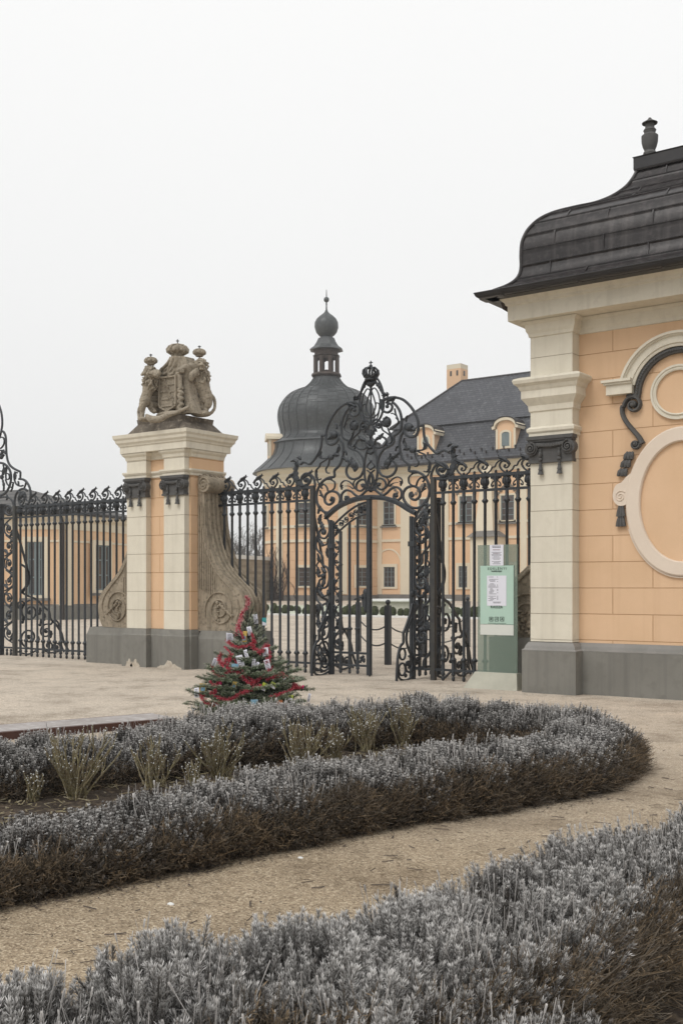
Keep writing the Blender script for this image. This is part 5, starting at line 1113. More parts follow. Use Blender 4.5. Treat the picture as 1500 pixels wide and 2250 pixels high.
        L((825, 790), 60, .24, .09, -.9); L((770, 800), 20, .2, .1, 1.2); L((850, 720), 100, .14, .06, -2, 2); L((835, 760), 200, .16, .08, .8)
        L((965, 900), 60, .14, .06, -2., 2); L((1045, 1010), 40, .14, .07, .8, 2); L((1052, 925), 60, .11, .05, -2, 2); L((880, 945), -40, .1, .05, -1.5, 2)
        L((700, 630), 10, .2, .1, .8); L((775, 650), -80, .1, .05, .5, 2); L((705, 575), 100, .1, .05, 1, 2)
        L((660, 700), 30, .16, .1, .5); L((660, 745), 50, .12, .07, -1, 2)
        lv = MB(); LV.append(lv); c = m(Z1(785, 503)); lv.ball((c[0], FV, c[1]), (.09, .06, .1), 10, 8); r = random.Random(3)
        for _ in range(14): a = r.uniform(0, 6.28); lv.ball((c[0] + .07 * math.cos(a), FV - .03, c[1] + .08 * math.sin(a)), (.03, .03, .03), 6, 5)
        L((790, 545), -70, .28, .05, .4)
        c = m(Z1(950, 540)); mb.ball((c[0], FV, c[1]), (.085, .06, .08), 10, 8); c = m(Z1(978, 712)); mb.ball((c[0], FV, c[1]), (.08, .05, .06), 8, 6); c = m(Z1(790, 805)); mb.ball((c[0], FV, c[1]), (.08, .05, .07), 8, 6)
    both(right)
    mb.build('overthrow_scrolls', IR, root, smooth=30); [q.build('leaf_ornament', IR, root, smooth=60) for q in LV]
    mb = MB(); idn = lambda p: p
    c = Z1(652, 340); a_, b_ = .305, .43
    out = [(UC + .015 + (.27 - .03 * math.sin(t)) * math.cos(t), c[1] + .45 * math.sin(t)) for t in np.linspace(0, 2 * PI, 48)]; mb.strap(out, .032, .04, FV)
    for s in (1, -1): mb.strap([(UC + s * x, c[1] + z) for x, z in catmull([(.05, .34), (-.0, .2), (-.08, .0), (-.1, -.15), (.02, -.32), (.16, -.25), (.19, -.1), (.12, -.06), (.1, -.14)], 6)], .02, .03, FV)
    for s in (1, -1): mb.strap([(UC + s * x, c[1] + z) for x, z in catmull([(0, -.42), (.14, -.34), (.2, -.1), (.17, .1), (.08, .22), (.0, .16), (.03, .1)], 6)], .018, .03, FV)
    mb.strap([(UC, c[1] - .4), (UC, c[1] + .28)], .022, .03, FV); mb.build('monogram', IR, root)
    mb = MB(); z0 = Z1(645, 195)[1]; cc = (UC, FV, z0)
    mb.lathe([(.10, .0), (.115, .01), (.115, .035), (.10, .045), (.11, .07), (.12, .075)], 16, cc)
    for k in range(8): a = PI * k / 4; mb.tube([(UC + r_ * math.cos(a), FV + r_ * math.sin(a), z0 + zz) for r_, zz in ((.11, .06), (.145, .13), (.14, .19), (.09, .235), (.0, .24))], [.022, .024, .022, .02, .018], 6); mb.ball((UC + .125 * math.cos(a + .39), FV + .125 * math.sin(a + .39), z0 + .1), .026, 6, 5)
    mb.ball((UC, FV, z0 + .27), .035, 8, 6); mb.tube([(UC, FV, z0 + .27), (UC, FV, z0 + .37)], .012, 6); mb.tube([(UC - .035, FV, z0 + .335), (UC + .035, FV, z0 + .335)], .012, 6)
    mb.leaf((UC - .09, z0 - .06), R(60), .16, .1, FV, th=.05); mb.leaf((UC + .09, z0 - .06), R(120), .16, .1, FV, th=.05); mb.ball((UC, FV, z0 - .05), (.1, .06, .06), 8, 6)
    mb.build('crown', IR, root, smooth=60)
    # side strips between the posts
    Z4 = lambda x, y: on(860 + x / 5.357, 1080 + y / 5.357, FV)
    def strip(m, s):
        mb = MB(); S = lambda pts, w=.03, t=0.: stroke(mb, m, pts, w, .036, conv=Z4, taper=t); L = lambda b, a, l, w_, c=0., k=3: lf(mb, m, s, b, a, l, w_, c, Z4, k)
        S(((445, 40), (400, 110), (330, 200), (278, 320), (272, 430), (320, 510), (385, 500), (408, 440), (370, 395), (325, 420), (335, 465)))
        for dy in (0, 640):
            S(((415, 430 + dy), (448, 540 + dy), (440, 640 + dy), (365, 735 + dy), (358, 840 + dy), (295, 890 + dy), (272, 1000 + dy), (300, 1110 + dy), (360, 1140 + dy), (405, 1105 + dy), (400, 1040 + dy), (350, 1025 + dy), (335, 1075 + dy), (365, 1095 + dy)))
            S(((430, 700 + dy), (400, 780 + dy), (440, 850 + dy), (400, 920 + dy)), .02); S(((280, 560 + dy), (330, 600 + dy), (380, 560 + dy), (400, 520 + dy)), .022); S(((275, 650 + dy), (300, 700 + dy), (290, 760 + dy)), .02)
            L((290, 575 + dy), 80, .1, .08, 1, 2); L((350, 610 + dy), 40, .2, .1, .5); L((420, 560 + dy), 80, .18, .07, .6); L((300, 740 + dy), 80, .16, .08, .4); L((420, 800 + dy), 100, .14, .07, -.6)
            L((310, 940 + dy), 20, .16, .1, .8); L((400, 1000 + dy), 60, .2, .12, .8); L((430, 980 + dy), 110, .12, .08, 1.2); L((380, 1150 + dy), 60, .14, .07, .5)
            q = m(Z4(350, 985 + dy)); mb.ball((q[0], FV, q[1]), (.06, .05, .05), 8, 6)
        S(((450, 1730), (466, 1830), (430, 1930), (378, 1990), (370, 2090)))
        L((340, 400), 50, .2, .12, .5); L((400, 330), 80, .2, .12, .9); L((420, 200), 100, .16, .09, .5); L((330, 1960), 60, .14, .08, 1, 2)
        q = m(Z4(345, 440)); mb.ball((q[0], FV, q[1]), (.06, .05, .05), 8, 6)
        for z in (.19, ): mb.box(min(m((U_(906), 0))[0], m((UR, 0))[0]), max(m((U_(906), 0))[0], m((UR, 0))[0]), FV - .018, FV + .018, z - .02, z + .02)
        mb.build('scroll_panel', IR, root, smooth=35)
    both(strip)
    # leaves of the gate, made in local (x from hinge, z)
    Lw = U_(811) - U_(730)
    def leafgate(tr, label):
        mb = MB()
        def B(x0, x1, z0, z1, d=.02): mb.box(x0, x1, -d, d, z0, z1)
        arc = lambda f: 2.80 + .42 * math.sin(f * PI / 2)
        top = [(Lw * f, arc(f)) for f in np.linspace(.04, .95, 14)]; low = [(Lw * f, arc(f) - .22) for f in np.linspace(.04, .95, 14)]
        for P_, w_ in ((top, .035), (low, .03)): mb.strap(P_, w_, .04, 0)
        B(0, Lw, .40, .44); B(0, Lw, .17, .21); B(.0, .04, .05, 2.85); B(.17, .215, .05, 2.7, .025)
        for f in np.linspace(.1, .92, 7): a = Lw * f; mb.strap([(a + x, arc(f) - .11 + z) for x, z in spiral(0, 0, .07, .015, f * 9, 1.5 * (1 if int(f * 10) % 2 else -1), 16)], .016, .03, 0); mb.ball((a, 0, arc(f) - .11), .022, 6, 5)
        for k in range(9): mb.ball((.11 + .03 * math.cos(k * 2.1), 0, 2.72 + .06 * math.sin(k * 2.1)), (.035, .03, .04), 6, 5); mb.ball((Lw - .15 + .05 * math.cos(k * 2.1), 0, 3.08 + .05 * math.sin(k * 2.1)), (.03, .03, .03), 6, 5)
        z = .5; k = 0
        while z < 2.5:
            g = 1 if k % 2 else -1
            pth = [(.105 - g * .05, z), (.105 + g * .045, z + .08), (.105 + g * .05, z + .2), (.105 - g * .02, z + .27)]; mb.strap(catmull(pth, 5), .018, .03, 0)
            mb.strap([(.105 + g * .01 + x, z + .13 + y) for x, y in spiral(0, 0, .045, .01, 0, 1.5 * g, 16)], .014, .03, 0); mb.leaf((.105 - g * .03, z + .02), R(90 + g * 40), .13, .07, 0, g, .02, 2); mb.ball((.105 + g * .03, 0, z + .24), (.03, .025, .03), 6, 5); z += .25; k += 1
        for x in (.11, Lw - .16):
            for q in range(7): mb.ball((x + .04 * math.cos(q), 0, .31 + .05 * math.sin(q * 1.7)), (.035, .03, .03), 6, 5)
        fr = mb; stile = MB(); stile.tube([(Lw, 0, .02), (Lw, 0, 3.27)], .055, 14); stile.box(Lw - .075, Lw + .075, -.07, .07, 3.27, 3.31); stile.box(Lw - .005, Lw + .02, -.01, .01, -.005, .03)
        pk = []
        for x in (.40, .585):
            f = x / Lw; p = MB(); p.lathe([(.012, .03), (.03, .05), (.03, .09), (.018, .11), (.038, .14), (.03, .17), (.03, .38), (.036, .84), (.055, .86), (.055, .885), (.03, .9), (.027, .93), (.027, arc(f) - .22)], 10, (x, 0, 0)); pk.append(p)
        p = MB(); p.lathe([(.012, .03), (.03, .05), (.03, .09), (.018, .11), (.038, .14), (.028, .17), (.028, .38)], 10, (.19, 0, 0)); pk.append(p)
        lk = MB(); lk.box(Lw - .15, Lw - .055, -.03, .035, 1.28, 1.52); lk.ball((Lw - .09, 0, 1.54), (.055, .03, .08), 10, 8); lk.ball((Lw - .08, 0, 1.25), (.04, .03, .07), 10, 8)
        hd = MB(); hd.tube([(Lw - .12, -.05, 1.45), (Lw - .19, -.06, 1.46), (Lw - .25, -.06, 1.43), (Lw - .29, -.06, 1.42)], [.02, .016, .014, .018], 8)
        def bld(q, nm, par):
            q.v = [tr(v) for v in q.v]; return q.build(nm, IR, par, smooth=40)
        g = bld(fr, 'gate_leaf', root); tag(g, label); bld(stile, 'closing_stile', g)
        for p in pk: bld(p, 'picket', g)
        l = bld(lk, 'lock', g); bld(hd, 'handle', g)
    uh = U_(730); leafgate(lambda v: (uh + v[0], FV + v[1], v[2]), 'closed left gate leaf')
    uh2 = U_(903) + .02; leafgate(lambda v: (uh2 - v[1], FV + .06 + v[0], v[2]), 'right gate leaf swung wide open')
    # stays: scrolled brackets square to the gate
    stays(root, ((UL, 1, 1.0), (UR, 1, 1.0)), ((U_(724), 1.), (U_(908), 1.)))
def stays(root, backs, fronts):
    for u, s, k in backs:
        mb = MB()
        def S(pts, w=.045): mb.strap(catmull(pts, 6), w, .04, 0)
        S([(0, 3.0), (.08, 2.75), (.2, 2.35), (.27, 2.1), (.30, 1.85), (.20, 1.6), (.12, 1.5)]); S([(.10, 2.2), (.25, 2.1), (.33, 1.9), (.28, 1.7), (.14, 1.55), (.25, 1.45), (.5, 1.35), (.72, 1.15)])
        mb.strap([(.72, 1.15), (.86, 1.05), (.9, .85), (1.05, .72)], .045, .04, 0); S([(1.05, .72), (1.2, .5), (1.27, .28), (1.42, .02)]); S([(.9, .72), (1.02, .82), (1.12, .74), (1.16, .55), (1.2, .2), (1.28, 0.02)], .04)
        for c, r0, a0, t in (((.35, 1.05), .28, 1.6, 1.6), ((.32, .42), .26, -1.5, -1.6), ((.78, .55), .2, 1., 1.4), ((.85, .2), .16, 2.5, 1.3), ((.1, 1.2), .12, 0, 1.3), ((1.05, .15), .12, 0, 1.2)):
            mb.strap([(a, b) for a, b in spiral(c[0], c[1], r0, .04, a0, t, 34)], .036, .04, 0); mb.ball((c[0], 0, c[1]), (.045, .035, .045), 8, 6)
        for x, z in ((.6, 1.0), (.62, .72), (.55, .3), (.15, .8), (.72, .85), (.9, .42)): mb.leaf((x, z), R(60), .16, .1, 0, 1., .03, 3); mb.ball((x, 0, z), .04, 7, 5)
        S([(.0, .1), (.3, .02), (.6, .12), (.9, .02), (1.2, .06)], .035)
        mb.v = [(u + y, FV + .05 + x * k, z) for x, y, z in mb.v]; mb.build('rear_stay', IR, root, smooth=35)
    for u, k in fronts:
        mb = MB()
        def S(pts, w=.04): mb.strap(catmull(pts, 5), w, .04, 0)
        mb.strap([(0, 1.35), (.06, 1.2), (.16, 1.03), (.28, .86), (.30, .84), (.30, .66)], .04, .04, 0); S([(.30, .66), (.4, .6), (.47, .45), (.5, .25), (.52, .0)]); S([(.02, 1.1), (.16, .9), (.2, .7), (.1, .5), (.0, .4)], .035)
        mb.strap(spiral(.33, .46, .11, .09, 0, 1.02, 20), .03, .035, 0); mb.strap(spiral(.34, .19, .12, .1, 0, 1.02, 20), .03, .035, 0); mb.strap(spiral(.13, .25, .17, .04, 1.6, 1.5, 26), .034, .035, 0); mb.ball((.13, 0, .28), (.05, .035, .05), 8, 6); mb.ball((.22, 0, .08), (.04, .03, .04), 8, 6); S([(0, .05), (.2, -.0), (.4, .03), (.5, .15)], .03)
        mb.ball((-.02, 0, 1.53), (.06, .045, .06), 8, 6)
        mb.v = [(u + y, FV - .04 - x * k, z) for x, y, z in mb.v]; mb.build('front_stay', IR, root, smooth=35)
small_gate()

# ---- right end of the great gate at the left edge of the picture
def great_gate():
    ux = U_(33); root = thing('great_iron_gate', 'edge of the great wrought iron gate with tall scrolled top at the left edge', 'gate', (U_(10), FV, 0))
    MB().box(ux - .045, ux + .045, FV - .045, FV + .045, 0, RT + .03).build('post', M['iron_old'], root, smooth=0)
    u = U_(2); mb = MB(); mb.box(u - .09, u + .05, FV - .06, FV + .06, 0, 3.62).box(u - .12, u + .10, FV - .09, FV + .09, 3.6, 3.66); mb.build('main_post', IR, root, smooth=0)
    Z5 = lambda x, y: on(x / 7.5, 880 + y / 7.5, FV); m = lambda p: p; mb = MB()
    def S(p, w=.04, t=0.): stroke(mb, m, p, w, .04, conv=Z5, taper=t)
    L = lambda b, a, l, w_, c=0., k=3: lf(mb, m, 1, b, a, l, w_, c, Z5, k)
    S(((-60, -20), (-10, 100), (25, 230), (35, 380), (18, 500), (-10, 620))); S(((18, 500), (60, 520), (92, 600), (98, 750), (108, 900), (140, 1030), (210, 1110), (330, 1172)), .042)
    mb.strap([Z5(335, 1172), Z5(332, 1295)], .042, .04, FV); S(((310, 1293), (390, 1305), (455, 1370), (495, 1470), (500, 1590), (470, 1690), (400, 1742), (330, 1710), (305, 1620), (335, 1530), (390, 1520), (420, 1590), (385, 1640)), .042)
    S(((240, 1740), (240, 1640), (265, 1540), (330, 1470), (400, 1455), (450, 1490)), .042); S(((-20, 1025), (60, 1040), (130, 1100), (172, 1190), (178, 1300), (150, 1420), (90, 1520), (0, 1572)), .045)
    S(((-40, 1610), (60, 1590), (140, 1600), (195, 1650), (225, 1740)), .036); S(((220, 1830), (195, 1880), (130, 1890), (80, 1830), (85, 1760), (140, 1730), (175, 1780), (150, 1830)), .036)
    S(((10, 605), (50, 610), (70, 660), (60, 720), (30, 770), (0, 790)), .026); S(((0, 820), (60, 830), (85, 880)), .03); S(((285, 1190), (245, 1190), (230, 1240), (240, 1320), (270, 1380), (330, 1410), (380, 1400)), .03)
    S(((50, 1060), (60, 1110), (40, 1160), (0, 1160)), .024); S(((70, 1150), (110, 1100), (95, 1220), (100, 1290), (130, 1300), (155, 1270), (140, 1210), (90, 1200)), .022); S(((180, 1350), (215, 1350), (215, 1380)), .02); S(((90, 1300), (120, 1380), (180, 1430)), .022)
    L((0, 900), 20, .2, .16, .8); L((20, 960), 60, .16, .12, -1); L((110, 1640), 60, .14, .1, 1, 2); L((250, 1300), 70, .2, .1, .8); L((300, 1330), -70, .12, .07, -.5, 2); L((30, 1270), 70, .36, .14, -.8, 4); L((40, 1300), -60, .3, .12, -.8); L((370, 1500), -40, .2, .14, -.5); L((350, 1620), 100, .24, .14, .6); L((400, 1440), 50, .14, .07, .5, 2); L((180, 1500), 50, .2, .08, .6)
    for q in ((370, 1560), (135, 1790), (30, 1260), (20, 930)): c = Z5(*q); mb.ball((c[0], FV, c[1]), (.06, .05, .06), 8, 6)
    mb.build('overthrow_scrolls', IR, root, smooth=35)
    mb = MB(); a = U_(9); w_ = ux - .045 - a; c = (a + ux - .045) / 2; z = .3; k = 0
    while z < 3.2:
        g = 1 if k % 2 else -1
        mb.strap(catmull([(c - g * w_ * .42, z), (c + g * w_ * .4, z + .14), (c + g * w_ * .42, z + .34), (c - g * w_ * .3, z + .5)], 6), .03, .035, FV); mb.strap([(c + x, z + .24 + y) for x, y in spiral(0, 0, w_ * .34, .02, k, 1.6 * g, 24)], .026, .03, FV)
        mb.leaf((c - g * .04, z + .04), R(90 + g * 30), .2, .12, FV, g, .03, 3); mb.leaf((c + g * .02, z + .3), R(90 - g * 40), .16, .1, FV, -g, .03, 3); mb.ball((c, FV, z + .24), (.05, .04, .05), 8, 6); z += .42; k += 1
    mb.box(a - .1, ux, FV - .018, FV + .018, RL - .02, RL + .02).box(a - .1, ux, FV - .018, FV + .018, RB - .02, RB + .02)
    for x in (.3, .7): mb.lathe([(.012, 0), (.03, .03), (.03, .06), (.018, .09), (.035, .12), (.02, .16)], 8, (a + w_ * x, FV, 0))
    mb.build('scroll_panel', IR, root, smooth=35)
    stays(root, ((ux, 1, 1.12),), ())
great_gate()

# ============================================================ information sign
def text(s, size, u, v, z, m, parent, name='lettering', align='CENTER', ext=.0012, sx=1., sp_=1.):
    cu = bpy.data.curves.new('t', 'FONT'); cu.body = s; cu.size = size; cu.align_x = align; cu.extrude = ext; cu.space_character = sp_; cu.resolution_u = 2
    o = bpy.data.objects.new('t', cu); scene.collection.objects.link(o); dg = bpy.context.evaluated_depsgraph_get(); me = bpy.data.meshes.new_from_object(o.evaluated_get(dg)); bpy.data.objects.remove(o)
    off = wpos(parent)
    for q in me.vertices: x, y, zz = q.co; q.co = (u + x * sx - off.x, v - zz - off.y, z + y - off.z)
    me.materials.clear(); me.materials.append(m); me.name = name; r = bpy.data.objects.new(name, me); scene.collection.objects.link(r); r.parent = parent; return r
def sign():
    v = 15.8; S = lambda x, y: on(x, y, v)
    (a, zt), (b, _) = S(1049, 1196.5), S(1136, 1196.5); zb = S(1095, 1478)[1]; zt = S(1090, 1197)[1]
    root = thing('information_sign', 'tall green glass information sign with paper notices on a pale concrete foot', 'sign', ((a + b) / 2, v, 0))
    g = MB().box(a, b, v, v + .024, zb - .02, zt).build('glass_panel', M['tglass'], root, smooth=0)
    f0, f1 = S(1027, 1500)[0], S(1147, 1500)[0]
    mb = MB(); mb.add([(f0, v - .18, 0 - .02), (f1, v - .18, -.02), (f1, v + .2, -.02), (f0, v + .2, -.02), (a - .02, v - .06, zb), (b + .02, v - .06, zb), (b + .02, v + .1, zb), (a - .02, v + .1, zb)], [(3, 2, 1, 0), (4, 5, 6, 7), (0, 1, 5, 4), (1, 2, 6, 5), (2, 3, 7, 6), (3, 0, 4, 7)]); mb.build('concrete_foot', M['concrete'], root, smooth=0)
    def panel(x0, x1, y0, y1, m, nm, d, par=root):
        return MB().box(S(x0, 0)[0], S(x1, 0)[0], v - d, v - d + .0025, S(x0, y1)[1], S(x0, y0)[1]).build(nm, m, par, smooth=0)
    mf = panel(1055, 1128, 1243.5, 1371, M['mint'], 'green_film', .004); panel(1055, 1128, 1372, 1394.5, M['film'], 'white_film', .0042)
    p1 = panel(1076, 1106, 1197.5, 1243, M['paper'], 'notice', .0085); p2 = panel(1070, 1112.5, 1265, 1331, M['paper'], 'notice', .009)
    x, z = S(1092, 1252); text('EDELÉNYI', .056, x, v - .008, z, M['inkdark'], mf, sx=1.1, ext=.0004, sp_=1.35); x, z = S(1091, 1256.5); text('kastélysziget', .04, x, v - .008, z, M['inkdark'], mf, sx=.95)
    x, z = S(1091, 1336.6); text('KASSZA', .062, x, v - .008, z, M['inkdark'], mf, ext=.002)
    # pictogram frames
    for k, xc in enumerate((1079.2, 1091, 1103)):
        x, z = S(xc, 1360.5); h = .032; mb = MB(); mb.trim([(x - h, z - h), (x + h, z - h), (x + h, z + h), (x - h, z + h)], [(-.003, 0), (-.003, .003), (.003, .003), (.003, 0)], v - .007, closed=True)
        if k == 0: mb.box(x - .017, x - .008, v - .01, v - .007, z - .017, z + .017); mb.ball((x + .008, v - .008, z + .006), (.009, .002, .009), 8, 5); mb.strap([(x - .005, z), (x + .018, z - .016)], .006, .003, v - .008); mb.strap([(x - .005, z - .002), (x + .016, z + .016)], .006, .003, v - .008)
        if k == 1: mb.strap([(x - .02, z - .008), (x - .006, z + .006), (x + .008, z - .006), (x + .02, z - .012)], .007, .003, v - .008); mb.strap([(x + .002, z + .002), (x + .02, z + .018)], .006, .003, v - .008)
        if k == 2: mb.prism([(x - .02, z - .004), (x + .004, z + .018), (x + .016, z + .008), (x - .004, z - .012)], v - .01, v - .007); mb.ball((x + .014, v - .008, z - .012), (.007, .002, .007), 8, 5)
        mb.build('pictogram', M['inkdark'], mf, smooth=0)
    x0, x1 = S(1072, 0)[0], S(1112, 0)[0]; z = S(1090, 1369.5)[1]; MB().box(x0, x1, v - .008, v - .005, z - .004, z + .001).build('rule', M['inkdark'], mf, smooth=0)
    # printed lines on the notices (their words are too small to read in the photo)
    r = random.Random(12)
    def lines(par, x0, x1, y0, y1, n, centre, d, m, th=.0045):
        mb = MB()
        for k in range(n):
            y = y0 + (y1 - y0) * k / (n - 1)
            if r.random() < .12: continue
            c = (x0 + x1) / 2; hw = (x1 - x0) / 2 * r.uniform(.5, .95)
            segs = [(c - hw, c + hw)] if centre else [(x0 + r.choice((0, 2, 4)), x0 + r.uniform(9, 20))] + ([(x1 - 4, x1 - 1.5)] if r.random() < .6 else [])
            for a, b in segs:
                q = a
                while q < b - .8: e = min(b, q + r.uniform(1.4, 3.4)); z = S(q, y)[1]; mb.box(S(q, 0)[0], S(e, 0)[0], v - d - .0008, v - d, z - th, z + th); q = e + .5
        mb.build('print', m, par, smooth=0)
    lines(p1, 1079, 1103, 1200, 1203, 2, True, .0085, M['ink'], .007); lines(p1, 1079, 1103, 1206, 1239, 14, True, .0085, M['ink']); lines(p1, 1082, 1100, 1208, 1216, 2, True, .0085, M['inkred'])
    lines(p2, 1073, 1096, 1268, 1320, 22, False, .009, M['ink']); lines(p2, 1082, 1102, 1323, 1325, 2, True, .009, M['ink'])
sign()
# ============================================================ planting in the foreground
def quads(name, V, Fc, m, parent, frost=None, dry=None):
    me = bpy.data.meshes.new(name); n, k = Fc.shape; me.vertices.add(len(V)); me.vertices.foreach_set('co', np.ascontiguousarray(V, dtype=np.float32).ravel())
    me.loops.add(n * k); me.loops.foreach_set('vertex_index', np.ascontiguousarray(Fc, dtype=np.int32).ravel()); me.polygons.add(n); me.polygons.foreach_set('loop_start', np.arange(0, n * k, k, dtype=np.int32)); me.polygons.foreach_set('loop_total', np.full(n, k, dtype=np.int32))
    me.update(calc_edges=True)
    for nm, arr in (('frost', frost), ('dry', dry)):
        if arr is not None: a = me.attributes.new(nm, 'FLOAT', 'POINT'); a.data.foreach_set('value', np.ascontiguousarray(arr, dtype=np.float32))
    me.materials.append(m); o = bpy.data.objects.new(name, me); scene.collection.objects.link(o)
    if parent is not None: o.parent = parent
    return o
def frames(D, spin):
    """rotation matrices with third column D"""
    D = D / np.linalg.norm(D, axis=1, keepdims=True); up = np.where(np.abs(D[:, 2:3]) < .9, np.array([[0, 0, 1.]]), np.array([[1., 0, 0]]))
    A = np.cross(up, D); A /= np.linalg.norm(A, axis=1, keepdims=True); B = np.cross(D, A); c, s = np.cos(spin)[:, None], np.sin(spin)[:, None]
    A2 = A * c + B * s; B2 = -A * s + B * c; return np.stack([A2, B2, D], axis=2)
def sprig(nodes, per, L, leaf, wd, spread, rng, tipw=1., stemw=.0016):
    """leafy shoot along +z; returns verts, quads, frost fraction"""
    V = []; Q = []; Fr = []
    for a in (0, PI / 2):
        b = len(V); c, s = math.cos(a) * stemw, math.sin(a) * stemw; V += [(-c, -s, 0), (c, s, 0), (c, s, L), (-c, -s, L)]; Q.append((b, b + 1, b + 2, b + 3)); Fr += [.0, .0, .25, .25]
    for i in range(nodes + 1):
        f = i / nodes; z = L * (.12 + .88 * f); n = per if i < nodes else per + 2
        for k in range(n):
            a = 2 * PI * k / n + i * .8 + rng.uniform(-.25, .25); el = spread * (1 - .55 * f) * rng.uniform(.75, 1.2); l = leaf * rng.uniform(.75, 1.15) * (1 - .2 * f)
            d = np.array((math.cos(a) * math.sin(el), math.sin(a) * math.sin(el), math.cos(el))); t = nrm(np.cross(d, (0, 0, 1.)) + 1e-6) * wd / 2; p = np.array((0, 0, z)); nn_ = nrm(np.cross(d, t)) * wd * .15
            b = len(V); V += [p - t * .4, p + d * l * .6 + t - nn_, p + d * l + t * .1, p + d * l * .6 - t - nn_]; Q.append((b, b + 1, b + 2, b + 3)); q = .35 + .65 * f
            Fr += [.0, .38 * q, 1.15 * q, .38 * q]
    return np.array(V), np.array(Q), np.array(Fr)
def scatter(tmpls, P, D, S, spin, which, frostamt, dryamt):
    VV, QQ, FF, DD = [], [], [], []; base = 0
    for ti, (V, Q, Fr) in enumerate(tmpls):
        ix = np.nonzero(which == ti)[0]
        if not len(ix): continue
        M3 = frames(D[ix], spin[ix]); W_ = np.einsum('nij,vj->nvi', M3, V) * S[ix][:, None, None] + P[ix][:, None, :]
        n, v = len(ix), len(V); VV.append(W_.reshape(-1, 3)); QQ.append((Q[None] + (np.arange(n) * v)[:, None, None] + base).reshape(-1, 4)); base += n * v
        FF.append(np.clip(Fr[None] * frostamt[ix][:, None], 0, 1).reshape(-1)); DD.append(np.repeat(dryamt[ix], v))
    return np.concatenate(VV), np.concatenate(QQ), np.concatenate(FF), np.concatenate(DD)
def hedge(label, centre, hw, h, n, near, seed, group=None, closed=False, stalks=0, clump=.42, gaps=None):
    rng = np.random.default_rng(seed); C = np.array([np.array(W(*p)[:2]) for p in (catmull(centre, 8, closed) + ([centre[0]] if closed else []))])
    seg = np.linalg.norm(np.diff(C, axis=0), axis=1); cum = np.concatenate([[0], np.cumsum(seg)]); Lt = cum[-1]
    hwf = hw if hasattr(hw, '__len__') else [hw] * len(centre); hf = h if hasattr(h, '__len__') else [h]; h = max(hf); tt = np.linspace(0, Lt, 400)
    def surf(s, ph):
        x = np.interp(s, cum, C[:, 0]); y = np.interp(s, cum, C[:, 1]); e = .05; tx = np.interp(np.minimum(s + e, Lt), cum, C[:, 0]) - np.interp(np.maximum(s - e, 0), cum, C[:, 0]); ty = np.interp(np.minimum(s + e, Lt), cum, C[:, 1]) - np.interp(np.maximum(s - e, 0), cum, C[:, 1])
        l = np.hypot(tx, ty) + 1e-9; nx, ny = -ty / l, tx / l
        q = s / clump; cell = np.floor(q); fr = q - cell; rs = np.sin(cell * 12.9898 + seed) * 43758.5453; rs = rs - np.floor(rs); rs2 = np.sin(cell * 78.233 + seed) * 12543.21; rs2 -= np.floor(rs2)
        bulge = (1 - (2 * fr - 1) ** 4 * .3) * (.84 + .26 * rs); wid = np.interp(s / Lt * (len(hwf) - 1), range(len(hwf)), hwf) * (.86 + .2 * rs2) * (1 - (2 * fr - 1) ** 4 * .16)
        c = np.cos(ph); sn = np.sin(ph); lat = wid * np.sign(c) * np.abs(c) ** .72; z = np.interp(s / Lt * (len(hf) - 1), range(len(hf)), hf) * bulge * np.abs(sn) ** .55
        n_ = np.stack([nx * c * .9, ny * c * .9, sn * .9 + .1], 1); n_ /= np.linalg.norm(n_, axis=1, keepdims=True)
        return np.stack([x + nx * lat, y + ny * lat, z], 1), n_, z / h
    root = thing('lavender_hedge', label, 'hedge', (0, 0, 0), group)
    mid = C[len(C) // 2]; root.location = (mid[0], mid[1], 0)
    # added dark mound inside, standing in for the shade between the shoots
    ns, nph = int(Lt / .08), 14; ss, pp = np.meshgrid(np.linspace(0, Lt, ns), np.linspace(.02, PI - .02, nph), indexing='ij'); P, N_, zf = surf(ss.ravel(), pp.ravel()); P = P - N_ * (.10 if near else .07); P[:, 2] = np.maximum(P[:, 2], 0) * (1)
    P += rng.normal(0, .012, P.shape); I = np.arange(ns * nph).reshape(ns, nph); Qd = np.stack([I[:-1, :-1], I[1:, :-1], I[1:, 1:], I[:-1, 1:]], -1).reshape(-1, 4); P[:, :2] -= mid; core = quads('shade_core', P, Qd, M['soil'], root)
    # living, frosted shoots
    if near: T = [sprig(6, 6, .085, .030, .0036, 1.0, random.Random(seed + k)) for k in range(5)]
    else: T = [sprig(3, 5, .055, .024, .0056, 1.05, random.Random(seed + k)) for k in range(5)]
    s = rng.uniform(0, Lt, n); ph = np.where(rng.random(n) < .58, np.clip(rng.normal(PI / 2, .55, n), .12, PI - .12), rng.uniform(.04, PI - .04, n)); P, N_, zf = surf(s, ph); pn0 = np.array([noise.noise(Vector(p * 4.3)) for p in P]); keep = zf > rng.uniform(-.25, .48, n) + .30 * pn0; P, N_, zf = P[keep], N_[keep], zf[keep]; m = len(P)
    pn = np.array([noise.noise(Vector(p * 3.1)) for p in P]); P = P - N_ * (rng.uniform(-.03, .085, m) + .07 * (pn < -.05))[:, None]; P[:, 2] += rng.normal(0, .012, m)
    D = N_ * .55 + np.array([[0, 0, .75]]) + rng.normal(0, .27, (m, 3)); sc = rng.uniform(.75, 1.3, m); fa = np.clip((.86 if near else .70) + .7 * pn + rng.normal(0, .3, m) + .8 * (zf - .78), .03, 1.25)
    dry = np.clip(rng.uniform(-.5, .35, m) + (.62 - zf) * 1.1, 0, .85)
    P[:, :2] -= mid; V, Q, Fr, Dr = scatter(T, P, D, sc, rng.uniform(0, 6.28, m), rng.integers(0, len(T), m), fa, dry); fo = quads('frosted_foliage', V, Q, M['lav'], root, Fr, Dr)
    # dry brown stems low on the flanks
    T = []
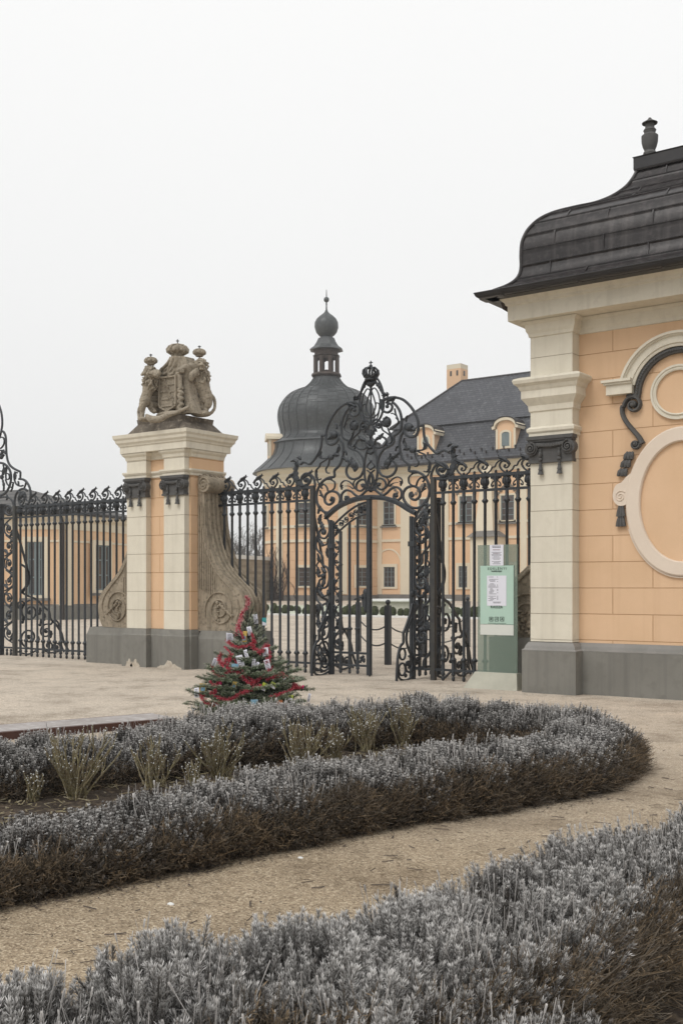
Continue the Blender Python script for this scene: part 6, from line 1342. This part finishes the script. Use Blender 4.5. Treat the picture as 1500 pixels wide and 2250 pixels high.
    for k in range(5):
        r = random.Random(seed * 3 + k); V = []; Q = []; Fr = []
        for j in range(10):
            a = r.uniform(0, 6.28); L = r.uniform(.12, .25) if near else r.uniform(.09, .2); w_ = .0013 if near else .0019; p = np.array((r.uniform(-.04, .04), r.uniform(-.04, .04), 0)); d = np.array((math.cos(a) * .25, math.sin(a) * .25, 1.)); q = p + d * L * .55; e = q + nrm(d + np.array((r.uniform(-.5, .5), r.uniform(-.5, .5), .0))) * L * .5; t = nrm(np.cross(d, (r.uniform(-1, 1), r.uniform(-1, 1), .2))) * w_
            b = len(V); V += [p - t, p + t, q + t, q - t, e + t * .6, e - t * .6]; Q += [(b, b + 1, b + 2, b + 3), (b + 3, b + 2, b + 4, b + 5)]; Fr += [0, 0, .02, .02, .26, .26]
            if r.random() < .75:
                for _ in range(3): x = q + (e - q) * r.uniform(.0, 1); g = nrm(np.array([r.gauss(0, 1) for _ in range(3)])) * .013; h2 = nrm(np.cross(g, (0, .3, 1.))) * .0018; b = len(V); V += [x, x + g + h2, x + g * 1.8, x + g - h2]; Q.append((b, b + 1, b + 2, b + 3)); Fr += [.03, .1, .2, .1]
        T.append((np.array(V), np.array(Q), np.array(Fr)))
    n2 = int(n * (.32 if near else .24)); s = rng.uniform(0, Lt, n2); bk = rng.random(n2) < (.12 if near else .35); ph = np.where(bk, rng.uniform(.0, .45, n2), PI - rng.uniform(.0, .8, n2)); P, N_, zf = surf(s, ph); P = P - N_ * rng.uniform(.03, .13, n2)[:, None]; P[:, 2] = np.maximum(P[:, 2] - .05, .0)
    D = N_ * 1.0 + np.array([[0, 0, .45]]) + rng.normal(0, .4, (n2, 3)); D[:, 2] = np.abs(D[:, 2]); P[:, :2] -= mid
    V, Q, Fr, Dr = scatter(T, P, D, rng.uniform(.7, 1.25, n2), rng.uniform(0, 6.28, n2), rng.integers(0, 5, n2), rng.uniform(.2, 1., n2), rng.random(n2) ** 2.6); quads('dry_stems', V, Q, M['lavdry'], root, Fr, Dr)
    # thin upright flower stalks
    if stalks:
        V = []; Q = []; Fr = []; s = rng.uniform(0, Lt, stalks); cl = np.array([noise.noise(Vector((a * 1.3, seed, 0))) for a in s]); ph = rng.normal(PI / 2, .5, stalks); P, N_, zf = surf(s, ph); P[:, :2] -= mid
        for i in range(stalks):
            if cl[i] < -.12: continue
            L = rng.uniform(.06, .15) * (1.35 if near else 1.); d = nrm(np.array((rng.normal(0, .22), rng.normal(0, .22), 1.))); t = nrm(np.cross(d, (rng.normal(), rng.normal(), .1))) * (.0013 if near else .0019); p = P[i] - np.array((0, 0, .04)); e = p + d * (L + .05)
            b = len(V); V += [p - t, p + t, e + t, e - t]; Q.append((b, b + 1, b + 2, b + 3)); Fr += [.2, .2, .75, .75]
            if rng.random() < .35: t2 = t * 2.6; a = e - d * .022; b = len(V); V += [a - t2, a + t2, e + d * .006 + t2, e + d * .006 - t2]; Q.append((b, b + 1, b + 2, b + 3)); Fr += [.5, .5, 1, 1]
        quads('flower_stalks', np.array(V), np.array(Q), M['lav'], root, np.array(Fr), np.full(len(V), .35))
    return root
M['lavdry'] = attrmat('dry_lavender_stem', (.030, .022, .015), (.66, .58, .48), tint=(.23, .165, .10))
M['lavdry'].node_tree.nodes
def planting():
    fr = [(-4.6, 3.35), (-3.2, 4.7), (-2.04, 5.87), (-1.42, 6.38), (-.69, 7.04), (.2, 7.80), (1.2, 8.50), (1.75, 9.02), (2.22, 9.75), (2.3, 10.4), (1.95, 10.95), (1.4, 11.25), (.75, 11.40), (-.1, 10.95), (-1.0, 10.05), (-1.9, 9.15), (-2.75, 8.35), (-3.7, 7.5), (-4.8, 6.5)]
    hedge('long frosted lavender hedge running round the rose bed behind the gravel path', fr, [.39, .39, .39, .39, .39, .39, .41, .42, .42, .42, .42, .40, .42, .42, .40, .38, .38, .36, .34], [.19, .19, .185, .21, .27, .34, .36, .37, .36, .36, .38, .42, .44, .44, .41, .37, .34, .31, .30], 80000, False, 3, stalks=4500)
    hedge('frosted grey lavender hedge along the bottom edge nearest the camera', [(-2.6, 2.5), (-1.7, 2.8), (-1.0, 3.05), (-.62, 3.2), (-.3, 3.42), (.1, 3.62), (.5, 3.98), (.82, 4.5), (1.25, 5.03), (1.9, 5.6), (2.7, 6.2)], [.5, .48, .44, .44, .48, .48, .46, .42, .42, .43, .45], [.40, .40, .385, .38, .45, .44, .38, .36, .35, .34, .34], 25000, True, 8, stalks=1500, clump=.5)
    hedge('rounded frosted lavender bush spilling forward at the bottom centre in front of the near hedge', [(-.5, 2.75), (.15, 3.2), (.42, 3.3), (.72, 3.5)], [.4, .42, .42, .3], [.30, .34, .33, .24], 5200, True, 21, stalks=420, clump=.45)
    # soil in the bed
    pts = [W(*p) for p in ((-4.8, 3.6), (-2.2, 5.9), (0, 8.0), (1.9, 9.7), (2.3, 10.4), (2.1, 10.9), (.7, 11.4), (-.2, 10.9), (-2.8, 8.4), (-4.8, 6.6))]
    c = np.mean([p[:2] for p in pts], axis=0); mb = MB(); n = len(pts); rings = []
    for f in (1, .8, .6, .4, .2): rings.append([(c[0] + (p[0] - c[0]) * f, c[1] + (p[1] - c[1]) * f) for p in pts])
    for rg in rings: pass
    N = 60; vs = []; x0, y0 = -4.9, 3.4
    # fine grid in camera-floor axes, kept inside the bed outline
    def inside(r, t):
        L = .7071; p = (-r * L + (t - 5.6) * L); q = (r + 1.76) * L + (t - 5.6) * L
        return .25 < p - 1.244 + 0 < 3.0
    gx = 150; gy = 60; vs = []; 
    for i in range(gx + 1):
        for j in range(gy + 1):
            al = -3.2 + 9.2 * i / gx; ac = .1 + 2.9 * j / gy; r = -1.76 + .7071 * al - .7071 * ac; t = 5.6 + .7071 * al + .7071 * ac
            edge = min(1, j / 6, (gy - j) / 6, (gx - i) / 6)
            x, y, _ = W(r, t); z = .012 + edge * (.05 + .03 * noise.noise(Vector((x * 3, y * 3, 0))) + .02 * noise.noise(Vector((x * 14, y * 14, 2))))
            vs.append((x, y, z))
    fs = [(i * (gy + 1) + j, (i + 1) * (gy + 1) + j, (i + 1) * (gy + 1) + j + 1, i * (gy + 1) + j + 1) for i in range(gx) for j in range(gy) if -3.2 + 9.2 * i / gx < (5.35 if j < 45 else 4.6)]
    mb.add(vs, fs); tag(mb.build('bed_soil', M['soil'], None, smooth=180), kind='structure')
    # bare earth under the near hedge
    mb = MB(); ln = [(-2.6, 2.1, 2.9), (-1.0, 2.5, 3.4), (.0, 2.7, 3.7), (.8, 3.3, 4.5), (1.4, 3.75, 5.1), (2.7, 4.3, 6.3)]; vs = []
    for r, a, b in ln: vs += [W(r, a, .012), W(r, b, .012)]
    mb.add(vs, [(2 * i, 2 * i + 2, 2 * i + 3, 2 * i + 1) for i in range(len(ln) - 1)]); tag(mb.build('border_soil', M['soil'], None), kind='structure')
    # fallen leaves and straw on the soil
    r = random.Random(31); V = []; Q = []
    for k in range(2600):
        al = r.uniform(-3, 5.4); ac = r.uniform(.7, 2.3); rr = -1.76 + .7071 * al - .7071 * ac; t = 5.6 + .7071 * al + .7071 * ac; p = np.array(W(rr, t, .085)); a = r.uniform(0, 6.28); L = r.uniform(.01, .05); w_ = r.uniform(.002, .008)
        d = np.array((math.cos(a), math.sin(a), r.uniform(-.2, .3))) * L; s_ = np.array((-math.sin(a), math.cos(a), r.uniform(-.5, .5))) * w_; b = len(V); V += [p - d - s_, p + d - s_, p + d + s_, p - d + s_]; Q.append((b, b + 1, b + 2, b + 3))
    tag(quads('leaf_litter', np.array(V), np.array(Q), M['cane'], None), kind='stuff', label='dry leaves and straw on the soil of the rose bed', cat='leaf litter')
planting()
def rose(x, y, h, n, spread, label, seed):
    h *= .86; p = gp(x, y); r = random.Random(seed); n = int(n * 1.6); root = thing('rose_bush', label, 'rose bush', p, 'bare rose bushes in the bed'); mb = MB(); tp = MB(); z0 = .05
    for k in range(n):
        a = r.uniform(0, 6.28); sp = r.uniform(.1, 1) * spread; L = h * r.uniform(.6, 1.08); q = np.array((p[0] + r.gauss(0, .035), p[1] + r.gauss(0, .035), z0)); sp *= 1.6; d = nrm(np.array((math.cos(a) * sp, math.sin(a) * sp, 1.))); pts = [q]
        for s in range(6): d = nrm(d + np.array((r.gauss(0, .11), r.gauss(0, .11), .06))); pts.append(pts[-1] + d * L / 6)
        mb.tube(pts, [.0078 - .0005 * i for i in range(7)], 5)
        ends = [pts[-1]]
        for _ in range(r.choice((1, 2, 3, 3))):
            i = r.choice((2, 3, 4, 5)); e = nrm(d + np.array((r.gauss(0, .5), r.gauss(0, .5), .25))); l = L * r.uniform(.14, .36); b = [pts[i], pts[i] + e * l * .5, pts[i] + nrm(e + np.array((0, 0, .35))) * l]; mb.tube(b, [.0042, .0036, .003], 4); ends.append(b[-1])
        for e in ends: tp.ball(e, r.uniform(.003, .006), 6, 4); 
        for i in range(1, 7):
            for _ in range(3):
                f = r.random(); c = pts[i - 1] * (1 - f) + pts[i] * f; g = np.array([r.gauss(0, 1) for _ in range(3)]); g = nrm(g) * .011; mb.tube([c, c + g], [.0022, .0006], 3, caps=False)
                if r.random() < .12: tp.ball(c + g * .5, .003, 5, 4)
    mb.build('canes', M['cane'], root, smooth=60); tp.build('frosted_tips', M['white'], root)
for i, a in enumerate(((165, 1772, .62, 22, .62, 'spreading bare rose bush at the left end of the bed'), (75, 1778, .28, 9, .35, 'low rose stubs at the far left of the bed'), (338, 1752, .5, 14, .5, 'thin bare rose bush second from the left'), (482, 1728, .52, 24, .55, 'dense bare rose bush in the middle left of the bed'), (425, 1745, .26, 10, .4, 'low rose stubs in front of the dense bush'),
                       (660, 1702, .52, 22, .5, 'bare rose bush rising beside the front lavender in the middle of the bed'), (735, 1690, .42, 18, .45, 'short greenish rose bush right of the middle'), (805, 1668, .52, 26, .42, 'greenish rose bush against the dark back hedge'), (885, 1655, .50, 26, .4, 'bushy green rose canes under the back hedge'), (955, 1640, .36, 20, .45, 'last low rose bush at the right end of the bed'))):
    rose(*a, seed=40 + i)

# ---- gravel grains and small litter on the path
def pebbles():
    rng = np.random.default_rng(5); n = 26000; t = 3.6 + 9 * rng.random(n) ** 1.4; r = rng.uniform(-.36, .36, n) * t
    x = r * CS - t * SN; y = r * SN + t * CS; s = rng.uniform(.0018, .005, n) * (1 + (rng.random(n) < .02) * 1.2); base = np.array([(1, 0, 0), (0, 1, 0), (-1, 0, 0), (0, -1, 0), (0, 0, .8)]); P = np.stack([x, y, np.full(n, .001)], 1)
    a = rng.uniform(0, 6.28, n); c, si = np.cos(a), np.sin(a); B = base[None] * s[:, None, None] * rng.uniform(.7, 1.3, (n, 5, 1)); X = B[..., 0] * c[:, None] - B[..., 1] * si[:, None]; Y = B[..., 0] * si[:, None] + B[..., 1] * c[:, None]
    V = np.stack([X, Y, B[..., 2]], -1) + P[:, None]; Q = np.array([(0, 1, 4), (1, 2, 4), (2, 3, 4), (3, 0, 4)])[None] + (np.arange(n) * 5)[:, None, None]
    o = quads('gravel_grains', V.reshape(-1, 3), Q.reshape(-1, 3), M['grain'], None); tag(o, 'loose tan gravel grains on the path', 'gravel', kind='stuff')
M['grain'] = mat('loose_gravel', (.38, .305, .215), (.24, .185, .125), 40, .95, .2, 90, c3=(.5, .44, .35))
pebbles()
def litter():
    r = random.Random(77); V = []; Q = []
    for k in range(520):
        t = r.uniform(4.2, 11); q = r.uniform(-.34, .34) * t; p = np.array(W(q, t, .006)); a = r.uniform(0, 6.28); L = r.uniform(.008, .06); w_ = r.uniform(.001, .004); d = np.array((math.cos(a), math.sin(a), 0)) * L; s_ = np.array((-math.sin(a), math.cos(a), 0)) * w_; b = len(V); V += [p - d - s_, p + d - s_, p + d + s_ + (0, 0, .004), p - d + s_ + (0, 0, .003)]; Q.append((b, b + 1, b + 2, b + 3))
    tag(quads('dry_twig_litter', np.array(V), np.array(Q), M['brownwood'], None), 'scattered dry twig bits on the gravel path', 'twigs', kind='stuff')
litter()
def edge_litter():
    r = random.Random(91); V = []; Q = []; lines = [[(-3.0, 4.3), (-1.75, 5.6), (-1.14, 6.09), (-.42, 6.77), (.47, 7.54), (1.55, 8.25), (2.0, 8.7), (2.62, 9.66)], [(-1.6, 3.4), (-.6, 3.75), (.1, 4.15), (.6, 4.8), (1.3, 5.6), (2.2, 6.3)]]
    for L_ in lines:
        C = catmull(L_, 8)
        for k in range(1100):
            i = r.randrange(len(C) - 1); f = r.random(); q = C[i] * (1 - f) + C[i + 1] * f; o = abs(r.gauss(0, .12)); d_ = C[i + 1] - C[i]; nn_ = nrm(np.array((d_[1], -d_[0]))) * (1 if L_ is lines[0] else -1); q = q + nn_ * (o - .04); p = np.array(W(q[0], q[1], .005 + .004 * r.random()))
            a = r.uniform(0, 6.28); L = r.uniform(.004, .022); w_ = r.uniform(.0015, .006); d = np.array((math.cos(a), math.sin(a), r.uniform(-.1, .25))) * L; s_ = np.array((-math.sin(a), math.cos(a), 0)) * w_; b = len(V); V += [p - d - s_, p + d - s_ * .3, p + d + s_ * .3, p - d + s_]; Q.append((b, b + 1, b + 2, b + 3))
    tag(quads('fallen_leaf_bits', np.array(V), np.array(Q), M['brownwood'], None), 'brown leaf crumbs fallen along the edges of the lavender hedges', 'leaf bits', kind='stuff')
edge_litter()
for x, y, s, l in ((375, 1988, .022, 'small white pebble lying in the middle of the near path'), (660, 1886, .02, 'pale stone on the path close to the lavender edge'), (1200, 1757, .02, 'small pale stone on the path at the right')):
    p = gp(x, y); mb = MB(); mb.ball(p, (s, s * .7, s * .45), 8, 6); tag(mb.build('pale_stone', M['white'], None, uses=p), l, 'stone')

# ============================================================ bench
def bench():
    A = np.array(W(-4.2, 8.45)[:2]); B = np.array(W(-1.58, 10.42)[:2]); d = nrm(B - A); n = np.array((-d[1], d[0])); zt = .40; root = thing('wooden_bench', 'low backless wooden bench with frosted slats beside the lavender at the left edge', 'bench', (*B, 0)); L = np.linalg.norm(B - A)
    Mx = Matrix(((d[0], n[0], 0, A[0]), (d[1], n[1], 0, A[1]), (0, 0, 1, 0), (0, 0, 0, 1)))
    for k in range(5): MB().box(0, L, .045 + k * .092, .125 + k * .092, zt - .03, zt, Mx).build('slat', M['slat'], root, smooth=0)
    MB().box(-.01, L + .012, .0, .04, zt - .075, zt - .004, Mx).build('front_board', M['board'], root, smooth=0); MB().box(-.01, L + .012, .505, .545, zt - .075, zt - .004, Mx).build('rear_board', M['board'], root, smooth=0)
    for x in (.6, L - .35):
        mb = MB(); mb.box(x, x + .06, .05, .12, 0, zt - .03, Mx).box(x, x + .06, .42, .49, 0, zt - .03, Mx).box(x, x + .06, .12, .42, zt - .09, zt - .04, Mx); mb.build('leg', M['iron'], root, smooth=0)
bench()

# ============================================================ Christmas tree
def fir():
    t0 = 13.3; c = np.array(W((545 - 750) / F * t0, t0)); H = 1.56; root = thing('christmas_tree', 'small frosted fir tree decorated with red tinsel and paper cards', 'christmas tree', tuple(c)); rng = np.random.default_rng(12); r = random.Random(12)
    tr = MB(); tr.tube([c, c + (0.02, 0, .5), c + (0, .01, 1.0), c + (-.02, 0, 1.4)], [.035, .028, .018, .008], 8)
    segs = []; tops = []
    def branch(p, d, L, rad, dep, age):
        pts = [np.array(p)]; dd = nrm(np.array(d)); n = max(3, int(L / .05))
        for k in range(n): dd = nrm(dd + np.array((r.gauss(0, .05), r.gauss(0, .05), .012 if dep == 0 else .0))); pts.append(pts[-1] + dd * L / n)
        tr.tube(pts, [rad * (1 - .6 * k / n) for k in range(n + 1)], 4, caps=False)
        for k in range(n): segs.append((pts[k], pts[k + 1], k / n, dep, age))
        if dep < 2 and L > .13:
            m = int(L / .075)
            for j in range(1, m + 1):
                i = min(n - 1, int(n * j / (m + 1))); side = np.cross(dd, (0, 0, 1.)); side = nrm(side) * (1 if j % 2 else -1)
                branch(pts[i], dd * .75 + side * .8 + np.array((0, 0, r.uniform(-.05, .25))), L * (.52 - .2 * i / n) * r.uniform(.8, 1.15), rad * .6, dep + 1, age)
        return pts
    def Rad(z): return np.interp(z, [.08, .2, .3, .42, .52, .62, .75, .95, 1.1, 1.25], [.54, .64, .70, .66, .56, .46, .41, .27, .18, .13])
    z = .12; a = 0.
    while z < 1.22:
        nb = 10 if z < .6 else (7 if z < .95 else 5)
        for k in range(nb):
            a += 2 * PI / nb + r.uniform(-.25, .25); L = Rad(z) * r.uniform(.78, 1.12); tilt = np.interp(z, [0, .25, .6, .9, 1.2], [-.12, -.04, .14, .5, 1.3]) + r.uniform(-.10, .12); pts = branch(c + np.array((0, 0, z)), (math.cos(a), math.sin(a), tilt), L, .011, 0, z); tops.append((a, z, pts))
        z += .07 if z < .6 else .085; a += .5
    for dx, dy, L in ((0, 0, .34), (.10, .06, .26), (-.07, .02, .24), (.02, -.07, .2), (.05, .08, .22)): branch(c + np.array((0, 0, 1.2)), (dx * CS, dx * SN + dy, .33), L, .008, 2, 1.2)
    tr.build('trunk_and_limbs', M['bark'], root, smooth=60)
    SP = np.array([q[0] for q in segs]); SQ = np.array([q[1] for q in segs]); ag = np.array([q[4] for q in segs]); Ls = np.linalg.norm(SQ - SP, axis=1)
    ix = np.repeat(np.arange(len(segs)), np.maximum(1, (Ls / .0028).astype(int))); n = len(ix); P0, d = SP[ix], (SQ - SP)[ix]; dn = d / np.linalg.norm(d, axis=1, keepdims=True)
    g = rng.normal(0, 1, (n, 3)); g -= dn * np.sum(g * dn, axis=1, keepdims=True); g /= np.linalg.norm(g, axis=1, keepdims=True)
    K = P0 + d * rng.random((n, 1)); ee = g + dn * .75; ee /= np.linalg.norm(ee, axis=1, keepdims=True); E = K + ee * rng.uniform(.022, .034, (n, 1)); T = np.cross(ee, g + np.array((.3, .1, .2))); T /= np.linalg.norm(T, axis=1, keepdims=True); T *= .0022
    fz = np.clip(rng.normal(.34, .2, n) + .34 * g[:, 2] + .10 * (ag[ix] > .7) + .15 * (ag[ix] > 1.0), 0, 1)
    V = np.stack([K - T * .6, K + T * .6, E + T, E - T], 1).reshape(-1, 3); Fr = np.stack([fz * .2, fz * .2, fz, fz], 1).ravel(); Q = np.arange(4 * n).reshape(-1, 4)
    quads('needles', V - c, Q, M['needle'], root, Fr)
    # helper: a point on the camera-side skin of the tree at photo pixel x,y
    def skin(x, y, out=.02):
        z = EYE + (HZ - y) / F * (t0 - .35); rr = float(Rad(min(max(z, .1), 1.24))) * .86 + out; lat = (x - 545) / F * (t0 - .35)
        if z > 1.25: rr = .06
        lat_c = max(-rr * .98, min(rr * .98, lat)); dep = math.sqrt(max(rr * rr - lat_c * lat_c, 0)) * .8; q = W((545 - 750) / F * t0 + lat, t0 - dep, z); return np.array(q)
    def garland(pts, rad, label, m=M['tinsel2'], dens=1150):
        P = catmull([skin(*p, out=.075) for p in pts], 10); V = []; Q = []; Fr = []; L = sum(np.linalg.norm(P[i + 1] - P[i]) for i in range(len(P) - 1))
        n = int(L * dens)
        for _ in range(n):
            i = rng.integers(0, len(P) - 1); f = rng.random(); p = P[i] * (1 - f) + P[i + 1] * f; g = nrm(rng.normal(0, 1, 3)); e = p + g * rad * rng.uniform(.6, 1.45); t = nrm(np.cross(g, rng.normal(0, 1, 3))) * .0026; b = len(V); V += [p - t, p + t, e + t, e - t]; Q.append((b, b + 1, b + 2, b + 3)); k = float(np.clip(rng.normal(.35, .3), 0, 1)); Fr += [k * .3, k * .3, k, k]
        V = np.array(V); o0 = P[len(P) // 2]; o = quads('tinsel_garland', V - o0, np.array(Q), m, None, np.array(Fr)); o.location = o0; tag(o, label, 'tinsel', 'red tinsel on the tree')
        core = MB(); core.tube(P, rad * .18, 5); cb = core.build('cord', M['tinsel'], o)
        return o
    garland([(541, 1312), (547, 1322), (543, 1335), (533, 1350), (530, 1366), (524, 1382), (520, 1398)], .030, 'pale red tinsel wound round the leader at the very top of the tree', m=M['tinsel_pale'])
    garland([(532, 1345), (526, 1372), (535, 1398), (541, 1404)], .018, 'thin red tinsel hanging just under the treetop')
    garland([(556, 1394), (560, 1408), (558, 1422)], .026, 'bright red tinsel piece hanging on the right below the top')
    garland([(495, 1423), (509, 1436), (524, 1455), (540, 1475), (556, 1490), (567, 1495), (574, 1492)], .016, 'thin red tinsel falling diagonally across the middle of the tree')
    garland([(487, 1440), (484, 1452), (492, 1462), (502, 1452), (512, 1440)], .032, 'red tinsel loop at the left of the middle branches')
    garland([(514, 1440), (508, 1455), (504, 1470), (512, 1476)], .028, 'broad red tinsel drop left of the middle')
    garland([(560, 1424), (572, 1434), (582, 1430), (590, 1420), (596, 1446), (590, 1456)], .034, 'tangled red tinsel at the right of the middle branches')
    garland([(466, 1468), (472, 1478), (484, 1486), (500, 1484), (508, 1472), (524, 1476), (540, 1488), (556, 1500), (572, 1494), (590, 1480), (600, 1468)], .028, 'long red tinsel swag across the upper skirt')
    garland([(464, 1498), (476, 1508), (480, 1520), (482, 1504), (494, 1494)], .022, 'short red and pink tinsel at the left of the skirt')
    garland([(448, 1530), (456, 1540), (470, 1546), (490, 1540)], .034, 'thick red tinsel at the lower left of the skirt')
    garland([(524, 1526), (544, 1518), (562, 1512), (580, 1506)], .03, 'red tinsel low in the middle of the skirt')
    garland([(592, 1494), (606, 1488), (622, 1484), (632, 1492), (646, 1498), (652, 1512), (664, 1516)], .028, 'red tinsel on the right side of the skirt')
    garland([(500, 1410), (514, 1420), (530, 1424), (548, 1420), (566, 1412)], .026, 'red tinsel wrapped across the upper branches below the picture card')
    garland([(470, 1520), (486, 1530), (506, 1534), (524, 1530)], .026, 'red tinsel looping low at the left of the bottom cards')
    garland([(600, 1530), (622, 1524), (642, 1518), (656, 1508)], .022, 'thin red tinsel strand along the lower right boughs')
    garland([(612, 1562), (624, 1554), (634, 1550)], .03, 'red tinsel at the bottom right of the skirt')
    for x, y, l in ((528, 1366, 'small pink ball near the top of the tree'), (490, 1502, 'pink paper bow at the left of the skirt'), (669, 1513, 'small red ball on the rightmost branch tip')):
        p = skin(x, y, .05); mb = MB(); mb.ball(p, .016 if 'ball' in l else .02, 8, 6); mb.ball(p + (.0, 0, -.02), .01, 6, 5); tag(mb.build('tree_ball', M['pink'], None, uses=p), l, 'ornament')
    cards = [(505, 1403, 17, 20, 8, 'paper', 'white paper card high on the left of the tree'), (541, 1400, 12, 24, 0, 'goldcard', 'yellow picture card hanging below the top'), (551, 1388, 10, 20, -12, 'paper', 'narrow white card just under the treetop'), (562, 1362, 10, 22, -8, 'paper', 'white card beside the leader on the right'), (582, 1368, 10, 18, 0, 'tealcard', 'teal and yellow card on the highest right branch tip'),
             (533, 1454, 15, 28, -12, 'paper', 'white printed card in the centre of the tree'), (546, 1439, 8, 22, -20, 'paper', 'rolled white paper right of the centre card'), (562, 1459, 8, 22, 4, 'paper', 'slim white paper roll below the centre'), (587, 1434, 13, 19, -5, 'paper', 'white card on the right of the middle branches'), (592, 1461, 12, 22, -15, 'paper', 'white card on the right below the middle'), (570, 1462, 7, 14, 20, 'paper', 'small curled white slip right of centre'),
             (472, 1458, 9, 18, 20, 'paper', 'white slip at the left of the middle branches'), (522, 1466, 16, 14, 0, 'bluecard', 'blue card half hidden left of centre'), (449, 1513, 14, 20, 2, 'goldcard', 'gold framed picture card at the left of the skirt'), (434, 1525, 11, 22, -5, 'paper', 'curled white card at the far left of the skirt'), (522, 1504, 9, 16, 10, 'goldcard', 'small gold card on the middle of the skirt'),
             (587, 1508, 12, 18, 25, 'greencard', 'green and white folded card on the skirt'), (606, 1506, 14, 13, 30, 'greencard', 'lime green card on the right of the skirt'), (567, 1544, 16, 20, 0, 'bluecard', 'blue and white photo card at the bottom of the skirt'), (545, 1556, 14, 28, 6, 'tealcard', 'teal strip hanging at the very bottom'), (487, 1552, 8, 24, -25, 'paper', 'rolled white paper at the bottom left'), (503, 1566, 14, 14, 5, 'bluecard', 'pale blue card at the lowest left'),
             (620, 1544, 14, 14, 0, 'redcard', 'orange red picture card at the bottom right'), (644, 1534, 11, 12, 0, 'greencard', 'pale green card on the lower right branches'), (683, 1538, 6, 20, 12, 'paper', 'white paper roll on the rightmost branch'), (632, 1498, 9, 12, -30, 'paper', 'white star shaped slip on the right of the skirt'), (597, 1484, 10, 14, 10, 'paper', 'small white card above the right skirt')]
    for x, y, w, h, rot, mk, lab in cards:
        p = skin(x, y, .07); k = (t0 - .4) / F; W2, H2 = w * k / 2, h * k / 2; R_ = Matrix.Translation(tuple(p)) @ Matrix.Rotation(YAW + R(r.uniform(-35, 35)), 4, 'Z') @ Matrix.Rotation(R(r.uniform(-18, 10)), 4, 'X') @ Matrix.Rotation(R(rot), 4, 'Y')
        o = MB(); curve = .35; n = 5
        vs = []
        for i in range(n + 1): f = i / n * 2 - 1; vs += [(-W2, -.012 * (1 - f * f) * curve * 2, f * H2), (W2, -.012 * (1 - f * f) * curve * 2, f * H2)]
        o.add([tuple(R_ @ Vector(v)) for v in vs], [(2 * i, 2 * i + 1, 2 * i + 3, 2 * i + 2) for i in range(n)]); vs2 = [(v[0], v[1] + .002, v[2]) for v in vs]; o.add([tuple(R_ @ Vector(v)) for v in vs2], [(2 * i + 2, 2 * i + 3, 2 * i + 1, 2 * i) for i in range(n)])
        card = tag(o.build('paper_card', M[mk], None, smooth=60, uses=tuple(p)), lab, 'card', 'cards hung on the tree')
        q = MB()
        if mk == 'paper':
            for j in range(5): zz = H2 * (.7 - j * .32); q.add([tuple(R_ @ Vector(v)) for v in ((-W2 * .7, -.012, zz), (W2 * r.uniform(.2, .7), -.012, zz), (W2 * .5, -.012, zz - .006), (-W2 * .7, -.012, zz - .006))], [(0, 1, 2, 3)])
            q.build('print', M['ink'], card, smooth=0)
        elif mk == 'goldcard':
            q.add([tuple(R_ @ Vector(v)) for v in ((-W2 * .7, -.012, -H2 * .75), (W2 * .7, -.012, -H2 * .75), (W2 * .7, -.012, H2 * .1), (-W2 * .7, -.012, H2 * .1))], [(0, 1, 2, 3)]); q.build('picture', M['bluecard'], card, smooth=0)
        elif mk in ('bluecard', 'greencard', 'tealcard'):
            q.add([tuple(R_ @ Vector(v)) for v in ((-W2 * .9, -.012, -H2 * .95), (W2 * .95, -.012, -H2 * .9), (W2 * .9, -.012, -H2 * .3), (-W2 * .9, -.012, H2 * .1))], [(0, 1, 2, 3)]); q.build('picture', M['paper'], card, smooth=0)
        s = MB(); s.tube([tuple(R_ @ Vector((0, 0, H2))), tuple(np.array(R_ @ Vector((0, 0, H2))) + (0, 0, .04))], .0012, 3); s.build('string', M['ink'], card)
fir()
# ============================================================ freezing haze
hz = bpy.data.materials.new('freezing_haze'); hz.use_nodes = True; t = hz.node_tree; t.nodes.clear()
o_ = t.nodes.new('ShaderNodeOutputMaterial'); v_ = t.nodes.new('ShaderNodeVolumePrincipled'); v_.inputs['Color'].default_value = (.88, .88, .885, 1); v_.inputs['Density'].default_value = .0009; v_.inputs['Anisotropy'].default_value = .2
t.links.new(v_.outputs[0], o_.inputs['Volume'])
_m = MB().box(-310, 110, -50, 270, -1, 36); tag(_m.build('haze', hz, None, smooth=0), kind='stuff', label='thin pale winter haze over the whole court', cat='haze')
